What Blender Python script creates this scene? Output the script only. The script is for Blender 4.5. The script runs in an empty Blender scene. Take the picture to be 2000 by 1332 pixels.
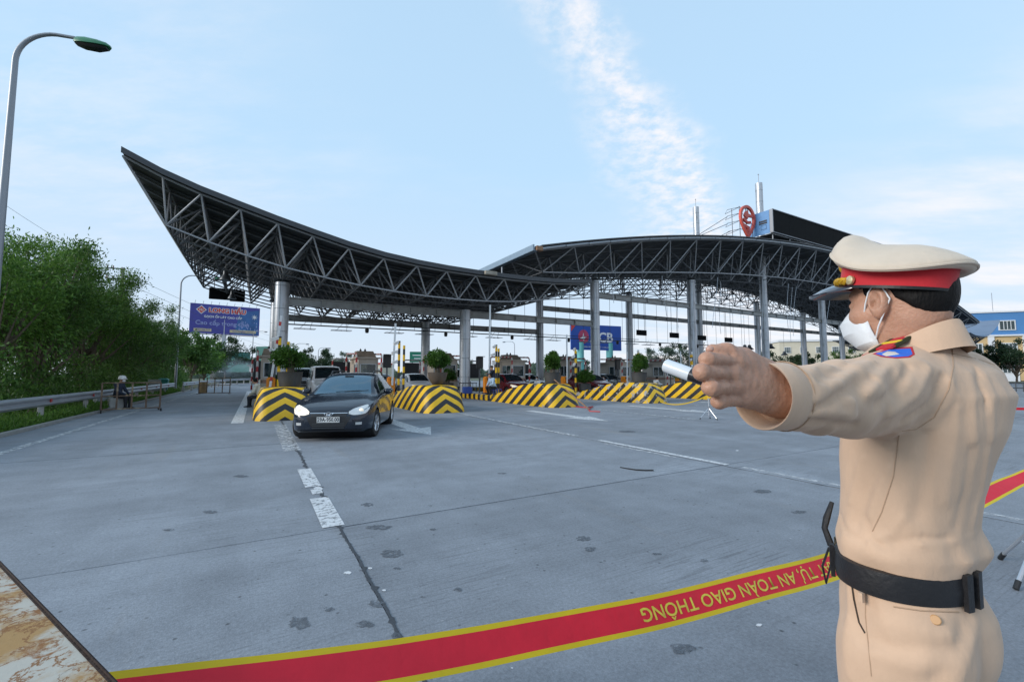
import bpy, bmesh, math, random
import numpy as np
from mathutils import Vector, Matrix
R = math.radians
random.seed(7)
scn = bpy.context.scene
COL = scn.collection
# ---------------------------------------------------------------- camera
F_PX, HZ, CAM_H = 865.0, 731.0, 1.45
PITCH = math.atan((HZ - 666.0) / F_PX)
cam_d = bpy.data.cameras.new('camera'); cam = bpy.data.objects.new('camera', cam_d); COL.objects.link(cam)
cam.location = (0, 0, CAM_H); cam.rotation_euler = (math.pi / 2 + PITCH, 0, 0)
cam_d.sensor_width = 36.0; cam_d.lens = 36.0 * F_PX / 2000.0; cam_d.clip_start = 0.05; cam_d.clip_end = 6000
scn.camera = cam
# ---------------------------------------------------------------- world, sun, exposure
SUN_EL, SUN_AZ = R(22), R(246)          # azimuth clockwise from +Y
w = bpy.data.worlds.new('World'); scn.world = w; w.use_nodes = True
nt = w.node_tree; nt.nodes.clear()
def N(tree, typ, **kw):
    n = tree.nodes.new(typ)
    for k, v in kw.items():
        if k.startswith('i_'):
            n.inputs[k[2:].replace('_', ' ')].default_value = v
        else: setattr(n, k, v)
    return n
out = N(nt, 'ShaderNodeOutputWorld'); bg = N(nt, 'ShaderNodeBackground')
sky = N(nt, 'ShaderNodeTexSky', sky_type='NISHITA', sun_disc=False, sun_elevation=SUN_EL, sun_rotation=SUN_AZ,
        altitude=0.0, air_density=1.0, dust_density=0.4, ozone_density=2.5)
L = nt.links.new
tc = N(nt, 'ShaderNodeTexCoord'); sep = N(nt, 'ShaderNodeSeparateXYZ'); L(tc.outputs['Generated'], sep.inputs[0])
# pale moist veil, thickest at the horizon, the same all the way round
veil = N(nt, 'ShaderNodeMapRange'); veil.inputs['From Min'].default_value = 0.0; veil.inputs['From Max'].default_value = 0.75
veil.inputs['To Min'].default_value = 0.95; veil.inputs['To Max'].default_value = 0.80; L(sep.outputs['Z'], veil.inputs['Value'])
vr_ = N(nt, 'ShaderNodeValToRGB'); vr_.color_ramp.elements[0].position = 0.0; vr_.color_ramp.elements[0].color = (0.68, 0.765, 0.88, 1); vr_.color_ramp.elements[1].position = 0.42; vr_.color_ramp.elements[1].color = (0.535, 0.77, 1.0, 1)
L(sep.outputs['Z'], vr_.inputs[0]); vsc = N(nt, 'ShaderNodeVectorMath', operation='SCALE'); vsc.inputs['Scale'].default_value = 6.2; L(vr_.outputs[0], vsc.inputs[0])
mixv = N(nt, 'ShaderNodeMixRGB'); L(vsc.outputs[0], mixv.inputs['Color2'])
L(veil.outputs[0], mixv.inputs['Fac']); L(sky.outputs[0], mixv.inputs['Color1'])
# clouds: direction projected on a high flat layer
zc = N(nt, 'ShaderNodeMath', operation='ADD'); zc.inputs[1].default_value = 0.12; L(sep.outputs['Z'], zc.inputs[0])
zm = N(nt, 'ShaderNodeMath', operation='MAXIMUM'); zm.inputs[1].default_value = 0.06; L(zc.outputs[0], zm.inputs[0])
dv = N(nt, 'ShaderNodeVectorMath', operation='DIVIDE'); cz = N(nt, 'ShaderNodeCombineXYZ')
for k in range(3): L(zm.outputs[0], cz.inputs[k])
L(tc.outputs['Generated'], dv.inputs[0]); L(cz.outputs[0], dv.inputs[1])
flat = N(nt, 'ShaderNodeVectorMath', operation='MULTIPLY'); flat.inputs[1].default_value = (1, 1, 0); L(dv.outputs[0], flat.inputs[0])
def wn(scale, detail, rough, vec):
    n = N(nt, 'ShaderNodeTexNoise'); n.inputs['Scale'].default_value = scale; n.inputs['Detail'].default_value = detail; n.inputs['Roughness'].default_value = rough; L(vec, n.inputs['Vector']); return n.outputs[0]
def wr(v, a, b, c=0.0, d=1.0):
    n = N(nt, 'ShaderNodeMapRange', interpolation_type='SMOOTHSTEP'); n.inputs['From Min'].default_value = a; n.inputs['From Max'].default_value = b; n.inputs['To Min'].default_value = c; n.inputs['To Max'].default_value = d; L(v, n.inputs['Value']); return n.outputs[0]
def wm(op, a, b, clamp=False):
    n = N(nt, 'ShaderNodeMath', operation=op, use_clamp=clamp)
    for k, x in enumerate((a, b)):
        if isinstance(x, (int, float)): n.inputs[k].default_value = x
        else: L(x, n.inputs[k])
    return n.outputs[0]
fp = flat.outputs[0]
dq = N(nt, 'ShaderNodeVectorMath', operation='DOT_PRODUCT'); dq.inputs[1].default_value = (-0.795, 0.606, 0); L(fp, dq.inputs[0])
warp = wm('SUBTRACT', wn(2.2, 6, 0.6, fp), 0.5)
q = wm('ADD', dq.outputs['Value'], wm('MULTIPLY', warp, 0.34))
dal = N(nt, 'ShaderNodeVectorMath', operation='DOT_PRODUCT'); dal.inputs[1].default_value = (0.606, 0.795, 0); L(fp, dal.inputs[0])
qn = wm('DIVIDE', wm('SUBTRACT', q, 0.41), wm('MAXIMUM', wm('ABSOLUTE', dal.outputs['Value'], 0.0), 0.35))
band = wm('MULTIPLY', wr(qn, -0.05, 0.05), wr(qn, 0.03, 0.26, 1.0, 0.0))          # one long drift of mottled cloud
mott = wr(wn(15, 7, 0.62, fp), 0.28, 0.72)
c1 = wm('MULTIPLY', band, mott)
mp = N(nt, 'ShaderNodeMapping'); mp.inputs['Rotation'].default_value = (0, 0, R(35)); mp.inputs['Scale'].default_value = (0.5, 1.2, 1.0); L(fp, mp.inputs[0])
thin = wm('MULTIPLY', wr(wn(0.55, 5, 0.55, mp.outputs[0]), 0.50, 0.74), wr(wn(5, 8, 0.66, mp.outputs[0]), 0.30, 0.72))
fsx = N(nt, 'ShaderNodeSeparateXYZ'); L(fp, fsx.inputs[0])
veil2 = wm('MULTIPLY', wr(fsx.outputs['X'], 0.85, 1.9), wr(wn(1.25, 7, 0.62, mp.outputs[0]), 0.36, 0.70))      # broad thin sheet to the east
cmx = wm('MAXIMUM', wm('MULTIPLY', c1, 0.86), wm('MAXIMUM', wm('MULTIPLY', thin, 0.55), wm('MULTIPLY', veil2, 0.95)), True)
class _o: outputs = [cmx]
cm2 = _o
mixc = N(nt, 'ShaderNodeMixRGB'); mixc.inputs['Color2'].default_value = (5.95, 5.72, 5.78, 1)
L(cm2.outputs[0], mixc.inputs['Fac']); L(mixv.outputs[0], mixc.inputs['Color1'])
L(mixc.outputs[0], bg.inputs['Color']); bg.inputs['Strength'].default_value = 0.09
L(bg.outputs[0], out.inputs[0])
sd = bpy.data.lights.new('sun', 'SUN'); so = bpy.data.objects.new('sun', sd); COL.objects.link(so)
sd.energy = 1.5; sd.angle = R(24); sd.color = (1.0, 0.94, 0.87)
sdir = Vector((math.sin(SUN_AZ) * math.cos(SUN_EL), math.cos(SUN_AZ) * math.cos(SUN_EL), math.sin(SUN_EL)))
so.rotation_euler = sdir.to_track_quat('Z', 'Y').to_euler(); so.location = (0, 0, 60)
vs = scn.view_settings; vs.view_transform = 'Standard'; vs.look = 'None'; vs.exposure = 0.95; vs.gamma = 1.0; vs.use_curve_mapping = False
# ---------------------------------------------------------------- geometry helpers
ROT = R(30); CU, SU = math.cos(ROT), math.sin(ROT)
def W(s, t, z=0.0):                                   # toll plaza axes (s across the lanes, t along them) to the world
    return Vector((s * CU - t * SU, s * SU + t * CU, z))
def ray(px, py):
    a = (px - 1000) / F_PX; b = (666 - py) / F_PX
    return Vector((a, math.cos(PITCH) - b * math.sin(PITCH), math.sin(PITCH) + b * math.cos(PITCH)))
def at(px, py, Y):                                    # world point on a sight line at forward distance Y
    d = ray(px, py); return Vector((0, 0, CAM_H)) + d * (Y / d.y)
def gp(px, py, z=0.0):                                # where a sight line meets height z
    d = ray(px, py); return Vector((0, 0, CAM_H)) + d * ((z - CAM_H) / d.z)
def ST(p): return (p.x * CU + p.y * SU, -p.x * SU + p.y * CU)

class MB:
    def __init__(self): self.v = []; self.f = []; self.m = []
    def add(self, vs, fs, mi=0):
        o = len(self.v); self.v += [tuple(p) for p in vs]; self.f += [tuple(o + i for i in f) for f in fs]; self.m += [mi] * len(fs); return self
    def box(self, c, s, rz=0.0, mi=0, M=None):
        x, y, z = s[0] / 2, s[1] / 2, s[2] / 2
        p = [Vector((a * x, b * y, d * z)) for d in (-1, 1) for b in (-1, 1) for a in (-1, 1)]
        m = M if M is not None else Matrix.Rotation(rz, 3, 'Z')
        p = [m @ q + Vector(c) for q in p]
        return self.add(p, [(0, 2, 3, 1), (4, 5, 7, 6), (0, 1, 5, 4), (2, 6, 7, 3), (0, 4, 6, 2), (1, 3, 7, 5)], mi)
    def tube(self, path, r, n=8, caps=True, mi=0, squash=1.0):
        P = [Vector(p) for p in path]; k = len(P); rs = r if isinstance(r, (list, tuple)) else [r] * k
        rings = []; prev = None
        for i in range(k):
            d = (P[min(i + 1, k - 1)] - P[max(i - 1, 0)]).normalized()
            if prev is None:
                a = Vector((0, 0, 1)) if abs(d.z) < 0.9 else Vector((1, 0, 0))
                u = d.cross(a).normalized()
            else:
                u = (prev - d * prev.dot(d)).normalized()
            prev = u; q = d.cross(u)
            rings.append([P[i] + u * math.cos(2 * math.pi * j / n) * rs[i] + q * math.sin(2 * math.pi * j / n) * rs[i] * squash for j in range(n)])
        vs = [p for rg in rings for p in rg]; fs = []
        for i in range(k - 1):
            for j in range(n):
                a = i * n + j; b = i * n + (j + 1) % n; fs.append((a, b, b + n, a + n))
        if caps: fs.append(tuple(range(n - 1, -1, -1))); fs.append(tuple((k - 1) * n + j for j in range(n)))
        return self.add(vs, fs, mi)
    def lathe(self, prof, n=16, c=(0, 0, 0), mi=0, sx=1, sy=1, caps=True):
        c = Vector(c); k = len(prof)
        vs = [c + Vector((r * math.cos(2 * math.pi * j / n) * sx, r * math.sin(2 * math.pi * j / n) * sy, z)) for r, z in prof for j in range(n)]
        fs = [(i * n + j, i * n + (j + 1) % n, (i + 1) * n + (j + 1) % n, (i + 1) * n + j) for i in range(k - 1) for j in range(n)]
        if caps: fs.append(tuple(range(n - 1, -1, -1))); fs.append(tuple((k - 1) * n + j for j in range(n)))
        return self.add(vs, fs, mi)
    def prism(self, pts, z0, z1, mi=0):
        n = len(pts); vs = [(x, y, z0) for x, y in pts] + [(x, y, z1) for x, y in pts]
        fs = [tuple(range(n - 1, -1, -1)), tuple(range(n, 2 * n))] + [(i, (i + 1) % n, n + (i + 1) % n, n + i) for i in range(n)]
        return self.add(vs, fs, mi)
    def loft(self, rings, closed=True, caps=True, mi=0):
        n = len(rings[0]); vs = [p for r_ in rings for p in r_]; fs = []
        for i in range(len(rings) - 1):
            for j in range(n if closed else n - 1):
                a = i * n + j; b = i * n + (j + 1) % n; fs.append((a, b, b + n, a + n))
        if caps: fs.append(tuple(range(n - 1, -1, -1))); fs.append(tuple((len(rings) - 1) * n + j for j in range(n)))
        return self.add(vs, fs, mi)
    def sphere(self, c, r, n=12, m=8, mi=0):
        rx, ry, rz = (r, r, r) if not isinstance(r, (tuple, list)) else r
        return self.loft([[Vector(c) + Vector((rx * math.sin(math.pi * i / m) * math.cos(2 * math.pi * j / n), ry * math.sin(math.pi * i / m) * math.sin(2 * math.pi * j / n), -rz * math.cos(math.pi * i / m))) for j in range(n)]
                          for i in [0.02] + list(range(1, m)) + [m - 0.02]], mi=mi)
    def mesh(self, name, mats, smooth=False, bevel=0.0, fix=False, angle=40):
        me = bpy.data.meshes.new(name); me.from_pydata(self.v, [], self.f)
        for mt in (mats if isinstance(mats, (list, tuple)) else [mats]): me.materials.append(mt)
        if any(self.m): me.polygons.foreach_set('material_index', self.m)
        if bevel or fix:
            bm = bmesh.new(); bm.from_mesh(me)
            bmesh.ops.recalc_face_normals(bm, faces=bm.faces)
            if bevel:
                ed = [e for e in bm.edges if len(e.link_faces) == 2 and e.calc_face_angle(0) > R(35)]
                bmesh.ops.bevel(bm, geom=ed, offset=bevel, segments=2, affect='EDGES', clamp_overlap=True)
            bm.to_mesh(me); bm.free()
        if smooth:
            me.polygons.foreach_set('use_smooth', [True] * len(me.polygons))
            if smooth != 'all': me.set_sharp_from_angle(angle=R(angle))
        me.update(); return me
    def build(self, name, mats, parent=None, loc=None, rz=0.0, **kw):
        return obj(name, self.mesh(name, mats, **kw), parent, loc, rz)
def obj(name, me, parent=None, loc=None, rz=0.0):
    o = bpy.data.objects.new(name, me); COL.objects.link(o)
    if parent is not None: o.parent = parent
    if loc is not None: o.location = loc
    if rz: o.rotation_euler = (0, 0, rz)
    return o
def tag(o, label=None, cat=None, group=None, kind=None):
    if label: o['label'] = label
    if cat: o['category'] = cat
    if group: o['group'] = group
    if kind: o['kind'] = kind
    return o
def thing(name, label, cat, loc=(0, 0, 0), rz=0.0, group=None):
    o = bpy.data.objects.new(name, None); COL.objects.link(o); o.location = loc; o.rotation_euler = (0, 0, rz)
    o.empty_display_size = 0.2
    return tag(o, label, cat, group)
def copy_tree(o, parent=None):
    c = o.copy(); COL.objects.link(c); c.parent = parent
    for ch in list(o.children): copy_tree(ch, c)
    return c
_cyl = {}
def unit_cyl(mat, n=6):
    k = (mat.name, n)
    if k not in _cyl:
        _cyl[k] = MB().tube([(0, 0, 0), (0, 0, 1)], 1.0, n).mesh('strut', mat, smooth=True)
    return _cyl[k]
def strut(name, a, b, r, mat, parent, n=6):
    a = Vector(a); b = Vector(b); d = b - a
    o = obj(name, unit_cyl(mat, n), parent)
    o.location = a; o.rotation_euler = d.to_track_quat('Z', 'Y').to_euler(); o.scale = (r, r, d.length); return o
# ---------------------------------------------------------------- materials
MT = {}
def pm(name, col, rough=0.6, metal=0.0, var=0.12, scale=4.0, bump=0.0, bscale=60.0, coat=0.0, spec=0.5, dirt=None, dirt_amt=0.0, dscale=2.0, stretch=None, emis=None, trans=0.0, alpha=1.0):
    if name in MT: return MT[name]
    m = bpy.data.materials.new(name); m.use_nodes = True; t = m.node_tree; b = t.nodes['Principled BSDF']; l = t.links.new
    tcn = N(t, 'ShaderNodeTexCoord'); src = tcn.outputs['Object']
    if stretch:
        mpn = N(t, 'ShaderNodeMapping'); mpn.inputs['Scale'].default_value = stretch; l(src, mpn.inputs[0]); src = mpn.outputs[0]
    nz = N(t, 'ShaderNodeTexNoise'); nz.inputs['Scale'].default_value = scale; nz.inputs['Detail'].default_value = 6; nz.inputs['Roughness'].default_value = 0.6
    l(src, nz.inputs['Vector'])
    mr = N(t, 'ShaderNodeMapRange'); mr.inputs['From Min'].default_value = 0.25; mr.inputs['From Max'].default_value = 0.75
    mr.inputs['To Min'].default_value = 1 - var; mr.inputs['To Max'].default_value = 1 + var; l(nz.outputs[0], mr.inputs['Value'])
    cmul = N(t, 'ShaderNodeMixRGB', blend_type='MULTIPLY'); cmul.inputs['Fac'].default_value = 1.0
    cmul.inputs['Color1'].default_value = (*col, 1); l(mr.outputs[0], cmul.inputs['Color2']); last = cmul.outputs[0]
    if dirt is not None:
        dz = N(t, 'ShaderNodeTexNoise'); dz.inputs['Scale'].default_value = dscale; dz.inputs['Detail'].default_value = 9; dz.inputs['Roughness'].default_value = 0.7
        l(src, dz.inputs['Vector'])
        dr = N(t, 'ShaderNodeMapRange'); dr.inputs['From Min'].default_value = 0.62 - 0.25 * dirt_amt; dr.inputs['From Max'].default_value = 0.78 - 0.2 * dirt_amt; l(dz.outputs[0], dr.inputs['Value'])
        dm = N(t, 'ShaderNodeMixRGB'); dm.inputs['Color2'].default_value = (*dirt, 1); l(dr.outputs[0], dm.inputs['Fac']); l(last, dm.inputs['Color1']); last = dm.outputs[0]
    l(last, b.inputs['Base Color'])
    rr = N(t, 'ShaderNodeMapRange'); rr.inputs['To Min'].default_value = max(rough - 0.08, 0.02); rr.inputs['To Max'].default_value = min(rough + 0.1, 1); l(nz.outputs[0], rr.inputs['Value']); l(rr.outputs[0], b.inputs['Roughness'])
    b.inputs['Metallic'].default_value = metal; b.inputs['Coat Weight'].default_value = coat; b.inputs['Coat Roughness'].default_value = 0.05
    b.inputs['Specular IOR Level'].default_value = spec
    if trans: b.inputs['Transmission Weight'].default_value = trans
    if emis: b.inputs['Emission Color'].default_value = (*emis[0], 1); b.inputs['Emission Strength'].default_value = emis[1]
    if bump:
        bz = N(t, 'ShaderNodeTexNoise'); bz.inputs['Scale'].default_value = bscale; bz.inputs['Detail'].default_value = 4; l(src, bz.inputs['Vector'])
        bn = N(t, 'ShaderNodeBump'); bn.inputs['Strength'].default_value = bump; bn.inputs['Distance'].default_value = 0.01; l(bz.outputs[0], bn.inputs['Height']); l(bn.outputs[0], b.inputs['Normal'])
    MT[name] = m; return m
def glass_mat(name, col=(0.02, 0.03, 0.035), rough=0.03, alpha=0.55):
    """Car/booth glass: thin tinted sheet that mirrors the sky and lets a dim interior show."""
    if name in MT: return MT[name]
    m = bpy.data.materials.new(name); m.use_nodes = True; t = m.node_tree; b = t.nodes['Principled BSDF']
    b.inputs['Base Color'].default_value = (*col, 1); b.inputs['Roughness'].default_value = rough; b.inputs['IOR'].default_value = 1.5
    b.inputs['Specular IOR Level'].default_value = 0.8
    tr = N(t, 'ShaderNodeBsdfTransparent'); tr.inputs[0].default_value = (0.55, 0.62, 0.62, 1)
    mx = N(t, 'ShaderNodeMixShader'); mx.inputs[0].default_value = alpha
    t.links.new(tr.outputs[0], mx.inputs[1]); t.links.new(b.outputs[0], mx.inputs[2]); t.links.new(mx.outputs[0], t.nodes['Material Output'].inputs[0])
    MT[name] = m; return m
STEEL = pm('galvanised_tube', (0.36, 0.38, 0.41), rough=0.5, metal=0.3, var=0.2, scale=1.5)
DKSTEEL = pm('dark_tube', (0.07, 0.08, 0.09), rough=0.55, metal=0.3, var=0.2, scale=1.5)
BLACK = pm('black_plastic', (0.012, 0.013, 0.015), rough=0.45, var=0.2)
RUBBER = pm('tyre_rubber', (0.016, 0.016, 0.017), rough=0.85, var=0.2, bump=0.2, bscale=80)
WHITE = pm('white_paint', (0.72, 0.73, 0.74), rough=0.45, var=0.06)
REDP = pm('red_paint', (0.42, 0.03, 0.03), rough=0.5, var=0.12)
YELLOWP = pm('yellow_paint', (0.72, 0.42, 0.01), rough=0.5, var=0.12)
CHROME = pm('chrome', (0.75, 0.77, 0.8), rough=0.12, metal=1.0, var=0.03)
ALU = pm('aluminium', (0.55, 0.58, 0.62), rough=0.35, metal=0.8, var=0.08)
def text_obj(name, s, size, mat, parent, M, depth=0.002, align='CENTER', bold=0.0, sx=1.0, shear=0.0):
    c = bpy.data.curves.new(name, 'FONT'); c.body = s; c.size = size; c.align_x = align; c.align_y = 'CENTER'; c.extrude = depth; c.offset = bold; c.shear = shear; c.resolution_u = 3
    o = bpy.data.objects.new(name, c); COL.objects.link(o)
    bpy.context.view_layer.update()
    me = bpy.data.meshes.new_from_object(o.evaluated_get(bpy.context.evaluated_depsgraph_get())); bpy.data.objects.remove(o); bpy.data.curves.remove(c)
    me.name = name; me.materials.clear(); me.materials.append(mat)
    me.transform(Matrix.Diagonal((sx, 1, 1, 1)))
    q = obj(name, me, parent); q.matrix_local = M; return q
def basis(o, x, y, z=None):
    x = Vector(x).normalized(); y = Vector(y).normalized(); z = x.cross(y)
    return Matrix(((x.x, y.x, z.x, o[0]), (x.y, y.y, z.y, o[1]), (x.z, y.z, z.z, o[2]), (0, 0, 0, 1)))
# ================================================================ SETTING: ground, pavement, markings
def concrete_mat():
    m = bpy.data.materials.new('concrete_slab'); m.use_nodes = True; t = m.node_tree; b = t.nodes['Principled BSDF']; l = t.links.new
    geo = N(t, 'ShaderNodeNewGeometry'); mp = N(t, 'ShaderNodeMapping'); mp.inputs['Rotation'].default_value = (0, 0, -ROT); l(geo.outputs['Position'], mp.inputs[0])
    P = mp.outputs[0]
    def noise(scale, detail, st=None, rough=0.6):
        n = N(t, 'ShaderNodeTexNoise'); n.inputs['Scale'].default_value = scale; n.inputs['Detail'].default_value = detail; n.inputs['Roughness'].default_value = rough
        if st:
            q = N(t, 'ShaderNodeMapping'); q.inputs['Scale'].default_value = st; l(P, q.inputs[0]); l(q.outputs[0], n.inputs['Vector'])
        else: l(P, n.inputs['Vector'])
        return n.outputs[0]
    def rng(v, a, b_, c, d):
        r = N(t, 'ShaderNodeMapRange'); r.inputs['From Min'].default_value = a; r.inputs['From Max'].default_value = b_; r.inputs['To Min'].default_value = c; r.inputs['To Max'].default_value = d; l(v, r.inputs['Value']); return r.outputs[0]
    def mul(a, b_):
        q = N(t, 'ShaderNodeMath', operation='MULTIPLY'); l(a, q.inputs[0]); l(b_, q.inputs[1]); return q.outputs[0]
    big = rng(noise(0.35, 5), 0.3, 0.7, 0.82, 1.14)
    mid = rng(noise(2.2, 8, None, 0.7), 0.28, 0.72, 0.86, 1.12)
    streak = rng(noise(1.0, 6, (0.9, 0.10, 1)), 0.35, 0.7, 0.86, 1.07)          # wheel tracks along the lanes
    sweep = rng(noise(1.0, 5, (0.12, 1.0, 1)), 0.4, 0.72, 1.05, 0.86)           # scuffs across the lanes
    speck = rng(noise(46, 5, None, 0.85), 0.30, 0.70, 0.70, 1.30)
    v = mul(mul(mul(big, mid), mul(streak, sweep)), speck)
    # small dark pits and pale chips
    vo = N(t, 'ShaderNodeTexVoronoi'); vo.inputs['Scale'].default_value = 11; l(P, vo.inputs['Vector'])
    pit = rng(vo.outputs['Distance'], 0.06, 0.17, 0.35, 1.0)
    gate = rng(noise(5, 4), 0.50, 0.58, 0.0, 1.0)
    pm_ = N(t, 'ShaderNodeMixRGB'); pm_.inputs['Color1'].default_value = (1, 1, 1, 1); l(gate, pm_.inputs['Fac']); l(pit, pm_.inputs['Color2'])
    # broom-finish grooves across the lanes
    gr = noise(1.0, 3, (1.6, 40.0, 1)); patch = rng(noise(0.33, 3), 0.46, 0.64, 0.04, 1.0)
    grc = rng(gr, 0.40, 0.47, 0.70, 1.0)
    gm = N(t, 'ShaderNodeMixRGB'); gm.inputs['Color1'].default_value = (1, 1, 1, 1); l(patch, gm.inputs['Fac']); l(grc, gm.inputs['Color2'])
    oi = N(t, 'ShaderNodeObjectInfo'); tone = rng(oi.outputs['Random'], 0, 1, 0.93, 1.06)
    # tan dust tracks
    dust = rng(noise(1.0, 7, (1.6, 0.16, 1)), 0.60, 0.78, 0.0, 0.55)
    base = N(t, 'ShaderNodeMixRGB'); base.inputs['Color1'].default_value = (0.235, 0.258, 0.290, 1); base.inputs['Color2'].default_value = (0.25, 0.235, 0.215, 1); l(dust, base.inputs['Fac'])
    c = base.outputs[0]
    vo2 = N(t, 'ShaderNodeTexVoronoi'); vo2.inputs['Scale'].default_value = 6.5; l(P, vo2.inputs['Vector']); chip = rng(vo2.outputs['Distance'], 0.03, 0.075, 0.6, 0.0)
    cg_ = N(t, 'ShaderNodeMath', operation='MULTIPLY'); l(chip, cg_.inputs[0]); l(rng(noise(3.1, 3), 0.5, 0.6, 0.0, 1.0), cg_.inputs[1])
    cmx_ = N(t, 'ShaderNodeMixRGB'); cmx_.inputs['Color2'].default_value = (0.5, 0.52, 0.54, 1); l(cg_.outputs[0], cmx_.inputs['Fac']); l(c, cmx_.inputs['Color1']); c = cmx_.outputs[0]
    for k in (v, pm_.outputs[0], gm.outputs[0], tone):
        x = N(t, 'ShaderNodeMixRGB', blend_type='MULTIPLY'); x.inputs['Fac'].default_value = 1; l(c, x.inputs['Color1']); l(k, x.inputs['Color2']); c = x.outputs[0]
    l(c, b.inputs['Base Color']); b.inputs['Roughness'].default_value = 0.78; b.inputs['Specular IOR Level'].default_value = 0.35
    hg = N(t, 'ShaderNodeMath', operation='MULTIPLY'); l(gr, hg.inputs[0]); l(patch, hg.inputs[1])
    ha = N(t, 'ShaderNodeMath', operation='ADD'); l(hg.outputs[0], ha.inputs[0]); l(noise(90, 3), ha.inputs[1])
    bp = N(t, 'ShaderNodeBump'); bp.inputs['Strength'].default_value = 0.45; bp.inputs['Distance'].default_value = 0.006; l(ha.outputs[0], bp.inputs['Height']); l(bp.outputs[0], b.inputs['Normal'])
    return m
CONC = concrete_mat()
EARTH = pm('verge_earth', (0.055, 0.062, 0.03), rough=0.95, var=0.35, scale=0.5, bump=0.3, bscale=6)
FARG = pm('far_ground', (0.10, 0.115, 0.075), rough=0.95, var=0.3, scale=0.02)
JOINT = pm('joint_tar', (0.022, 0.024, 0.028), rough=0.85, var=0.3, scale=9, bump=0.3, bscale=70)
g = MB(); g.add([(-3000, -400, -0.14), (3000, -400, -0.14), (3000, 4500, -0.14), (-3000, 4500, -0.14)], [(0, 1, 2, 3)])
tag(g.build('ground', FARG), kind='structure')
pav = MB(); pav.add([W(-5.15, -14, -0.012), W(110, -14, -0.012), W(110, 90, -0.012), W(-5.15, 90, -0.012)], [(0, 1, 2, 3)])
pav = tag(pav.build('pavement', JOINT), kind='structure')
S_J = [-5.0] + [0.75 + 5.75 * k for k in range(0, 19)]
T_J = [4.57 + 6.0 * k for k in range(-3, 15)]
def slab_mesh(w, h):
    d = 0.009; r = random.Random(int(w * 100 + h))
    pts = []
    def edge(a, b, n):
        for i in range(n):
            f = i / n; x = a[0] + (b[0] - a[0]) * f; y = a[1] + (b[1] - a[1]) * f
            j = 0 if i == 0 else r.uniform(-0.004, 0.004)
            pts.append((x + (j if a[0] == b[0] else 0), y + (j if a[1] == b[1] else 0)))
    edge((-w / 2 + d, -h / 2 + d), (w / 2 - d, -h / 2 + d), 14); edge((w / 2 - d, -h / 2 + d), (w / 2 - d, h / 2 - d), 14)
    edge((w / 2 - d, h / 2 - d), (-w / 2 + d, h / 2 - d), 14); edge((-w / 2 + d, h / 2 - d), (-w / 2 + d, -h / 2 + d), 14)
    m = MB(); m.prism(pts, -0.1, 0.0); return m.mesh('slab', CONC)
_sl = {}
for i in range(len(S_J) - 1):
    for j in range(len(T_J) - 1):
        a, b = S_J[i], S_J[i + 1]; c, d = T_J[j], T_J[j + 1]
        if a > 40 and d < 0: continue
        if a > 70 and c > 40: continue
        k = (round(b - a, 2), round(d - c, 2))
        if k not in _sl: _sl[k] = slab_mesh(b - a, d - c)
        p = W((a + b) / 2, (c + d) / 2); obj('slab', _sl[k], pav, (p.x, p.y, random.uniform(-0.002, 0.002)), ROT)
# tar seam squeezed out along the joint beside the car
def ragged(s, t0, t1, wmin, wmax, z=0.003, step=0.05, seed=1):
    r = random.Random(seed); m = MB(); a, b = [], []; t = t0; w1 = w2 = wmin
    while t <= t1:
        w1 = wmin + (wmax - wmin) * r.random() ** 3; w2 = wmin + (wmax - wmin) * r.random() ** 3
        if r.random() < 0.05: w1 = wmax * r.uniform(0.9, 1.8)
        if r.random() < 0.05: w2 = wmax * r.uniform(0.9, 1.8)
        k_ = 0.006 * math.sin(t * 2.3) + 0.004 * math.sin(t * 7.1); a.append(W(s + k_ - w1, t, z)); b.append(W(s + k_ + w2, t, z)); t += step * r.uniform(0.5, 1.3)
    n = len(a); m.add(a + b, [(i, n + i, n + i + 1, i + 1) for i in range(n - 1)]); return m
TAR = pm('tar_seam', (0.045, 0.052, 0.062), rough=0.75, var=0.3, scale=12, bump=0.4, bscale=60)
ragged(0.75, 1.2, 4.5, 0.008, 0.022, step=0.035, seed=3).build('tar_seam', TAR, pav)
ragged(0.75, 4.5, 15.6, 0.010, 0.04, step=0.06, seed=4).build('tar_seam', TAR, pav)
ragged(6.5, 0.5, 16, 0.004, 0.014, step=0.09, seed=9).build('tar_seam', TAR, pav)
ragged(12.25, 3, 16, 0.004, 0.016, step=0.09, seed=10).build('tar_seam', TAR, pav)
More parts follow.
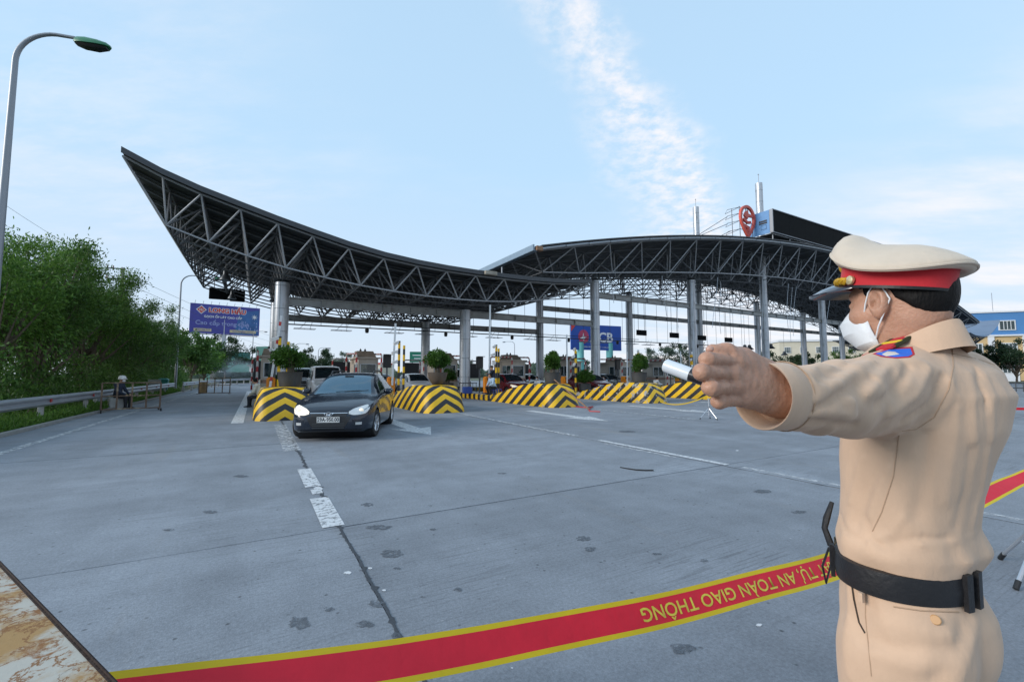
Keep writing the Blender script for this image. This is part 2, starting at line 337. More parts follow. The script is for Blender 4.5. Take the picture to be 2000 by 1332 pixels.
# stains
def decal_mat(name, col, thr=0.5, scale=18, rough=0.8, soft=0.06):
    m = bpy.data.materials.new(name); m.use_nodes = True; t = m.node_tree; b = t.nodes['Principled BSDF']; l = t.links.new
    b.inputs['Roughness'].default_value = rough
    geo = N(t, 'ShaderNodeNewGeometry'); n = N(t, 'ShaderNodeTexNoise'); n.inputs['Scale'].default_value = scale; n.inputs['Detail'].default_value = 9; n.inputs['Roughness'].default_value = 0.72; l(geo.outputs['Position'], n.inputs['Vector'])
    n2 = N(t, 'ShaderNodeTexNoise'); n2.inputs['Scale'].default_value = 3; n2.inputs['Detail'].default_value = 4; l(geo.outputs['Position'], n2.inputs['Vector'])
    mr0 = N(t, 'ShaderNodeMapRange'); mr0.inputs['To Min'].default_value = 0.82; mr0.inputs['To Max'].default_value = 1.12; l(n2.outputs[0], mr0.inputs['Value'])
    cm_ = N(t, 'ShaderNodeMixRGB', blend_type='MULTIPLY'); cm_.inputs['Fac'].default_value = 1; cm_.inputs['Color1'].default_value = (*col, 1); l(mr0.outputs[0], cm_.inputs['Color2']); l(cm_.outputs[0], b.inputs['Base Color'])
    mr = N(t, 'ShaderNodeMapRange'); mr.inputs['From Min'].default_value = thr - soft; mr.inputs['From Max'].default_value = thr + soft; l(n.outputs[0], mr.inputs['Value'])
    tr = N(t, 'ShaderNodeBsdfTransparent'); mx = N(t, 'ShaderNodeMixShader'); l(mr.outputs[0], mx.inputs[0]); l(tr.outputs[0], mx.inputs[1]); l(b.outputs[0], mx.inputs[2]); l(mx.outputs[0], t.nodes['Material Output'].inputs[0])
    MT[name] = m; return m
STAIN = decal_mat('oil_stain', (0.105, 0.12, 0.14), thr=0.50, scale=30, soft=0.09)
def blob(px, py, w, h, seed, mat=STAIN, name='stain', z=0.0035):
    r = random.Random(seed); c = gp(px, py); n = 26; pts = []
    s = (c.y / F_PX)
    for i in range(n):
        a = 2 * math.pi * i / n; k = r.uniform(0.72, 1.1)
        q = gp(px + w / 2 * math.cos(a) * k, py + h / 2 * math.sin(a) * k); pts.append((q.x, q.y, z))
    MB().add([(c.x, c.y, z)] + pts, [(0, 1 + (i + 1) % n, 1 + i) for i in range(n)]).build(name, mat, pav)
for i, (x, y, ww, hh) in enumerate([(765, 1082, 46, 16), (585, 1217, 46, 26), (1333, 1267, 50, 24), (1140, 1052, 32, 11), (1153, 1073, 26, 10), (712, 1219, 40, 14), (642, 1190, 24, 10),
        (738, 1180, 42, 16), (773, 1242, 20, 16), (718, 986, 28, 8), (740, 1030, 50, 10), (1283, 1082, 22, 5), (1375, 1095, 18, 7), (893, 1152, 18, 8), (840, 988, 10, 3), (1225, 843, 40, 4), (1490, 960, 40, 8),
        (410, 1000, 30, 6), (330, 1035, 26, 5), (845, 1034, 14, 5), (775, 1110, 16, 6), (470, 930, 34, 5), (1560, 1000, 30, 6), (980, 925, 20, 3)]):
    blob(x, y, ww, hh, i)
PALE = decal_mat('pale_chip', (0.62, 0.64, 0.66), thr=0.40, scale=60)
for i, (x, y, ww, hh) in enumerate([(679, 1119, 16, 6), (723, 1110, 9, 4), (1482, 1221, 13, 6), (750, 1153, 8, 4), (1440, 880, 6, 2), (385, 1312, 5, 3), (1000, 1305, 5, 3), (622, 955, 19, 10)]):
    blob(x, y, ww, hh, 50 + i, PALE, 'paint_chip')
# markings
PAINT = decal_mat('road_paint_worn', (0.60, 0.62, 0.64), thr=0.43, scale=16, rough=0.6)
PAINT2 = decal_mat('road_paint_thin', (0.56, 0.58, 0.60), thr=0.50, scale=9, rough=0.6, soft=0.1)
def mark(pts, mat=PAINT, name='painted_line', z=0.005, sub=1):
    m = MB(); P = [W(s, t, z) for s, t in pts]; m.add(P, [tuple(range(len(P)))]); return m.build(name, mat, pav)
def lane(s, t0, t1, wd=0.15, mat=PAINT): mark([(s - wd / 2, t0), (s + wd / 2, t0), (s + wd / 2, t1), (s - wd / 2, t1)], mat)
lane(-4.0, -6, 62, 0.16, PAINT2)
lane(0.70, 4.62, 5.75, 0.20); lane(0.71, 5.95, 6.2, 0.12); lane(0.70, 6.35, 7.6, 0.19)
lane(0.66, 9.5, 14.5, 0.3, PAINT2)
lane(6.62, 4.55, 7.6, 0.13); lane(6.42, 5.4, 7.2, 0.10, PAINT2); lane(6.6, 8.4, 15.0, 0.18, PAINT2); lane(6.66, 0.5, 4.3, 0.1, PAINT2)
lane(12.2, 4.6, 7.6, 0.15); lane(12.3, 9.5, 15, 0.15, PAINT2); lane(17.9, 4.6, 7.6, 0.15); lane(17.9, 9.5, 14, 0.15, PAINT2); lane(23.6, 5, 8, .15); lane(23.6, 9.5, 14, 0.15, PAINT2); lane(29.4, 5, 8, .15)
lane(-0.42, 15.6, 44, 0.32)
def arrow(s, tt, ang=0.0):
    c, n_ = math.cos(ang), math.sin(ang)
    pts = [(0, 0), (0.55, 1.55), (0.2, 1.4), (0.2, 4.6), (-0.2, 4.6), (-0.2, 1.4), (-0.55, 1.55)]
    mark([(s + x * c - y * n_, tt + x * n_ + y * c) for x, y in pts], PAINT, 'painted_arrow')
arrow(3.7, 10.3); arrow(9.5, 10.5); arrow(15.0, 10.6); arrow(20.3, 10.8); arrow(26, 11)
# verge and weeds beyond the guardrail
v_ = MB(); v_.add([W(-90, -14, -0.02), W(-5.02, -14, -0.02), W(-5.02, 140, -0.02), W(-90, 140, -0.02)], [(0, 1, 2, 3)])
tag(v_.build('verge', EARTH), kind='structure')
MB().box((0, 0, 0), (0.18, 104, 0.16)).build('kerb', pm('kerb_concrete', (0.26, 0.26, 0.25), rough=0.85, var=0.2, bump=0.3), pav, W(-5.09, 38, 0.0), ROT, bevel=0.02)
# ================================================================ TOLL CANOPY
DECK = pm('roof_deck', (0.022, 0.026, 0.03), rough=0.6, metal=0.1, var=0.2, scale=1.2, stretch=(0.4, 3, 1))
DECK2 = pm('roof_deck_blue_lit', (0.14, 0.19, 0.27), rough=0.55, var=0.15, scale=0.6)  # right wing deck: blue light on its underside put into the colour
COLM = pm('column_cladding', (0.46, 0.49, 0.53), rough=0.38, metal=0.55, var=0.1, scale=0.8, dirt=(0.22, 0.22, 0.22), dirt_amt=0.35, dscale=1.2, stretch=(3, 3, 0.5))
COLJ = pm('column_joint', (0.05, 0.055, 0.06), rough=0.7)
BEAM = pm('beam_paint', (0.33, 0.34, 0.34), rough=0.6, var=0.18, scale=1.5, dirt=(0.16, 0.13, 0.1), dirt_amt=0.3, dscale=2.5)
canopy = thing('toll_canopy', 'dark swooping steel truss canopy on grey round columns over the toll lanes', 'canopy', (0, 0, 0), ROT)
LT = [(-4.94, 10.18), (-3.64, 9.6), (-2.31, 9.15), (-0.85, 8.76), (0.64, 8.37), (2.14, 8.02), (3.78, 7.66), (5.5, 7.38), (7.26, 7.21), (8.94, 7.12), (10.72, 7.08), (12.57, 7.08), (14.36, 7.1), (16.09, 7.17), (17.6, 7.29), (19.01, 7.43)]
LB = [(-3.56, 7.83), (-2.03, 7.33), (-0.5, 6.9), (1.06, 6.55), (2.83, 6.26), (4.54, 6.04), (6.29, 5.89), (8.1, 5.8), (10.0, 5.78), (11.83, 5.82), (13.6, 5.93), (15.49, 6.17), (17.39, 6.69)]
def ltz(s): return float(np.interp(s, [p[0] for p in LT], [p[1] for p in LT]))
AC, AH = 54.8, 40.07
def az(s): return 14.19 - 5.02 * ((s - AC) / AH) ** 2
def abz(s): return az(s) - 0.81 - 2.16 * max(0.0, 1 - ((s - AC) / AH) ** 2) ** 0.55
AT = [14.75 + (2 * AH) * i / 26 for i in range(27)]
AB = [(AT[i] + AT[i + 1]) / 2 for i in range(26)]
rest = MB(); n_str = [0]
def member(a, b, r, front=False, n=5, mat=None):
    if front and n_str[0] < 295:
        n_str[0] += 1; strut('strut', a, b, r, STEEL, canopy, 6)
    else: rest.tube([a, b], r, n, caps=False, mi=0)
def space_frame(T, B, trows, brows, boff, rc, rw, frontrows=1):
    """double-layer grid: T, B are (s,z) node lists; bottom node j sits between top nodes j+boff, j+boff+1"""
    K, Q = len(trows), len(brows)
    for k, t in enumerate(trows):
        for i in range(len(T) - 1): member((T[i][0], t, T[i][1]), (T[i + 1][0], t, T[i + 1][1]), rc, k == 0)
    for k in range(K - 1):
        for i in range(len(T)): member((T[i][0], trows[k], T[i][1]), (T[i][0], trows[k + 1], T[i][1]), rc * 0.8, False)
    for k, t in enumerate(brows):
        for i in range(len(B) - 1): member((B[i][0], t, B[i][1]), (B[i + 1][0], t, B[i + 1][1]), rc * 0.9, k == 0)
    for k in range(Q - 1):
        for i in range(len(B)): member((B[i][0], brows[k], B[i][1]), (B[i][0], brows[k + 1], B[i][1]), rc * 0.8, False)
    for k in range(Q):
        for j in range(len(B)):
            b = (B[j][0], brows[k], B[j][1])
            for i in (j + boff, j + boff + 1):
                for q in (k, k + 1):
                    if i < len(T) and q < K: member(b, (T[i][0], trows[q], T[i][1]), rw, k < frontrows and q == k)
LTR = [22.68 + 1.75 * k for k in range(11)]; LBR = [23.55 + 1.75 * k for k in range(10)]
space_frame(LT, LB, LTR, LBR, 1, 0.048, 0.042, 1)
for k, t in enumerate(LBR):
    member((LT[0][0], LTR[k], LT[0][1]), (LB[0][0], t, LB[0][1]), 0.045, k == 0)
    member((LT[-1][0], LTR[k], LT[-1][1]), (LB[-1][0], t, LB[-1][1]), 0.045, k == 0)
ATR = [22.68 + 2.92 * k for k in range(7)]; ABR = [24.14 + 2.92 * k for k in range(6)]
ATZ = [(s, az(s) - 0.1) for s in AT]; ABZ = [(s, abz(s)) for s in AB]
space_frame(ATZ, ABZ, ATR, ABR, 0, 0.055, 0.046, 2)
for t in ABR: member((ABZ[0][0], t, ABZ[0][1]), (ATZ[0][0], t - 1.46, ATZ[0][1]), 0.05); 
# right wing (mirror of the left one, seen at its tip only)
RT = [(90.7 + (19.0 - s) * 0.60, z) for s, z in reversed(LT)]; RB = [(90.7 + (19.0 - s) * 0.60, z) for s, z in reversed(LB)]
space_frame(RT, RB, LTR[::2], [t + 1.75 for t in LTR[::2]][:-1], 0, 0.05, 0.045, 0)
tag(rest.build('truss_members', pm('galvanised_tube_shaded', (0.15, 0.16, 0.175), rough=0.6, metal=0.2, var=0.25, scale=1.5), canopy, smooth=True), kind='stuff')  # inner tubes: shade inside the frame put into a darker tube colour
# decks, laid in long strips that follow the curve
def deck(prof, trows, mat, dz, name='roof_panel', th=0.05):
    for k in range(len(trows) - 1):
        m = MB(); t0, t1 = trows[k], trows[k + 1] + 0.08; o = dz + (0.035 if k % 2 else 0.0)
        rings = [[(s, t0, z + o), (s, t1, z + o), (s, t1, z + o + th), (s, t0, z + o + th)] for s, z in prof]
        m.loft(rings); m.build(name, mat, canopy)
def fine(prof, n):
    xs = np.linspace(prof[0][0], prof[-1][0], n); return [(float(x), float(np.interp(x, [p[0] for p in prof], [p[1] for p in prof]))) for x in xs]
deck([(s, z) for s, z in LT], [22.4] + LTR[1:-1] + [40.45], DECK, 0.09)
tr = [22.4 + 17.8 * k / 9 for k in range(10)]
deck([(s, az(s)) for s in np.linspace(14.6, 95.0, 53).tolist()], tr, DECK, 0.02)
deck(RT, [22.4, 26.1, 29.8, 33.5, 37.2, 40.4], DECK2, 0.09)
# purlins under the left deck
for k in range(20):
    t = 22.68 + 0.875 * k + 0.43
    m = MB(); m.tube([(s, t, z + 0.045) for s, z in LT], 0.035, 4); m.build('purlin', DKSTEEL, canopy)
# edge flashing / fascia
m = MB(); m.loft([[(s, 22.35, z + 0.02), (s, 22.4, z + 0.02), (s, 22.4, z + 0.26), (s, 22.35, z + 0.26)] for s, z in LT]); m.build('fascia', pm('fascia_dark', (0.05, 0.056, 0.065), rough=0.5, var=0.2), canopy)
FAS = pm('fascia_pipe', (0.36, 0.38, 0.41), rough=0.4, metal=0.4, var=0.15, scale=0.5)
ss = np.linspace(15.0, 94.6, 43).tolist()
for i in range(42):
    strut('fascia_pipe', (ss[i], 22.37, az(ss[i]) - 0.06), (ss[i + 1] - 0.06, 22.37, az(ss[i + 1]) - 0.06), 0.085, FAS, canopy, 8)
m = MB(); m.loft([[(s, 22.27, az(s) + 0.09), (s, 22.6, az(s) + 0.09), (s, 22.6, az(s) + 0.17), (s, 22.27, az(s) + 0.17)] for s in ss]); m.build('fascia', MT['fascia_dark'], canopy)
# end gutter of the arch and its two drain boxes
z0 = az(14.75)
m = MB(); m.box((14.45, 31.5, z0 + 0.02), (0.10, 18.3, 0.37)); m.box((14.58, 31.5, z0 - 0.16), (0.36, 18.3, 0.05)); m.build('gutter', pm('gutter_blue_grey', (0.22, 0.30, 0.38), rough=0.45, metal=0.2, var=0.1), canopy, bevel=0.01)
RUST = pm('rusty_box', (0.26, 0.15, 0.09), rough=0.85, var=0.4, scale=6)
MB().box((14.82, 22.37, z0 - 0.02), (0.45, 0.3, 0.3)).build('drain_box', RUST, canopy, bevel=0.02)
MB().box((11.45, 22.27, 7.22), (0.75, 0.25, 0.22)).build('drain_box', pm('concrete_box', (0.33, 0.30, 0.25), rough=0.85, var=0.3), canopy, bevel=0.02)
for t in (26.5, 31.3): MB().box((14.5, t, 8.1), (0.06, 0.1, 1.5)).build('gutter_post', STEEL, canopy)
# columns with joint rings every 1.25 m
CS = [1.1, 12.0, 23.25, 34.9, 46.55, 58.5, 70.0, 81.5]
def column(s, t, top, r=0.36):
    prof = []; z = 0.0
    while z < top - 0.02:
        z2 = min(z + 1.25, top); prof += [(r, z + 0.02), (r, z2 - 0.02), (r - 0.022, z2 - 0.018), (r - 0.022, z2 - 0.002)]; z = z2
    m = MB(); m.lathe(prof, 28, (s, t, 0)); m.build('column', COLM, canopy, smooth=True)
    if top > 20: return
    c = MB(); c.lathe([(r * 0.55, top - 0.02), (r * 0.55, top + 0.12)], 12, (s, t, 0)); c.box((s, t, top + 0.13), (0.9, 0.9, 0.05)); c.build('column_head', DKSTEEL, canopy)
    for a in (0.3, 2.3, 4.4):
        MB().box((s + math.cos(a) * (r + 0.001), t + math.sin(a) * (r + 0.001), top / 2), (0.012, 0.012, top - 0.1), a).build('cover_strip', COLJ, canopy)
for i, s in enumerate(CS):
    for t in (27.04, 35.0):
        top = 22.1 if abs(s - 46.55) < 0.1  else (float(np.interp(s, [p[0] for p in LB], [p[1] for p in LB])) - 0.1 if s < 18 else abz(s) - 0.1)
        column(s, t, top)
for s, t in ((46.55, 27.04), (46.55, 35.0)):
    m = MB(); m.tube([(s, t, 22.08), (s, t, 23.1)], 0.03, 6); m.sphere((s, t, 23.1), 0.07, 8, 6); m.build('lightning_rod', STEEL, canopy)
# box girders between the columns
def girder(s0, s1, t, z, h=0.46, w_=0.3):
    m = MB(); a, b = s0 + 0.30, s1 - 0.30
    m.box(((a + b) / 2, t, z - h / 2 + 0.03), (b - a, w_, 0.05)); m.box(((a + b) / 2, t, z + h / 2 - 0.03), (b - a, w_, 0.05)); m.box(((a + b) / 2, t + w_ * 0.05, z), (b - a, 0.08, h - 0.1))
    m.build('girder', BEAM, canopy)
    n = max(2, int((b - a) / 1.7))
    for i in range(n + 1):
        s = a + (b - a) * i / n
        MB().box((s, t, z), (0.035 if 0 < i < n else 0.12, w_ * 1.02, h * 1.01), 0).build('stiffener', BEAM, canopy)
for t in (27.04, 35.0):
    girder(CS[0], CS[1], t, 5.45); girder(CS[1], CS[2], t, 5.45)
    for i in range(2, 7): girder(CS[i], CS[i + 1], t, 7.77)
# equipment rail slung under the frame with antenna racks, cameras, hangers
RAILT, RAILZ = 30.9, 4.58
def lowz(s): return float(np.interp(s, [p[0] for p in LB], [p[1] for p in LB])) if s < 17.3 else abz(max(s, 16.4))
m = MB(); m.tube([(1.2, RAILT, RAILZ), (50, RAILT, RAILZ)], 0.045, 6); m.tube([(1.2, RAILT, RAILZ + 0.22), (32, RAILT, RAILZ + 0.22)], 0.025, 5); m.build('equipment_rail', DKSTEEL, canopy)
s = 2.0
while s < 50:
    strut('hanger', (s, RAILT, RAILZ), (s, RAILT, lowz(s)), 0.016, DKSTEEL, canopy, 5); s += 1.55
for k in range(8):
    sc_ = 3.7 + 5.7 * k
    for d in (-1.1, 1.1):
        m = MB(); y = RAILT; z = RAILZ - 0.25; w_ = 0.62
        m.tube([(sc_ + d - w_, y - .3, z), (sc_ + d + w_, y - .3, z), (sc_ + d + w_, y + .3, z), (sc_ + d - w_, y + .3, z), (sc_ + d - w_, y - .3, z)], 0.018, 5)
        for q in (-.35, 0, .35): m.tube([(sc_ + d + q, y - .3, z), (sc_ + d + q, y + .3, z)], 0.014, 5)
        for q in (-.3, .3): m.tube([(sc_ + d + q, y, z), (sc_ + d + q * 0.6 + 0.25, y, RAILZ + 0.2)], 0.014, 5)
        m.build('antenna_rack', STEEL, canopy)
    m = MB(); m.lathe([(0.02, -0.34), (0.1, -0.33), (0.13, -0.2), (0.13, -0.06), (0.03, -0.02), (0.03, 0.05)], 10, (sc_ + 2.75, RAILT, RAILZ)); m.build('dome_camera', BLACK, canopy, smooth=True)
# lane displays hung on twin rods
DISP = pm('display_black', (0.005, 0.006, 0.007), rough=0.75, spec=0.12, var=0.2)
for px, py in ((1253, 650), (1317, 655), (1371, 660), (1423, 664)):
    d = ray(px, py); t_ = 29.8; k = t_ / (-d.x * SU + d.y * CU); p = Vector((0, 0, CAM_H)) + d * k; s, t = ST(p)
    hd = thing('lane_display', 'small black unlit lane display hanging on two rods under the arch', 'display', W(s, t, p.z), ROT, 'lane displays under the arch')
    MB().box((0, 0, 0), (1.25, 0.14, 0.5)).build('panel', DISP, hd, bevel=0.015)
    for q in (-0.4, 0.4): strut('rod', (q, 0, 0.25), (q, 0, lowz(s) - p.z + 0.05), 0.02, DKSTEEL, hd, 5)
# two larger screens under the raised left end
for px, py, w_, lab in ((440.5, 575, 2.0, 'wide black screen hung under the raised tip of the canopy'), (464, 578.5, 0.95, 'narrow black screen hung beside the wide one under the canopy tip')):
    d = ray(px, py); t_ = 38.3; k = t_ / (-d.x * SU + d.y * CU); p = Vector((0, 0, CAM_H)) + d * k; s, t = ST(p)
    hd = thing('hung_screen', lab, 'screen', W(s, t, p.z), ROT)
    MB().box((0, 0, 0), (w_, 0.2, 0.82)).build('panel', DISP, hd, bevel=0.02)
    for q in (-w_ * .35, w_ * .35): strut('rod', (q, 0, 0.4), (q, 0, max(1.0, ltz(max(s, -4)) - p.z - 0.6)), 0.025, DKSTEEL, hd, 5)
# bell lamps and dangling conduits
LAMPM = pm('lamp_bell', (0.10, 0.11, 0.12), rough=0.4, metal=0.5, var=0.2)
def bell(px, py, t_, drop, label, r=0.26):
    d = ray(px, py); k = t_ / (-d.x * SU + d.y * CU); p = Vector((0, 0, CAM_H)) + d * k
    b = thing('bell_lamp', label, 'lamp', p, ROT, 'bell lamps hung from the canopy')
    MB().lathe([(r, 0), (r * 1.02, 0.03), (r * 0.7, 0.2), (r * 0.42, 0.33), (r * 0.4, 0.55), (r * 0.15, 0.6), (0.02, 0.62)], 14).build('shade', LAMPM, b, smooth=True)
    strut('rod', (0, 0, 0.6), (0, 0, drop), 0.016, DKSTEEL, b, 5)
bell(440, 548, 29.2, 0.95, 'bell lamp on a short rod under the raised left truss', 0.3)
bell(453, 584, 36.2, 1.4, 'bell lamp hanging by the black screens', 0.26)
for px, py, t_ in ((1455, 683, 32.4), (1464, 683, 32.4), (1506, 681, 32.4), (1532, 694, 36.7)):
    bell(px, py, t_, 4.2, 'bell lamp on a long rod between the right columns', 0.48)
r = random.Random(5)
for px, y0, y1, t_ in ((1193, 530, 592, 23.5), (1299, 532, 618, 24), (1397, 545, 640, 24), (1402, 545, 600, 25.5), (1411, 560, 652, 26), (1329, 555, 640, 26), (1543, 560, 648, 24), (1549, 568, 668, 25), (1555, 560, 656, 24.5), (1617, 575, 658, 24), (1484, 555, 700, 23.6)):
    pts = []
    for i in range(6):
        f = i / 5; d = ray(px + 6 * math.sin(f * 2.2 + px), y0 + (y1 - y0) * f); k = t_ * 1.08 / (-d.x * SU + d.y * CU); q = Vector((0, 0, CAM_H)) + d * k; s, t = ST(q); pts.append((s, t, q.z))
    pts[0] = (pts[0][0], pts[0][1], abz(max(pts[0][0], 16.4)) + 0.05)
    MB().tube(pts, 0.022, 5).build('dangling_conduit', ALU, canopy, smooth=True)
# big message screen on the roof with its emblem
scr = thing('roof_message_screen', 'long black message screen with blue end box standing on the canopy arch', 'screen', W(41.2, 22.9, 0), ROT)
BLUE = pm('screen_blue', (0.11, 0.27, 0.52), rough=0.5, var=0.08)
Lw, zb, zt = 34.0, 14.65, 16.84
MB().box((Lw / 2, 0, (zb + zt) / 2), (Lw - 0.12, 0.16, zt - zb - 0.12)).build('screen_face', DISP, scr)
for k in range(12):
    MB().box((0.06 + (Lw - .12) * (k + 0.5) / 12, -0.085, (zb + zt) / 2), ((Lw - .3) / 12, 0.03, zt - zb - 0.2)).build('screen_module', DISP, scr)
m = MB(); m.box((Lw / 2, -0.02, zt), (Lw, 0.3, 0.07)); m.box((Lw / 2, -0.02, zb), (Lw, 0.3, 0.07)); m.box((0, -0.02, (zb + zt) / 2), (0.1, 0.3, zt - zb)); m.build('screen_frame', pm('screen_frame_grey', (0.25, 0.27, 0.3), rough=0.5, metal=0.4, var=0.1), scr)
m = MB(); a = [(-0.03, 0.16, zb), (-0.03, 2.6, zb - 0.0), (-0.03, 1.5, zt), (-0.03, 0.16, zt)]
m.add([(x, y, z) for x, y, z in a] + [(x + 0.06, y, z) for x, y, z in a], [(0, 1, 2, 3), (7, 6, 5, 4), (0, 4, 5, 1), (1, 5, 6, 2), (2, 6, 7, 3), (3, 7, 4, 0)]); m.build('end_box', BLUE, scr)
for zz in (1.25, 1.05): MB().box((-0.07, 0.75, zb + zz), (0.03, 0.75, 0.12)).build('vent', BLACK, scr)
MB().tube([(-0.075, .45, zb + .45), (-0.075, .95, zb + .45), (-0.075, .95, zb + .85), (-0.075, .45, zb + .85), (-0.075, .45, zb + .45)], 0.012, 4).build('hatch', DKSTEEL, scr)
MB().box((Lw / 2, 1.3, zb - 0.06), (Lw - .2, 2.3, 0.06)).build('floor_grate', DKSTEEL, scr)
for k in range(12):
    x = 0.4 + k * 2.9
    strut('support_post', (x, 0.15, az(41.2 + x) + 0.0), (x, 0.15, zb), 0.05, STEEL, scr); strut('support_post', (x, 2.3, az(41.2 + x) + 0.0), (x, 2.3, zb), 0.05, STEEL, scr)
emb = thing('roof_emblem', 'red pointed oval emblem sign with cut-out strokes beside the roof screen', 'sign', W(39.9, 24.4, 0), ROT)
EMR = pm('emblem_red', (0.62, 0.10, 0.07), rough=0.5, var=0.08)
def ovalpt(a, kx, kz, cz=16.2): 
    x = math.sin(a); z = math.cos(a)
    if z < 0: x *= (1 - 0.55 * (-z) ** 1.6)
    return (x * kx, 0, cz + z * kz * (1.0 if z > 0 else 1.45))
m = MB(); n = 40
ro = [ovalpt(2 * math.pi * i / n, 1.2, 1.25) for i in range(n)]; ri = [ovalpt(2 * math.pi * i / n, 0.95, 1.0) for i in range(n)]
m.loft([[(o[0], -0.1, o[2]), (o[0], 0.1, o[2]), (q[0], 0.1, q[2]), (q[0], -0.1, q[2])] for o, q in zip(ro + ro[:1], ri + ri[:1])], caps=False); m.build('ring', EMR, emb)
strokes = [[(-.55, 16.35), (-.3, 16.80), (.05, 17.00), (.1, 16.65), (.75, 16.60), (.85, 16.40), (.1, 16.35), (-.05, 16.10), (-.3, 16.25)],
           [(-.75, 16.00), (-.5, 16.20), (-.05, 15.90), (.45, 16.00), (.5, 15.75), (-.0, 15.65), (-.45, 15.80)],
           [(-.75, 15.65), (-.5, 15.55), (.25, 15.40), (.15, 14.95), (-.05, 14.65), (-.1, 15.15), (-.6, 15.35)]]
for st in strokes:
    m = MB(); k = len(st); m.add([(x, -0.08, z) for x, z in st] + [(x, 0.08, z) for x, z in st], [tuple(range(k)), tuple(range(2 * k - 1, k - 1, -1))] + [(i, k + i, k + (i + 1) % k, (i + 1) % k) for i in range(k)]); m.build('stroke', EMR, emb, fix=True)
m = MB()
for z in (15.05, 15.85, 16.55, 17.15):
    m.tube([(-1.0, 0.12, z), (1.0, 0.12, z)], 0.03, 5); m.tube([(-1.0, 0.12, z), (-1.7, 0.9, z - 0.15), (-1.0, 1.6, z - .2), (-1.0, 0.12, z)], 0.022, 4)
for x in (-1.0, 0.0, 1.0): m.tube([(x, 0.14, az(39.9 + x) + 0.03), (x, 0.14, 17.25)], 0.035, 5)
m.tube([(-1.0, 0.9, az(39) + 0.03), (-1.0, 0.9, 17.25)], 0.03, 5); m.tube([(-1.7, .9, 16.35), (-7, 3.0, az(32.9) + 0.03)], 0.025, 4); m.tube([(-1.7, .9, 15.65), (-8, 4.0, az(31.9) + 0.03)], 0.025, 4); m.tube([(-1.2, .9, 15.05), (-5, 3.0, az(34.9) + 0.03)], 0.025, 4)
m.build('bracket_frame', DKSTEEL, emb)
# small cage at the foot of the rear mast
m = MB(); c0 = (42.2, 30.6)
for dz in (0.1, 1.2): m.tube([(44.4, 34.1, az(46.4) + dz), (47.6, 34.1, az(46.4) + dz), (47.6, 36.1, az(46.4) + dz), (44.4, 36.1, az(46.4) + dz), (44.4, 34.1, az(46.4) + dz)], 0.035, 5)
for q in ((44.4, 34.1), (47.6, 34.1), (47.6, 36.1), (44.4, 36.1)): m.tube([(*q, az(46.4) - 0.1), (*q, az(46.4) + 1.2)], 0.035, 5)
m.tube([(42.9, 34.1, az(46.4) + 0.0), (43.1, 34.1, az(46.4) + 0.8), (43.8, 34.1, az(46.4) + 1.2), (44.4, 34.1, az(46.4) + 1.2)], 0.035, 5); m.build('mast_cage', DKSTEEL, canopy)
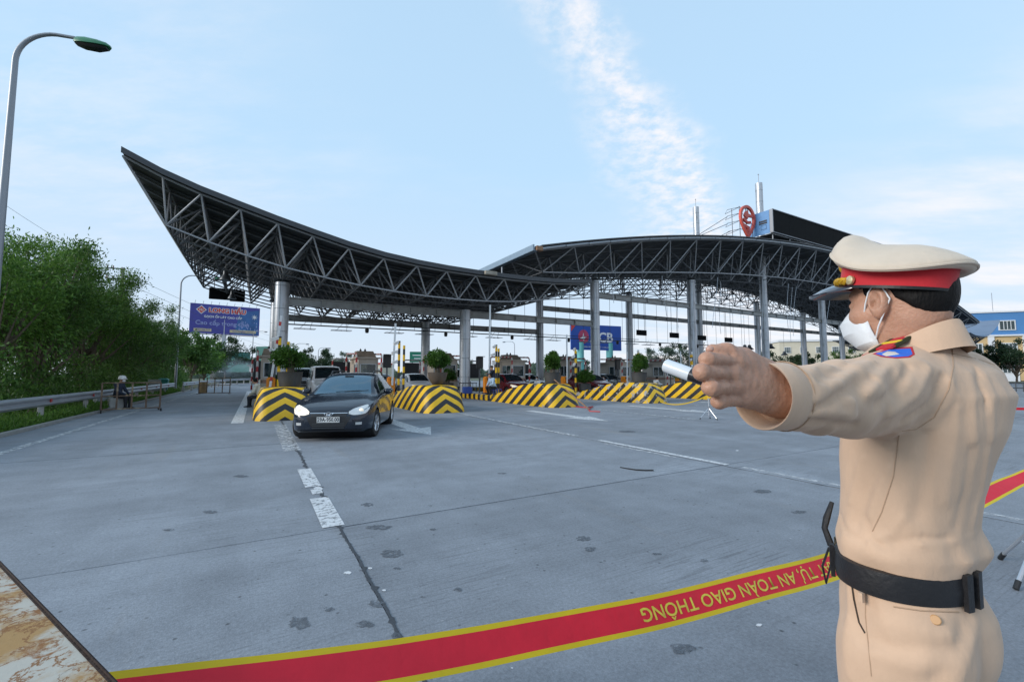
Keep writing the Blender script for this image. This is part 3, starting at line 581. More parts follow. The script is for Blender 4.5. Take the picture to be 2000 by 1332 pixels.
# ================================================================ TOLL ISLANDS AND THEIR EQUIPMENT
def stripes(name, ca, cb, vec, period, duty=0.5, absx=False, wear=0.0, wcol=(0.3, 0.3, 0.3), sides_only=None, rough=0.5, off=0.0):
    m = bpy.data.materials.new(name); m.use_nodes = True; t = m.node_tree; b = t.nodes['Principled BSDF']; l = t.links.new
    tcn = N(t, 'ShaderNodeTexCoord'); sp = N(t, 'ShaderNodeSeparateXYZ'); l(tcn.outputs['Object'], sp.inputs[0])
    acc = None
    for k, ax in enumerate('XYZ'):
        if not vec[k]: continue
        src = sp.outputs[ax]
        if ax == 'X' and absx: q = N(t, 'ShaderNodeMath', operation='ABSOLUTE'); l(src, q.inputs[0]); src = q.outputs[0]
        q = N(t, 'ShaderNodeMath', operation='MULTIPLY'); l(src, q.inputs[0]); q.inputs[1].default_value = vec[k]; src = q.outputs[0]
        if acc is not None: q = N(t, 'ShaderNodeMath', operation='ADD'); l(acc, q.inputs[0]); l(src, q.inputs[1]); src = q.outputs[0]
        acc = src
    nz = N(t, 'ShaderNodeTexNoise'); nz.inputs['Scale'].default_value = 6; nz.inputs['Detail'].default_value = 5; l(tcn.outputs['Object'], nz.inputs['Vector'])
    wob = N(t, 'ShaderNodeMath', operation='MULTIPLY_ADD'); wob.inputs[1].default_value = 0.05 * period; wob.inputs[2].default_value = 0.0; l(nz.outputs[0], wob.inputs[0])
    ad = N(t, 'ShaderNodeMath', operation='ADD'); l(acc, ad.inputs[0]); l(wob.outputs[0], ad.inputs[1])
    dv_ = N(t, 'ShaderNodeMath', operation='MULTIPLY_ADD'); dv_.inputs[1].default_value = 1.0 / period; dv_.inputs[2].default_value = 100.0 + off; l(ad.outputs[0], dv_.inputs[0])
    fr = N(t, 'ShaderNodeMath', operation='FRACT'); l(dv_.outputs[0], fr.inputs[0])
    lt = N(t, 'ShaderNodeMath', operation='LESS_THAN'); lt.inputs[1].default_value = duty; l(fr.outputs[0], lt.inputs[0])
    mx = N(t, 'ShaderNodeMixRGB'); mx.inputs['Color1'].default_value = (*cb, 1); mx.inputs['Color2'].default_value = (*ca, 1); l(lt.outputs[0], mx.inputs['Fac'])
    mr = N(t, 'ShaderNodeMapRange'); mr.inputs['To Min'].default_value = 0.78; mr.inputs['To Max'].default_value = 1.15; l(nz.outputs[0], mr.inputs['Value'])
    ml = N(t, 'ShaderNodeMixRGB', blend_type='MULTIPLY'); ml.inputs['Fac'].default_value = 1; l(mx.outputs[0], ml.inputs['Color1']); l(mr.outputs[0], ml.inputs['Color2']); last = ml.outputs[0]
    if wear:
        wz = N(t, 'ShaderNodeTexNoise'); wz.inputs['Scale'].default_value = 2.6; wz.inputs['Detail'].default_value = 10; wz.inputs['Roughness'].default_value = 0.72; l(tcn.outputs['Object'], wz.inputs['Vector'])
        oi = N(t, 'ShaderNodeObjectInfo'); ofs = N(t, 'ShaderNodeVectorMath', operation='SCALE'); 
        wr_ = N(t, 'ShaderNodeMapRange'); wr_.inputs['From Min'].default_value = 0.70 - 0.3 * wear; wr_.inputs['From Max'].default_value = 0.73 - 0.3 * wear; l(wz.outputs[0], wr_.inputs['Value'])
        wm_ = N(t, 'ShaderNodeMixRGB'); wm_.inputs['Color2'].default_value = (*wcol, 1); l(wr_.outputs[0], wm_.inputs['Fac']); l(last, wm_.inputs['Color1']); last = wm_.outputs[0]
    if sides_only is not None:
        gn = N(t, 'ShaderNodeNewGeometry'); gs = N(t, 'ShaderNodeSeparateXYZ'); l(gn.outputs['Normal'], gs.inputs[0])
        gt = N(t, 'ShaderNodeMath', operation='GREATER_THAN'); gt.inputs[1].default_value = 0.7; l(gs.outputs['Z'], gt.inputs[0])
        tm = N(t, 'ShaderNodeMixRGB'); tm.inputs['Color2'].default_value = (*sides_only, 1); l(gt.outputs[0], tm.inputs['Fac']); l(last, tm.inputs['Color1']); last = tm.outputs[0]
    l(last, b.inputs['Base Color']); b.inputs['Roughness'].default_value = rough
    bz = N(t, 'ShaderNodeTexNoise'); bz.inputs['Scale'].default_value = 40; l(tcn.outputs['Object'], bz.inputs['Vector']); bn = N(t, 'ShaderNodeBump'); bn.inputs['Strength'].default_value = 0.25; bn.inputs['Distance'].default_value = 0.01; l(bz.outputs[0], bn.inputs['Height']); l(bn.outputs[0], b.inputs['Normal'])
    MT[name] = m; return m
YEL, BLK = (0.80, 0.47, 0.008), (0.018, 0.02, 0.026)
NOSE = [stripes('nose_chevron', YEL, BLK, (0.72, 0.60, 0.86), 0.46, 0.52, True, 0.12, off=0.70),
        stripes('nose_chevron_chipped', YEL, BLK, (0.72, 0.60, 0.86), 0.46, 0.52, True, 0.34, (0.34, 0.33, 0.31), off=0.70),
        stripes('nose_chevron_scuffed', YEL, BLK, (0.72, 0.60, 0.86), 0.46, 0.52, True, 0.55, (0.36, 0.35, 0.33), off=0.70)]
KERB = stripes('island_kerb_stripes', YEL, BLK, (0, 1, 0), 0.62, 0.5, wear=0.3, sides_only=(0.27, 0.27, 0.26))
RW = stripes('red_white_pipe', (0.40, 0.03, 0.035), (0.62, 0.60, 0.58), (0.0, 1.0, 1.0), 0.62, 0.5, wear=0.3, wcol=(0.12, 0.07, 0.05))
YB = stripes('yellow_black_pole', YEL, BLK, (0, 0, 1), 0.62, 0.5)
ARM = stripes('barrier_arm_red_white', (0.55, 0.05, 0.04), (0.74, 0.74, 0.75), (0, 0, 1), 0.85, 0.22)
ARMW = pm('barrier_arm_white', (0.74, 0.76, 0.78), rough=0.4, var=0.05)
ORANGE = pm('cabinet_orange', (0.78, 0.26, 0.012), rough=0.45, var=0.1)
BEIGE = pm('booth_beige', (0.50, 0.44, 0.37), rough=0.65, var=0.1, scale=2, dirt=(0.3, 0.26, 0.2), dirt_amt=0.2)
BROWN = pm('booth_brown', (0.33, 0.20, 0.15), rough=0.65, var=0.12)
ROOFM = pm('booth_roof_tin', (0.24, 0.20, 0.16), rough=0.7, var=0.25)
WFR = pm('window_frame_white', (0.62, 0.64, 0.66), rough=0.4, var=0.05)
GLB = glass_mat('booth_glass', (0.05, 0.08, 0.09), 0.04, 0.6)
POTM = [pm('pot_charcoal', (0.045, 0.047, 0.05), rough=0.55, var=0.2, bump=0.1), pm('pot_brown', (0.09, 0.072, 0.062), rough=0.6, var=0.2, bump=0.1)]
SOIL = pm('soil', (0.035, 0.025, 0.018), rough=0.95, var=0.3)
BARK = pm('bark', (0.12, 0.095, 0.07), rough=0.9, var=0.3, scale=6, bump=0.5, bscale=20, stretch=(3, 3, 0.6))
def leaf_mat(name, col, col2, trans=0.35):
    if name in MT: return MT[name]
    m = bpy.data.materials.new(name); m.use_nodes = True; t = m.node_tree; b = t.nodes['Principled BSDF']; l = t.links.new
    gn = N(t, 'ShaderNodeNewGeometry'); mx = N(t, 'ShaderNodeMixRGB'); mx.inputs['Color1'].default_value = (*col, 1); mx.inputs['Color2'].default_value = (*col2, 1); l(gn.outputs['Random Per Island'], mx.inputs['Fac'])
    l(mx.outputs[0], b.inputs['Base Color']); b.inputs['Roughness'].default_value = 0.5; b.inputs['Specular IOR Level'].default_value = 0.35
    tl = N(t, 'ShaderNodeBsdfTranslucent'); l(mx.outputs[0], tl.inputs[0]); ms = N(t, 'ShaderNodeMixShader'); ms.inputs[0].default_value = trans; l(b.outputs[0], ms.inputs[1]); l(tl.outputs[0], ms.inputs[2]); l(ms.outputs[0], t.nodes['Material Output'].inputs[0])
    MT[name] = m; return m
LEAF_POT = leaf_mat('leaf_pot', (0.03, 0.085, 0.012), (0.075, 0.17, 0.025))
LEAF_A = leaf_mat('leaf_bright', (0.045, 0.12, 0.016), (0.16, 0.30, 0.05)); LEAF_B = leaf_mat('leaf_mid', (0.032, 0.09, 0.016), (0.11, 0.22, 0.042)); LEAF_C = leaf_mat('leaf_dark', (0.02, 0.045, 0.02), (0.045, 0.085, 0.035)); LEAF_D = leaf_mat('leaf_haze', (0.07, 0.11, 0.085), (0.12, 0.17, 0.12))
def leaves(pts, dirs, ln, wd, seed=1, droop=0.3):
    """numpy: one bent 2-quad leaf per point; dirs = outward direction"""
    r = np.random.default_rng(seed); n = len(pts); P = np.asarray(pts); D = np.asarray(dirs) + r.normal(0, 0.55, (n, 3)); D[:, 2] -= droop
    D /= np.linalg.norm(D, axis=1)[:, None] + 1e-9
    A = np.cross(D, r.normal(0, 1, (n, 3))); A /= np.linalg.norm(A, axis=1)[:, None] + 1e-9
    Q = np.cross(D, A); l_ = (ln * r.uniform(0.65, 1.25, n))[:, None]; w_ = (wd * r.uniform(0.7, 1.2, n))[:, None]
    V = np.stack([P, P + D * l_ * 0.5 + A * w_ * 0.5, P + D * l_ * 0.95 - Q * l_ * 0.12, P + D * l_ * 0.5 - A * w_ * 0.5], 1).reshape(-1, 3)
    return V, n
def leaf_obj(name, V, n, mat, parent):
    me = bpy.data.meshes.new(name); me.vertices.add(4 * n); me.vertices.foreach_set('co', V.astype(np.float32).ravel())
    me.loops.add(4 * n); me.loops.foreach_set('vertex_index', np.arange(4 * n, dtype=np.int32)); me.polygons.add(n)
    me.polygons.foreach_set('loop_start', np.arange(0, 4 * n, 4, dtype=np.int32)); me.polygons.foreach_set('loop_total', np.full(n, 4, dtype=np.int32))
    me.materials.append(mat); me.update(); me.validate(); return obj(name, me, parent)
def cloud(c, rad, n, rng, shell=0.45, lumps=9):
    """points through an uneven crown: union of random lumps inside an ellipsoid"""
    c = np.array(c); rad = np.array(rad); out = []; dr = []
    lc = rng.normal(0, 1, (lumps, 3)); lc /= np.linalg.norm(lc, axis=1)[:, None]; lc *= rng.uniform(0.25, 0.78, (lumps, 1))
    lr = rng.uniform(0.28, 0.5, lumps)
    pick = rng.integers(0, lumps, n); d = rng.normal(0, 1, (n, 3)); d /= np.linalg.norm(d, axis=1)[:, None]
    rr = rng.uniform(shell, 1.0, (n, 1)) ** 0.6
    q = lc[pick] + d * rr * lr[pick][:, None]
    return c + q * rad, d + q * 0.5
IS = [0.85, 6.3, 11.95, 17.7, 23.3, 29.0, 34.8, 40.5, 46.4]
NOSE_T = 15.75
GI = 'toll islands with striped noses'
isl_lab = ['toll island whose yellow and black chevron nose stands behind the black car', 'toll island with intact chevron nose beside the white hatchback', 'toll island with chevron nose beside the dark red hatchback with lit headlights',
           'toll island with badly chipped grey-patched chevron nose', 'toll island with striped nose behind the chipped one', 'toll island with striped nose behind the police officer', 'toll island with striped nose behind the police officer', 'toll island with striped nose behind the police officer', 'toll island with striped nose behind the police officer']
def nose_mesh(mat):
    st = [(0.0, 0.50, 0.40, 0.04), (0.10, 0.66, 0.50, 0.30), (0.28, 0.80, 0.58, 0.62), (0.5, 0.86, 0.62, 0.88), (0.72, 0.88, 0.64, 0.99), (1.2, 0.88, 0.66, 1.02), (2.3, 0.88, 0.67, 1.0), (3.0, 0.88, 0.68, 0.92), (4.0, 0.88, 0.70, 0.72), (5.0, 0.88, 0.72, 0.50), (5.9, 0.88, 0.75, 0.36)]
    rings = []
    for y, wb, wt, h in st:
        rings.append([(-wb, y, 0.0), (-wb * 0.97, y, h * 0.35), (-(wb * .45 + wt * .55), y, h * 0.75), (-wt, y, h * 0.97), (-wt * 0.85, y, h), (0, y, h * 1.0), (wt * 0.85, y, h), (wt, y, h * 0.97), (wb * .45 + wt * .55, y, h * 0.75), (wb * 0.97, y, h * 0.35), (wb, y, 0.0)])
    m = MB(); m.loft(rings); return m.mesh('nose', mat, smooth=True, fix=True, angle=50)
nose_me = [nose_mesh(m) for m in NOSE]
kerb_me = MB().box((0, 16.9, 0.16), (1.70, 22.4, 0.32)).mesh('kerb_deck', KERB, bevel=0.03)
for i, s in enumerate(IS):
    o = thing('toll_island', isl_lab[i], 'traffic island', W(s, NOSE_T), ROT, GI)
    obj('nose', nose_me[[0, 0, 1, 2, 1, 1, 0, 1, 0][i]], o); obj('kerb_deck', kerb_me, o)
# ---- potted shrubs on the noses
def pot(s, t, z, bowl, br, bh, mat, seed, label, n=5200):
    o = thing('potted_shrub', label, 'potted plant', W(s, t, z), ROT, 'potted shrubs on the toll islands')
    if bowl: pr = [(0.17, 0), (0.22, 0.02), (0.34, 0.2), (0.40, 0.45), (0.42, 0.52), (0.39, 0.52), (0.36, 0.45), (0.02, 0.44)]
    else: pr = [(0.32, 0), (0.35, 0.02), (0.40, 0.30), (0.41, 0.50), (0.43, 0.54), (0.40, 0.54), (0.37, 0.48), (0.02, 0.47)]
    MB().lathe(pr, 22, caps=False).build('pot', mat, o, smooth=True); MB().lathe([(0.37, 0.455), (0.02, 0.47)], 14).build('soil', SOIL, o)
    r = np.random.default_rng(seed); st = MB()
    for k in range(14):
        a = k * 2.4; q = 0.10; e = (br * 0.62 * math.cos(a) * r.uniform(.4, 1), br * .62 * math.sin(a) * r.uniform(.4, 1), 0.5 + bh * r.uniform(.55, 1.0))
        st.tube([(q * math.cos(a), q * math.sin(a), 0.44), (e[0] * .4, e[1] * .4, 0.5 + bh * .28), e], [0.02, 0.014, 0.006], 5)
    st.build('stems', BARK, o)
    P, D = cloud((0, 0, 0.52 + bh * 0.62), (br * 1.06, br * 1.06, bh * 0.50), n, r, 0.3, 26)
    V, k = leaves(P, D, 0.085, 0.05, seed, 0.0); leaf_obj('foliage', V, k, LEAF_POT, o)
pot(1.1, 18.1, 1.0, False, 0.60, 0.86, POTM[0], 1, 'round green shrub in charcoal tub on the nose behind the black car')
pot(6.58, 17.6, 1.01, True, 0.50, 0.86, POTM[1], 2, 'round green shrub in tapering brown bowl on the intact chevron nose')
pot(12.35, 17.5, 1.01, False, 0.48, 0.9, POTM[0], 3, 'green shrub in dark tub with a bare stem leaning beside it')
pot(18.0, 17.4, 1.01, False, 0.50, 0.92, POTM[0], 4, 'green shrub in dark tub on the badly chipped nose')
pot(11.55, 28.9, 0.32, False, 0.62, 0.9, POTM[1], 5, 'low dark green shrub in a tub at the foot of the column')
pot(18.5, 22.6, 0.32, False, 0.6, 0.8, POTM[0], 6, 'dark shrub in a tub beside the barrier pole of the chipped island'); pot(24.6, 20, 0.45, False, 0.75, 1.0, POTM[0], 8, 'wide dark shrub in a tub on the island beyond the chipped nose')
pot(0.9, 26.2, 0.32, False, 0.3, 0.55, POTM[0], 9, 'small shrub in a tub beside the column behind the black car')
# ---- barrier gates
def barrier(s, t, ln, red, lean, label):
    o = thing('barrier_gate', label, 'barrier gate', W(s, t, 0.31), ROT, 'raised barrier gates on the islands')
    m = MB(); m.box((0, 0, 0.5), (0.36, 0.40, 1.0)); m.build('cabinet', ORANGE, o, bevel=0.05)
    MB().box((0, 0, 0.03), (0.46, 0.5, 0.06)).build('base_plate', DKSTEEL, o, bevel=0.01)
    MB().box((0, -0.203, 0.45), (0.26, 0.012, 0.7)).build('cabinet_door', ORANGE, o, bevel=0.005)
    MB().tube([(0, -0.2, 0.86), (0, -0.29, 0.86)], 0.07, 12).build('pivot', DKSTEEL, o, smooth=True)
    a = MB(); a.box((0, 0, ln / 2 - 0.3), (0.10, 0.045, ln)); q = a.build('boom', ARM if red else ARMW, o, (0, -0.31, 0.86), bevel=0.008); q.rotation_euler = (0, lean, 0)
barrier(0.62, 23.3, 3.3, True, R(6), 'orange barrier gate with red and white boom up, behind the charcoal tub')
barrier(6.3, 23.9, 3.3, False, R(2), 'orange barrier gate with white boom up, next to the white hatchback')
barrier(11.9, 23.6, 4.7, False, R(0.5), 'orange barrier gate with a tall white boom up beside the standing worker')
barrier(17.75, 23.8, 3.2, False, R(0), 'orange barrier gate with white boom up behind the shrub with the bare stem')
barrier(23.4, 24.1, 2.2, False, R(1), 'orange barrier gate with short white boom up behind the chipped nose'); barrier(29.1, 24.0, 2.4, False, R(0), 'orange barrier gate with white boom beside the wide dark shrub')
# ---- yellow and black poles with cameras
def cam_box(m, p, d, l=0.34):
    d = Vector(d).normalized(); a = Vector(p); b = a + d * l
    M = d.to_track_quat('Y', 'Z').to_matrix(); m.box((a + b) / 2, (0.10, l, 0.11), M=M); m.box((a + b) / 2 + Vector((0, 0, 0.065)) + d * 0.03, (0.13, l * 1.15, 0.015), M=M)
def cam_pole(s, t, h, cams, label, lean=0.0):
    o = thing('camera_pole', label, 'camera pole', W(s, t, 0.31), ROT, 'striped camera poles on the islands')
    MB().tube([(0, 0, 0), (0, 0, h)], 0.062, 12).build('pole', YB, o, smooth=True); MB().lathe([(0.14, 0), (0.14, 0.03), (0.07, 0.05)], 12).build('base_plate', DKSTEEL, o)
    for (z, dx, dy) in cams:
        m = MB(); m.tube([(0, 0, z - .12), (dx * .3, dy * .3, z - .06)], 0.018, 6); m.build('bracket', STEEL, o); m = MB(); cam_box(m, (dx * .15, dy * .15, z), (dx, dy, -0.25)); m.build('camera', WHITE, o, bevel=0.01)
for i, s in enumerate(IS[:7]):
    w_ = ['behind the charcoal tub', 'beside the intact chevron nose', 'beside the standing worker', 'behind the shrub with the bare stem', 'behind the chipped nose', 'beside the wide dark shrub', 'behind the officer'][i]
    cam_pole(s + 0.05, 22.6, 2.85, [(2.78, -0.5, -0.4), (2.3, -0.7, -0.3), (1.8, -0.7, -0.5)], 'striped pole with three white cameras ' + w_)
    cam_pole(s + 0.42, 23.0, 2.65, [], 'plain yellow and black pole ' + w_)
    o = thing('signal_box', 'dark signal box on a post ' + w_, 'signal', W(s - 0.05, 24.6, 0.31), ROT, 'signal boxes on the islands')
    MB().tube([(0, 0, 0), (0, 0, 1.5)], 0.045, 8).build('post', DKSTEEL, o); MB().box((0, 0, 1.85), (0.42, 0.2, 0.7)).build('box', BLACK, o, bevel=0.02); MB().box((0, -0.15, 2.22), (0.46, 0.34, 0.03)).build('hood', BLACK, o)
# ---- booths
def booth(s, t, label, kind):
    o = thing('toll_booth', label, 'toll booth', W(s, t, 0.31), ROT, 'toll booths on the islands')
    w_, l_, h = 1.25, 2.9, 2.15
    m = MB()                                           # walls with real openings: corner posts, sill band, header
    for x in (-1, 1):
        for y in (-1, 0.08, 1): m.box((x * (w_ / 2 - 0.05), y * (l_ / 2 - 0.05), h / 2), (0.10, 0.12, h))
    m.box((0, -l_ / 2 + .05, 0.475), (w_ - .2, .1, .95)); m.box((0, l_ / 2 - .05, 0.475), (w_ - .2, .1, .95))
    m.box((0, -l_ / 2 + .05, h - 0.16), (w_ - .2, .1, .32)); m.box((0, l_ / 2 - .05, h - .16), (w_ - .2, .1, .32))
    for x in (-1, 1): m.box((x * (w_ / 2 - .05), 0, .475), (.1, l_ - .2, .95)); m.box((x * (w_ / 2 - .05), 0, h - .16), (.1, l_ - .2, .32))
    for x in (-1, 1): m.box((x * (w_ / 2 - .05), 0.75, h / 2), (.1, 1.3, h - .01))
    m.build('wall', BEIGE, o)
    MB().box((0, 0, 0.72), (w_ + .02, l_ + .02, .2)).build('brown_band', BROWN, o)
    MB().box((0, 0, h + 0.05), (w_ + .25, l_ + .3, .1)).build('roof', BEIGE, o, bevel=.02)
    for x in (-1, 1):
        f = MB(); cx = x * (w_ / 2 - .04); f.box((cx, -.65, 1.0), (.07, 1.3, .05)); f.box((cx, -.65, 1.83), (.07, 1.3, .05)); f.box((cx, -1.28, 1.41), (.07, .05, .8)); f.box((cx, -.02, 1.41), (.07, .05, .8)); f.box((cx, -.65, 1.41), (.06, .05, .8)); wf = f.build('window', WFR, o)
        MB().box((x * (w_ / 2 - .05), -.65, 1.41), (.012, 1.2, .8)).build('pane', GLB, wf)
    f = MB(); f.box((0, -l_ / 2 + .04, 0.98), (w_ - .2, .07, .05)); f.box((0, -l_ / 2 + .04, 1.81), (w_ - .2, .07, .05)); f.box((-w_ / 2 + .13, -l_ / 2 + .04, 1.4), (.06, .07, .8)); f.box((w_ / 2 - .13, -l_ / 2 + .04, 1.4), (.06, .07, .8)); wf = f.build('window', WFR, o)
    MB().box((0, -l_ / 2 + .05, 1.4), (w_ - .3, .012, .8)).build('pane', GLB, wf)
    m = MB()                                           # sloping tin hood on the roof
    m.add([(-w_ / 2, -1.0, h + .1), (w_ / 2, -1.0, h + .1), (w_ / 2, .5, h + .1), (-w_ / 2, .5, h + .1), (-w_ / 2 + .1, -.4, h + .55), (w_ / 2 - .1, -.4, h + .55), (w_ / 2 - .1, .45, h + .55), (-w_ / 2 + .1, .45, h + .55)], [(0, 3, 2, 1), (4, 5, 6, 7), (0, 1, 5, 4), (1, 2, 6, 5), (2, 3, 7, 6), (3, 0, 4, 7)])
    m.build('roof_hood', ROOFM, o)
    for x in (-.25, 0.05): MB().lathe([(0.07, 0), (0.07, .1), (.03, .14), (.02, .2)], 8, (x, -.1, h + .54)).build('beacon', BLACK, o)
    if kind: MB().box((w_ / 2 - .09, -.65, .5), (.03, .5, .85)).build('door', BLACK, o)
    MB().box((0, .2, 1.0), (w_ - .3, 1.6, .05)).build('counter', BROWN, o)
bl = ['behind the charcoal tub and column', 'behind the black car', 'behind the brown bowl shrub', 'behind the dark red hatchback with lit headlights', 'behind the shrub with the bare stem', 'behind the parked red hatchback', 'behind the chipped nose', 'beyond the wide dark shrub']
for i in range(8): booth(IS[i] + 0.05, 31.2, 'beige toll booth with tin hood ' + bl[i], i > 4)
# ---- red and white hoop guards round the booths, framed dark boards behind them
def hoop(s, t, ln, h, label):
    o = thing('hoop_guard', label, 'guard rail', W(s, t, 0.31), ROT, 'red and white hoop guards at the booths')
    p = [(0, 0, 0), (0, 0, h - 0.2), (0, 0.06, h - .07), (0, 0.2, h), (0, ln - .2, h + .12), (0, ln - .06, h + .05), (0, ln, h - .1), (0, ln, 0)]
    MB().tube(p, 0.06, 8).build('pipe', RW, o, smooth=True)
    for y in (0, ln): MB().lathe([(0.12, 0), (.12, .025), (.06, .03)], 10, (0, y, 0)).build('foot', DKSTEEL, o)
def board(s, t, label):
    o = thing('framed_board', label, 'sign board', W(s, t, 0.31), ROT, 'dark boards in red and white frames')
    w_, h = 1.45, 2.35
    MB().tube([(-w_ / 2, 0, 0), (-w_ / 2, 0, h - .2), (-w_ / 2 + .06, 0, h - .06), (-w_ / 2 + .2, 0, h), (w_ / 2 - .2, 0, h), (w_ / 2 - .06, 0, h - .06), (w_ / 2, 0, h - .2), (w_ / 2, 0, 0)], 0.06, 8).build('frame', RW, o, smooth=True)
    MB().box((0, 0, 1.45), (w_ - .16, .08, 1.35)).build('panel', pm('board_dark', (0.035, 0.04, 0.048), rough=.5, var=.1), o, bevel=.01)
for i in range(7):
    hoop(IS[i] - 0.78, 29.3, 3.6, 2.45, 'red and white hoop, tree side of booth ' + bl[i]); hoop(IS[i] + 0.78, 29.3, 3.6, 2.45, 'red and white hoop, officer side of booth ' + bl[i])
    board(IS[i] - 0.35, 37.3, 'framed dark board past the booth ' + bl[i])
# plastic stools and a folding table on the third island
STB = pm('stool_blue', (0.03, 0.08, 0.32), rough=.4, var=.08)
def stool(s, t, label):
    o = thing('plastic_stool', label, 'stool', W(s, t, 0.31), ROT, 'blue plastic stools')
    MB().box((0, 0, .29), (.28, .28, .03)).build('seat', STB, o, bevel=.01)
    for x in (-1, 1):
        for y in (-1, 1): MB().tube([(x * .14, y * .14, 0), (x * .11, y * .11, .28)], .02, 6).build('leg', STB, o)
stool(11.55, 22.0, 'blue plastic stool under the sitting worker'); stool(12.05, 22.4, 'blue plastic stool in front of the standing worker')
o = thing('folding_table', 'dark folding table with a blue box shelf beside the column', 'table', W(11.4, 25.2, .31), ROT)
MB().box((0, 0, .6), (1.0, .6, .04)).build('table_top', BLACK, o, bevel=.008)
for x in (-1, 1):
    for y in (-1, 1): MB().tube([(x * .45, y * .25, 0), (x * .45, y * .25, .6)], .018, 6).build('leg', DKSTEEL, o)
o = tag(MB().box((0, 0, 0.2), (.5, .4, .4)).build('storage_box', STB, None, W(10.95, 24.3, .31), ROT, bevel=.03), 'blue storage box beside the dark folding table', 'box')
# the bare leaning pole and its trailing strap by the third nose
o = thing('leaning_pole', 'thin rusty pole leaning across the lane from the dark tub', 'pole', (0, 0, 0))
MB().tube([gp(1150, 799, .02), at(1075, 735, 21.3)], .028, 6).build('pipe', RUST, o)
o = tag(MB().tube([gp(1118, 793, .03), gp(1145, 796, .02), gp(1158, 794, .02), gp(1150, 799, .02), gp(1152, 803, .02), gp(1172, 804, .02)], .025, 5).build('red_strap', REDP), 'tangle of red strap lying on the concrete by a striped nose', 'strap')
# ================================================================ implicit-surface tools
def v3(a): return np.array(a, dtype=np.float32)
def d_caps(P, a, b, ra, rb):
    a, b = v3(a), v3(b); ab = b - a; t = np.clip(((P - a) @ ab) / max(float(ab @ ab), 1e-9), 0, 1)
    return np.linalg.norm(P - (a + t[:, None] * ab), axis=1) - (ra + (rb - ra) * t)
def d_ell(P, c, r, M=None):
    q = P - v3(c)
    if M is not None: q = q @ np.array(M, dtype=np.float32)          # columns of M = local axes
    r = v3(r); k0 = np.linalg.norm(q / r, axis=1); k1 = np.linalg.norm(q / (r * r), axis=1) + 1e-6
    return k0 * (k0 - 1.0) / k1
def d_box(P, c, h, rad, M=None):
    q = P - v3(c)
    if M is not None: q = q @ np.array(M, dtype=np.float32)
    q = np.abs(q) - (v3(h) - rad); return np.linalg.norm(np.maximum(q, 0), axis=1) + np.minimum(q.max(1), 0) - rad
def smin(a, b, k):
    h = np.clip(0.5 + 0.5 * (b - a) / k, 0, 1); return b + (a - b) * h - k * h * (1 - h)
def smax(a, b, k): return -smin(-a, -b, k)
_nr = np.random.default_rng(11); _lat = _nr.uniform(-1, 1, (32, 32, 32)).astype(np.float32)
def vnoise(P, sc):
    q = P * v3(sc) + 100.0; i = np.floor(q).astype(np.int32); f = (q - i).astype(np.float32); f = f * f * (3 - 2 * f); i &= 31; j = (i + 1) & 31
    def g(x, y, z): return _lat[x, y, z]
    x0 = g(i[:, 0], i[:, 1], i[:, 2]) * (1 - f[:, 0]) + g(j[:, 0], i[:, 1], i[:, 2]) * f[:, 0]; x1 = g(i[:, 0], j[:, 1], i[:, 2]) * (1 - f[:, 0]) + g(j[:, 0], j[:, 1], i[:, 2]) * f[:, 0]
    x2 = g(i[:, 0], i[:, 1], j[:, 2]) * (1 - f[:, 0]) + g(j[:, 0], i[:, 1], j[:, 2]) * f[:, 0]; x3 = g(i[:, 0], j[:, 1], j[:, 2]) * (1 - f[:, 0]) + g(j[:, 0], j[:, 1], j[:, 2]) * f[:, 0]
    y0 = x0 * (1 - f[:, 1]) + x1 * f[:, 1]; y1 = x2 * (1 - f[:, 1]) + x3 * f[:, 1]; return y0 * (1 - f[:, 2]) + y1 * f[:, 2]
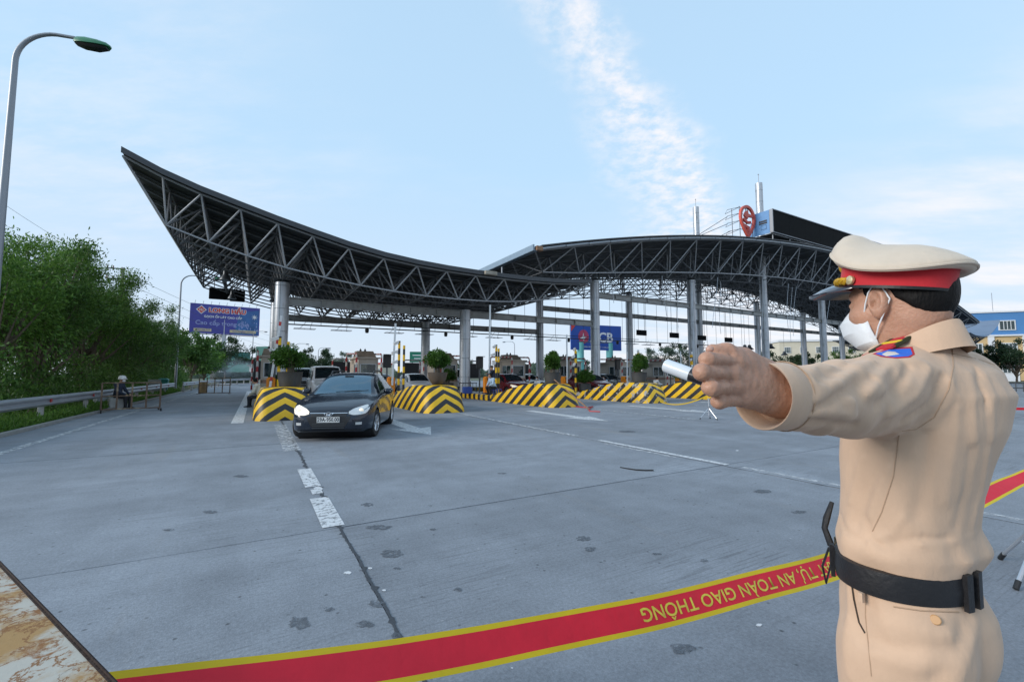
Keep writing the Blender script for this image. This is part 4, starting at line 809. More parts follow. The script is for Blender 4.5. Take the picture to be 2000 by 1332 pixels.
def sdf_arrays(fn, lo, hi, h):
    lo, hi = v3(lo), v3(hi); n = np.ceil((hi - lo) / h).astype(int) + 1
    X, Y, Z = [lo[k] + h * np.arange(n[k], dtype=np.float32) for k in range(3)]
    D = np.empty(tuple(n), np.float32)
    for i0 in range(0, n[0], 24):
        xs = X[i0:i0 + 24]; G = np.stack(np.meshgrid(xs, Y, Z, indexing='ij'), -1).reshape(-1, 3); D[i0:i0 + 24] = fn(G).reshape(len(xs), n[1], n[2])
    S = D < 0; c = [(a, b, d) for a in (0, 1) for b in (0, 1) for d in (0, 1)]
    sl = lambda A, a, b, d: A[a:n[0] - 1 + a, b:n[1] - 1 + b, d:n[2] - 1 + d]
    cnt = sum(sl(S, *q).astype(np.int8) for q in c); act = (cnt > 0) & (cnt < 8); idx = np.argwhere(act)
    if not len(idx): return np.zeros((0, 3)), np.zeros((0, 4), int)
    acc = np.zeros((len(idx), 3), np.float32); num = np.zeros(len(idx), np.float32)
    for q in c:
        for ax in range(3):
            if q[ax]: continue
            e = list(q); e[ax] = 1
            va = D[idx[:, 0] + q[0], idx[:, 1] + q[1], idx[:, 2] + q[2]]; vb = D[idx[:, 0] + e[0], idx[:, 1] + e[1], idx[:, 2] + e[2]]
            mk = (va < 0) != (vb < 0); t = np.where(mk, va / np.where(mk, va - vb, 1), 0)
            p = np.tile(v3(q), (len(idx), 1)); p[:, ax] += t; acc += p * mk[:, None]; num += mk
    V = lo + h * (idx + acc / num[:, None]); ids = -np.ones(act.shape, np.int64); ids[tuple(idx.T)] = np.arange(len(idx)); F = []
    for ax in range(3):
        o1, o2 = (ax + 1) % 3, (ax + 2) % 3
        a = [slice(1, -1)] * 3; a[ax] = slice(0, -1); b = list(a); b[ax] = slice(1, None)
        A, B = S[tuple(a)], S[tuple(b)]; mk = A != B; e = np.argwhere(mk)
        if not len(e): continue
        base = e.copy(); base[:, o1] += 1; base[:, o2] += 1
        def cell(d1, d2):
            q = base.copy(); q[:, o1] += d1; q[:, o2] += d2; return ids[q[:, 0], q[:, 1], q[:, 2]]
        quad = np.stack([cell(-1, -1), cell(0, -1), cell(0, 0), cell(-1, 0)], 1); fl = ~A[tuple(e.T)]; quad[fl] = quad[fl][:, ::-1]; F.append(quad)
    F = np.concatenate(F); return V, F[(F >= 0).all(1)]
def np_mesh(name, V, F, mat, smooth=True):
    me = bpy.data.meshes.new(name); me.vertices.add(len(V)); me.vertices.foreach_set('co', np.asarray(V, np.float32).ravel()); n = len(F)
    me.loops.add(4 * n); me.loops.foreach_set('vertex_index', np.asarray(F, np.int32).ravel()); me.polygons.add(n)
    me.polygons.foreach_set('loop_start', np.arange(0, 4 * n, 4, dtype=np.int32)); me.polygons.foreach_set('loop_total', np.full(n, 4, dtype=np.int32)); me.polygons.foreach_set('use_smooth', np.full(n, smooth))
    me.materials.append(mat); me.update(); me.validate(); return me
def relax(V, F, it=2, lam=0.5):
    E = np.concatenate([F[:, [0, 1]], F[:, [1, 2]], F[:, [2, 3]], F[:, [3, 0]]]); E = np.concatenate([E, E[:, ::-1]])
    for _ in range(it):
        s = np.zeros_like(V); c = np.zeros(len(V)); np.add.at(s, E[:, 0], V[E[:, 1]]); np.add.at(c, E[:, 0], 1); V = V + lam * (s / np.maximum(c, 1)[:, None] - V)
    return V
def sdf_obj(name, fn, lo, hi, h, mat, parent=None, it=1):
    V, F = sdf_arrays(fn, lo, hi, h); V = relax(V, F, it); return obj(name, np_mesh(name, V, F, mat), parent)
# ================================================================ VEHICLES
from mathutils.bvhtree import BVHTree
def paint(name, col, rough=0.22, metal=0.0): return pm(name, col, rough=rough, metal=metal, var=0.05, scale=3, coat=0.55, spec=0.35, dirt=tuple(c * 0.7 + 0.05 for c in col), dirt_amt=0.1)
GLASS = glass_mat('car_glass', (0.012, 0.02, 0.026), 0.03, 0.72)
FILM = glass_mat('car_glass_film', (0.10, 0.19, 0.26), 0.04, 0.82); FILM.node_tree.nodes['Principled BSDF'].inputs['Metallic'].default_value = 0.5
LENS = pm('lamp_lens', (0.62, 0.63, 0.62), rough=0.12, metal=0.35, var=0.1, scale=14, coat=1.0)
LENSON = pm('lamp_lens_lit', (0.8, 0.78, 0.7), rough=0.1, var=0.05, emis=((1.0, 0.80, 0.50), 0.22))
TAIL = pm('tail_lens', (0.35, 0.012, 0.012), rough=0.15, var=0.1, coat=1.0)
INT = pm('car_interior', (0.02, 0.02, 0.022), rough=0.8, var=0.2)
RIM = pm('alloy_rim', (0.52, 0.54, 0.57), rough=0.28, metal=0.85, var=0.06)
PLATE = pm('plate_white', (0.68, 0.69, 0.68), rough=0.45, var=0.04)
def cr(xs, ys, x):                                     # monotone-ish smooth interpolation
    xs = np.asarray(xs, float); ys = np.asarray(ys, float); d = np.gradient(ys, xs); x = np.clip(x, xs[0], xs[-1]); i = np.clip(np.searchsorted(xs, x) - 1, 0, len(xs) - 2)
    h = xs[i + 1] - xs[i]; t = (x - xs[i]) / h
    sl = (ys[i + 1] - ys[i]) / h; m0 = np.clip(d[i], -3 * abs(sl) - .05, 3 * abs(sl) + .05); m1 = np.clip(d[i + 1], -3 * abs(sl) - .05, 3 * abs(sl) + .05)
    return (2 * t ** 3 - 3 * t ** 2 + 1) * ys[i] + (t ** 3 - 2 * t ** 2 + t) * h * m0 + (-2 * t ** 3 + 3 * t ** 2) * ys[i + 1] + (t ** 3 - t ** 2) * h * m1
WAGON = dict(L=4.47, ax=0.86, wb=2.70, wr=0.315, top=[(0, .56), (.04, .65), (.12, .715), (.3, .79), (.6, .875), (1.0, .955), (1.22, 1.0), (1.6, 1.235), (1.95, 1.405), (2.2, 1.465), (2.7, 1.50), (3.3, 1.48), (3.85, 1.41), (4.15, 1.32), (4.3, 1.12), (4.42, .95), (4.47, .78)],
             belt=[(0, .50), (.1, .62), (.3, .725), (.6, .81), (1.0, .885), (1.3, .925), (2.2, .955), (3.2, .985), (4.0, 1.02), (4.3, .98), (4.42, .88), (4.47, .7)],
             half=[(0, .50), (.03, .60), (.1, .69), (.2, .765), (.4, .84), (.8, .878), (1.5, .885), (3.3, .885), (3.9, .865), (4.25, .81), (4.4, .74), (4.47, .62)],
             roofw=[(0, .42), (.3, .66), (.8, .74), (1.22, .74), (1.6, .66), (2.0, .595), (2.7, .585), (3.6, .57), (4.15, .53), (4.47, .5)],
             low=[(0, .30), (.04, .24), (.15, .2), (.6, .19), (3.8, .2), (4.35, .26), (4.47, .36)], cowl=1.22, wst=2.02, rg0=4.10, rg1=4.36, sw=[(1.62, 2.50), (2.58, 3.38), (3.46, 3.98)])
HATCH = dict(WAGON, L=4.0, wb=2.52, ax=.80, top=[(0, .58), (.04, .68), (.12, .75), (.3, .83), (.6, .91), (.95, .98), (1.12, 1.02), (1.5, 1.27), (1.82, 1.43), (2.1, 1.49), (2.5, 1.51), (3.1, 1.47), (3.55, 1.40), (3.75, 1.25), (3.92, 1.0), (4.0, .8)],
             belt=[(0, .5), (.1, .64), (.3, .76), (.6, .84), (1.0, .91), (1.3, .95), (2.2, .98), (3.2, 1.03), (3.7, 1.04), (3.9, .92), (4.0, .7)], half=[(0, .5), (.03, .6), (.1, .69), (.2, .76), (.4, .82), (.8, .85), (2.8, .855), (3.4, .84), (3.8, .78), (3.95, .7), (4.0, .6)],
             roofw=[(0, .42), (.3, .64), (.8, .72), (1.12, .72), (1.5, .64), (1.85, .575), (2.5, .565), (3.2, .55), (3.6, .52), (4.0, .48)], low=[(0, .3), (.04, .24), (.15, .2), (.6, .19), (3.4, .2), (3.85, .26), (4.0, .36)], cowl=1.12, wst=1.88, rg0=3.58, rg1=3.86, sw=[(1.5, 2.3), (2.38, 3.1), (3.17, 3.45)])
VAN = dict(WAGON, L=4.9, wb=3.0, ax=.85, wr=.33, top=[(0, .7), (.04, .86), (.12, .96), (.3, 1.03), (.6, 1.10), (.9, 1.17), (1.3, 1.52), (1.65, 1.83), (1.9, 1.92), (2.6, 1.96), (4.2, 1.95), (4.6, 1.9), (4.78, 1.55), (4.87, 1.0), (4.9, .8)],
           belt=[(0, .6), (.1, .78), (.3, .92), (.6, 1.0), (1.0, 1.07), (1.5, 1.1), (3, 1.12), (4.5, 1.12), (4.85, .95), (4.9, .75)], half=[(0, .56), (.03, .66), (.1, .77), (.2, .84), (.4, .91), (.8, .94), (4.2, .94), (4.7, .9), (4.85, .84), (4.9, .75)],
           roofw=[(0, .5), (.3, .74), (.8, .82), (1.3, .77), (1.8, .72), (2.6, .72), (4.2, .72), (4.9, .68)], low=[(0, .34), (.04, .27), (.15, .24), (.6, .22), (4.3, .24), (4.8, .3), (4.9, .4)], cowl=.92, wst=1.72, rg0=4.62, rg1=4.8, sw=[(1.35, 2.15), (2.25, 3.35), (3.45, 4.45)])
def car(name, label, cat, spec, loc, heading, mat, group=None, plate=None, lit=(False, False), detail=False, rails=False):
    S = spec; Lc = S['L']; xf = S['ax'] + S['wb'] / 2       # local +X is forward; station x counts back from the nose
    o = thing(name, label, cat, loc, heading, group)
    xs = np.unique(np.concatenate([np.linspace(0, .3, 12), np.linspace(.3, Lc - .3, 64), np.linspace(Lc - .3, Lc, 10)]))
    I = lambda k: cr([p[0] for p in S[k]], [p[1] for p in S[k]], xs)
    top, belt, half, rw, low = I('top'), I('belt'), I('half'), I('roofw'), I('low'); belt = np.minimum(belt, top - .03); rw = np.minimum(rw, half * .97)
    ctl = np.stack([np.stack([0 * xs, half * .86, half * .965, half * .995, half, half * .985, half * .955, rw, rw * .80, rw * .45, 0 * xs], 1), np.stack([low, low, low + .05, low * .55 + belt * .45 - .05, low * .35 + belt * .65, belt - .05, belt, top - (.055 + 0 * xs), top - .022, top - .005, top], 1)], 2)
    sub = [1, 1, 3, 3, 3, 2, 5, 2, 2, 2]; par = np.concatenate([np.arange(s_) / s_ + k for k, s_ in enumerate(sub)] + [[10.0]]); pi_ = np.minimum(par.astype(int), 9); pf = (par - pi_)[None, :, None]
    half_pts = ctl[:, pi_] * (1 - pf) + ctl[:, pi_ + 1] * pf; m = len(par)
    full = np.concatenate([half_pts, half_pts[:, -2:0:-1] * np.array([-1, 1])], 1); parf = np.concatenate([par, par[-2:0:-1]]); nr = full.shape[1]
    V = np.concatenate([np.repeat((xf - xs)[:, None, None], nr, 1), full], 2).reshape(-1, 3); wheels = [(xf - S['ax']), (xf - S['ax'] - S['wb'])]; ra = S['wr'] + .05
    # wheel arches: pull vertices inside the arch circle on the flanks out to its rim, drop the faces inside
    sx = np.repeat(xs, nr); pr = np.tile(parf, len(xs)); inside = np.zeros(len(V), bool)
    for wx in wheels:
        dx, dz = V[:, 0] - wx, V[:, 2] - S['wr']; rr = np.hypot(dx, dz); mk = (rr < ra) & (pr > .5) & (pr < 5.6); inside |= mk
        keep = mk & (rr > ra - .09); k = ra / np.maximum(rr, 1e-6); V[keep, 0] = wx + dx[keep] * k[keep]; V[keep, 2] = S['wr'] + dz[keep] * k[keep]; inside &= ~keep
    cats = {'body': [], 'windshield': [], 'side_window': {}, 'rear_window': []}; ft = lambda a: a
    for i in range(len(xs) - 1):
        xm = (xs[i] + xs[i + 1]) / 2
        for j in range(nr):
            a = i * nr + j; b = i * nr + (j + 1) % nr; q = (a, b, b + nr, a + nr)
            if any(inside[v] for v in q): continue
            p = (parf[j] + parf[(j + 1) % nr]) / 2; side = 1 if j < m - 1 else -1
            if S['cowl'] + .03 < xm < S['wst'] and p > 7.25: cats['windshield'].append(q)
            elif S['rg0'] < xm < S['rg1'] and p > 7.2: cats['rear_window'].append(q)
            else:
                w_ = None
                if 6.1 < p < 6.9:
                    for n_, (x0, x1) in enumerate(S['sw']):
                        sl = (p - 6.1) * .42 if n_ == 0 else 0
                        if x0 - .42 + sl * 1.35 < xm < x1 and n_ == 0 or (n_ > 0 and x0 < xm < x1 - (.25 * (p - 6.1) if n_ == len(S['sw']) - 1 else 0)): w_ = n_
                if w_ is not None: cats['side_window'].setdefault((w_, side), []).append(q)
                else: cats['body'].append(q)
    caps = [tuple(range(nr - 1, -1, -1)), tuple((len(xs) - 1) * nr + j for j in range(nr))]
    def part(nm, faces, mt, parent=o):
        ids = sorted({v for f in faces for v in f}); mp_ = {v: k for k, v in enumerate(ids)}; me = bpy.data.meshes.new(nm); me.from_pydata([tuple(V[v]) for v in ids], [], [tuple(mp_[v] for v in f) for f in faces]); me.materials.append(mt)
        bm = bmesh.new(); bm.from_mesh(me); bmesh.ops.recalc_face_normals(bm, faces=bm.faces); bm.to_mesh(me); bm.free()
        me.polygons.foreach_set('use_smooth', [True] * len(me.polygons)); me.set_sharp_from_angle(angle=R(32)); return obj(nm, me, parent)
    part('body', cats['body'] + caps, mat); part('windshield', cats['windshield'], FILM if detail else GLASS); part('rear_window', cats['rear_window'], GLASS)
    for k, f in cats['side_window'].items(): part('side_window', f, GLASS)
    MB().box((xf - Lc * .52, 0, .62), (Lc * .62, 1.35, .55)).build('interior', INT, o, bevel=.1)
    for y in (-.36, .36):
        MB().box((xf - Lc * .52, y, 1.0), (.18, .46, .55)).build('front_seat', INT, o, bevel=.05)
    # wheels
    tyre = MB(); r_ = S['wr']; prof = [(r_ * .62, -.10), (r_ * .95, -.105), (r_, -.07), (r_, .07), (r_ * .95, .105), (r_ * .62, .10)]; tyre.lathe(prof, 28, caps=False); tm = tyre.mesh('tyre', RUBBER, smooth=True)
    rim = MB(); rim.lathe([(r_ * .66, .085), (r_ * .63, .1), (r_ * .60, .07), (r_ * .58, .02)], 28, caps=False); rim.lathe([(r_ * .16, .05), (r_ * .15, .09), (.01, .095)], 14, caps=False)
    for k in range(5):
        a = 2 * math.pi * k / 5
        for da in (-.16, .16): rim.tube([(r_ * .12 * math.cos(a), r_ * .12 * math.sin(a), .075), (r_ * .61 * math.cos(a + da), r_ * .61 * math.sin(a + da), .078)], [.026, .022], 5)
    rm = rim.mesh('rim', RIM, smooth=True); hub = MB().lathe([(r_ * .6, -.02), (.01, -.02)], 20, caps=False).mesh('brake_disc', BLACK)
    for n_, wx in enumerate(wheels):
        for sd in (-1, 1):
            w_ = bpy.data.objects.new('wheel', None); COL.objects.link(w_); w_.parent = o; w_.location = (wx, sd * (float(np.interp(S['ax'] if n_ == 0 else S['ax'] + S['wb'], xs, half)) - .105), r_); w_.rotation_euler = (R(-90 * sd), 0, (R(-7) if n_ == 0 and detail else 0)); w_.empty_display_size = .1
            obj('tyre', tm, w_); obj('rim', rm, w_); obj('brake_disc', hub, w_)
        lin = MB(); lin.tube([(wx, -.80, r_), (wx, .80, r_)], ra + .005, 24, caps=False); lin.build('wheel_liner', BLACK, o)
    # surface patches by ray casting on the closed shell
    allf = cats['body'] + caps + cats['windshield'] + cats['rear_window'] + sum(cats['side_window'].values(), [])
    bv = BVHTree.FromPolygons([Vector(p) for p in V], allf)
    def patch(nm, mt, fn, nu=10, nv=5, off=.006, d=(-1, 0, 0), parent=o):
        pts = []; D = Vector(d)
        for iu in range(nu + 1):
            for iv in range(nv + 1):
                q = Vector(fn(iu / nu, iv / nv)) - D * 3; h = bv.ray_cast(q, D)
                pts.append((h[0] - D * off) if h[0] is not None else (q + D * 3.0))
        m_ = MB(); m_.add(pts, [(i * (nv + 1) + j, (i + 1) * (nv + 1) + j, (i + 1) * (nv + 1) + j + 1, i * (nv + 1) + j + 1) for i in range(nu) for j in range(nv)]); return m_.build(nm, mt, parent, smooth=True, fix=True)
    X0 = xf; zl = S['top'][2][1]
    for sd in (-1, 1):
        def hl(u, v, sd=sd):
            y = .41 + .39 * u; zt = zl - .05 + .125 * u ** .8; zb = zl - .14 + .03 * u - .018 * math.sin(math.pi * u); k = min(1, (1 - u) * 6 + .25)
            mid = (zt + zb) / 2; return (X0, sd * y, mid + (v - .5) * (zt - zb) * k * min(1, .55 + u * 2.2))
        patch('headlight', LENSON if lit[0 if sd < 0 else 1] else LENS, hl, 12, 5, .007)
        if detail:
            pos = bv.ray_cast(Vector((X0 + 1, sd * .655, zl - .055)), Vector((-1, 0, 0)))[0]
            if pos: MB().sphere(pos + Vector((.006, 0, 0)), (.02, .05, .05), 12, 8).build('lamp_reflector', LENSON, o, smooth='all')
        patch('fog_lamp', LENS, lambda u, v, sd=sd: (X0, sd * (.56 + .12 * u), .36 + .055 * v), 3, 2, .006)
        patch('tail_light', TAIL, lambda u, v, sd=sd: (-X0, sd * (.52 + .16 * u), S['belt'][-3][1] - .3 + .3 * v), 3, 4, .006, (1, 0, 0))
        # mirror
        mx_, my_ = xf - S['cowl'] - .5, sd * .86; mr = MB(); mr.sphere((mx_, sd * 1.0, float(np.interp(S['cowl'] + .5, xs, belt)) + .075), (.07, .11, .075), 12, 8); mr.build('wing_mirror', mat, o, smooth='all')
        MB().tube([(mx_, sd * .84, float(np.interp(S['cowl'] + .5, xs, belt)) + .01), (mx_, sd * .95, float(np.interp(S['cowl'] + .5, xs, belt)) + .05)], .022, 6).build('mirror_arm', BLACK, o)
        if detail: MB().box((mx_ + .045, sd * 1.01, float(np.interp(S['cowl'] + .5, xs, belt)) + .075), (.03, .13, .02)).build('mirror_indicator', CHROME, o)
        for n_, (x0, x1) in enumerate(S['sw'][:2]):
            patch('door_seam', BLACK, lambda u, v, x1=x1, sd=sd: (xf - x1 - .04 - .006 * v, 0, .30 + u * .65), 10, 1, .003, (0, -sd, 0))
            patch('door_handle', mat if not detail else CHROME, lambda u, v, x1=x1, sd=sd: (xf - x1 + .06 + .17 * u, 0, float(np.interp(x1, xs, belt)) - .13 + .022 * v), 4, 1, .018, (0, -sd, 0))
        patch('window_trim', BLACK, lambda u, v, sd=sd: (xf - S['sw'][0][0] + .35 - u * (S['sw'][-1][1] - S['sw'][0][0] + .3), 0, float(np.interp(S['sw'][0][0] - .35 + u * (S['sw'][-1][1] - S['sw'][0][0] + .3), xs, belt)) + .008 + .02 * v), 24, 1, .004, (0, -sd, 0))
    patch('lower_intake', BLACK, lambda u, v: (X0, (u - .5) * ((.94 if detail else .98) - (.30 if detail else .16) * (1 - v)), .275 + (.27 if detail else .165) * v), 12, 5, .006)
    if detail:
        for k in range(3): patch('intake_bar', DKSTEEL, lambda u, v, k=k: (X0, (u - .5) * .66, (.30 + .045 * k) + .008 * v), 8, 1, .012)
    patch('grille', BLACK, lambda u, v: (X0, (u - .5) * .74, zl - .17 + .06 * v - .035 * (1 - abs(2 * u - 1)) * (1 - v)), 10, 2, .006)
    patch('grille_bar', CHROME, lambda u, v: (X0, (u - .5) * .78, zl - .105 + .012 * v - .05 * max(0, 1 - abs(2 * u - 1) * 3.6) * (1 - v)), 28, 2, .012)
    pz = .475 if detail else .47
    h = bv.ray_cast(Vector((X0 + 1, 0, pz)), Vector((-1, 0, 0)))[0]; px_ = (h.x if h else X0) + .012
    pl = MB().box((px_, 0, pz), (.014, .47, .125)).build('number_plate', PLATE, o, bevel=.004)
    if plate:
        text_obj('plate_text', plate, .112, BLACK, pl, basis((px_ + .0085, 0, pz), (0, 1, 0), (0, 0, 1)), .0008, bold=.0022, sx=.84)
        q = MB(); q.tube([(px_ + .008, y, z) for y, z in ((-.225, pz - .055), (.225, pz - .055), (.225, pz + .055), (-.225, pz + .055), (-.225, pz - .055))], .003, 4); q.build('plate_border', BLACK, pl)
    if detail:
        ez = zl - .128; eh = bv.ray_cast(Vector((X0 + 1, 0, ez)), Vector((-1, 0, 0)))[0]; e = MB(); n = 24; ex = eh.x + .018
        ring = [(ex, .078 * math.cos(2 * math.pi * k / n), ez + .04 * math.sin(2 * math.pi * k / n)) for k in range(n + 1)]; e.tube(ring, .0075, 6); bd = e.build('emblem_ring', CHROME, o, smooth=True)
        MB().add([(ex - .006, .075 * math.cos(2 * math.pi * k / n), ez + .038 * math.sin(2 * math.pi * k / n)) for k in range(n)], [tuple(range(n))]).build('emblem_back', BLACK, bd)
        e = MB(); e.tube([(ex, -.042, ez - .026), (ex, -.026, ez + .028)], .007, 5); e.tube([(ex, .026, ez - .028), (ex, .042, ez + .026)], .007, 5); e.tube([(ex, -.034, ez - .006), (ex, .034, ez + .008)], .0065, 5); e.build('emblem_letter', CHROME, bd)
        for sd in (-1, 1):
            patch('bumper_crease', DKSTEEL, lambda u, v, sd=sd: (X0, sd * (.50 + .24 * u), zl - .235 + .03 * u + .010 * v), 8, 1, .004)
        patch('bumper_lip', BLACK, lambda u, v: (X0, (u - .5) * 1.36, .235 + .02 * v), 14, 1, .012)
        for sd in (-1, 1):                                  # wipers along the cowl
            MB().tube([(xf - S['cowl'] + .02, sd * .1 - .05, 1.025), (xf - S['cowl'] - .06, sd * .1 + .5, 1.055)], .009, 5).build('wiper', BLACK, o)
        MB().box((xf - 1.9, 0, 1.385), (.03, .22, .06)).build('rear_view_mirror', BLACK, o, bevel=.01)
        for x, y in ((1.55, .33),): pass
    if rails:
        for sd in (-1, 1): MB().tube([(xf - 2.2, sd * .535, 1.43), (xf - 2.36, sd * .535, 1.53), (xf - 3.3, sd * .525, 1.545), (xf - 3.85, sd * .51, 1.475), (xf - 3.95, sd * .50, 1.40)], .022, 6).build('roof_rail', BLACK, o, smooth=True)
    return o
def head_to(ds, dt):
    p = W(ds, dt); return math.atan2(p.y, p.x)
BLKP = paint('paint_black_blue', (0.010, 0.016, 0.028)); REDC = paint('paint_dark_red', (0.11, 0.012, 0.018)); WHC = paint('paint_silver_white', (0.52, 0.56, 0.62)); WHV = paint('paint_white', (0.66, 0.67, 0.69)); GRC = paint('paint_grey', (0.10, 0.11, 0.12))
car('station_wagon', 'black station wagon with lit headlight and number plate driving past the first island', 'car', WAGON, W(2.23, 12.36), head_to(-0.379, -0.925), BLKP, 'cars at the toll lanes', '29A-950.00', (True, False), True, True)
cg = 'cars at the toll lanes'
car('hatchback', 'silver white hatchback waiting beside the brown bowl shrub', 'car', HATCH, W(9.25, 28.9), head_to(0.02, -1), WHC, cg, lit=(True, False))
car('hatchback', 'dark red hatchback with both headlights lit beside the standing worker', 'car', HATCH, W(15.0, 26.4), head_to(-.03, -1), REDC, cg, lit=(True, True))
car('hatchback', 'dark red hatchback with its headlights off beside the chipped nose', 'car', HATCH, W(20.6, 24.6), head_to(.02, -1), REDC, cg)
car('van', 'white van with dark windscreen behind the black station wagon', 'van', VAN, W(3.75, 29.5), head_to(-.02, -1), WHV, cg)
car('van', 'black people carrier queuing behind the charcoal tub', 'van', VAN, W(3.2, 38.5), head_to(-.02, -1), GRC, cg)
car('hatchback', 'small white car behind the black people carrier', 'car', HATCH, W(3.2, 47), head_to(0, -1), WHV, cg)
car('hatchback', 'grey car queuing behind the silver white hatchback', 'car', HATCH, W(9.2, 38), head_to(0, -1), GRC, cg)
car('van', 'pale van queuing behind the dark red car with lit headlights', 'van', VAN, W(15.0, 36.5), head_to(0, -1), WHC, cg)
car('hatchback', 'grey car waiting behind the red hatchback with headlights off', 'car', HATCH, W(20.6, 33), head_to(0, -1), GRC, cg)
car('hatchback', 'dark car stopped in the lane past the chipped nose', 'car', HATCH, W(26.3, 29), head_to(0, -1), GRC, cg)
# ================================================================ LEFT ROADSIDE AND BACKGROUND
GALV = pm('guardrail_galv', (0.36, 0.38, 0.41), rough=0.45, metal=0.5, var=0.18, scale=2, dirt=(0.2, 0.17, 0.13), dirt_amt=0.15)
POSTC = pm('guardrail_post', (0.33, 0.33, 0.32), rough=0.8, var=0.2)
RUSTF = pm('fence_rust', (0.13, 0.085, 0.06), rough=0.85, var=0.4, scale=5, dirt=(0.45, 0.38, 0.25), dirt_amt=0.45, dscale=3)
def guardrail(path, label, post_step=4.0):
    """path in (s,t); W-beam ribbon on posts"""
    o = thing('guardrail', label, 'guardrail', (0, 0, 0), ROT)
    prof = [(0, .82), (-.02, .80), (-.075, .765), (-.075, .735), (-.02, .70), (-.005, .67), (-.02, .64), (-.075, .605), (-.075, .575), (-.02, .54), (0, .52), (.012, .52), (-.008, .545), (-.06, .58), (-.06, .60), (-.005, .64), (.01, .67), (-.005, .70), (-.06, .74), (-.06, .76), (-.005, .795), (.012, .82)]
    P = [Vector((a, b, 0)) for a, b in path]; L_ = [0.0]
    for i in range(1, len(P)): L_.append(L_[-1] + (P[i] - P[i - 1]).length)
    def pos(d):
        for i in range(1, len(P)):
            if d <= L_[i] or i == len(P) - 1:
                f = (d - L_[i - 1]) / (L_[i] - L_[i - 1]); q = P[i - 1].lerp(P[i], f); t_ = (P[i] - P[i - 1]).normalized(); return q, t_
    d = 0.0
    while d < L_[-1] - 0.2:
        e = min(d + 4.1, L_[-1]); rings = []
        for k in range(5):
            q, t_ = pos(d + (e - d) * k / 4); n_ = Vector((-t_.y, t_.x, 0)); rings.append([q + n_ * x + Vector((0, 0, z + 0.004 * math.sin(d * 3))) for x, z in prof])
        MB().loft(rings).build('rail', GALV, o, smooth=True); d += 4.0
    d = 1.5
    while d < L_[-1]:
        q, t_ = pos(d); n_ = Vector((-t_.y, t_.x, 0)); c = q + n_ * 0.17
        MB().lathe([(.075, -.1), (.075, .72), (.06, .74)], 10, c).build('post', POSTC, o, smooth=True)
        MB().box(q + n_ * 0.06 + Vector((0, 0, .67)), (.16, .1, .2)).build('spacer', GALV, o)
        MB().box(q - n_ * 0.045 + Vector((0, 0, .67)), (.02, .14, .10)).build('reflector', REDP, o); d += post_step
    return o
guardrail([(-5.35, 9), (-5.3, 27), (-5.2, 41)], 'long galvanised guardrail on round posts in front of the green trees', 4.0)
guardrail([(-4.9, 43), (-4.6, 52), (-4.0, 62), (-2.4, 75), (0.6, 90), (6, 108)], 'far guardrail curving away past the rusty gate', 4.0)
# trees
def tree(name, label, loc, h, rad, n, mat, seed, group, lsize=(0.17, 0.05), spread=1.0, bare=0.25, lumps=14):
    o = thing(name, label, 'tree', loc, random.Random(seed).uniform(0, 6), group)
    r = np.random.default_rng(seed); m = MB(); tips = []
    th = h * bare
    m.tube([(0, 0, -.1), (r.normal(0, .05), r.normal(0, .05), th * .5), (r.normal(0, .12), r.normal(0, .12), th), (r.normal(0, .2), r.normal(0, .2), h * .75)], [h * .022 + .03, h * .018 + .025, h * .014 + .02, .012], 7)
    for k in range(18):
        a = k * 2.4 + r.uniform(-.4, .4); z0 = th * (.55 + .9 * r.random()); e = Vector((math.cos(a) * rad * r.uniform(.35, 1.0), math.sin(a) * rad * r.uniform(.35, 1.0), h * r.uniform(.5, 1.05)))
        mid = Vector((e.x * .45, e.y * .45, (z0 + e.z) / 2 - .05 * h)); m.tube([(0, 0, z0), mid, e], [h * .009 + .012, h * .006 + .008, .006], 5); tips.append(e)
    m.build('trunk', BARK, o, smooth=True)
    P, D = cloud((0, 0, h * (.55 + bare * .35)), (rad * spread, rad * spread, h * (.43 - bare * .25)), int(n * .5), r, .2, lumps)
    Pt = []; Dt = []
    per = int(n * .5 / len(tips))
    for e in tips:                                     # feathery sprays at the branch ends
        d = np.array(e.normalized()); base = np.array(e); q = r.normal(0, 1, (per, 3)) * np.array([.24, .24, .20]) * (h / 6) + base + np.outer(r.uniform(-.1, .5, per) * h / 6, d); Pt.append(q); Dt.append(np.tile(d, (per, 1)))
    P = np.concatenate([P] + Pt); D = np.concatenate([D] + Dt); V, k = leaves(P, D, lsize[0], lsize[1], seed, .35); leaf_obj('crown', V, k, mat, o); return o
gT = 'trees behind the guardrail'
tl = [(-7.4, 20.6, 6.3, 1.9, 'tall feathery tree behind the guardrail below the street lamp'), (-7.2, 23.4, 6.5, 1.9, 'feathery tree with pale lower leaves behind the guardrail'), (-7.9, 26.2, 7.2, 2.1, 'tall feathery tree rising highest behind the guardrail'),
      (-7.3, 29.3, 7.4, 2.1, 'bushy feathery tree in front of the utility pole'), (-7.8, 32.8, 6.7, 2.2, 'feathery tree beside the utility pole crossarms'), (-7.3, 36.6, 6.3, 2.2, 'dense green tree behind the rusty barrier gate'),
      (-7.7, 41, 6.3, 2.3, 'dense dark tree behind the worker in a white helmet'), (-7.4, 46, 6.0, 2.3, 'dark leafy tree past the worker in a white helmet'), (-7.6, 51.5, 5.4, 2.2, 'low leafy tree beside the second street lamp')]
for i, (s, t, h, rad, lab) in enumerate(tl): tree('roadside_tree', lab, W(s, t, 0), h * .92, rad, 15000, [LEAF_A, LEAF_B, LEAF_A, LEAF_A, LEAF_B, LEAF_B, LEAF_B, LEAF_B, LEAF_B][i], 20 + i, gT, lumps=20)
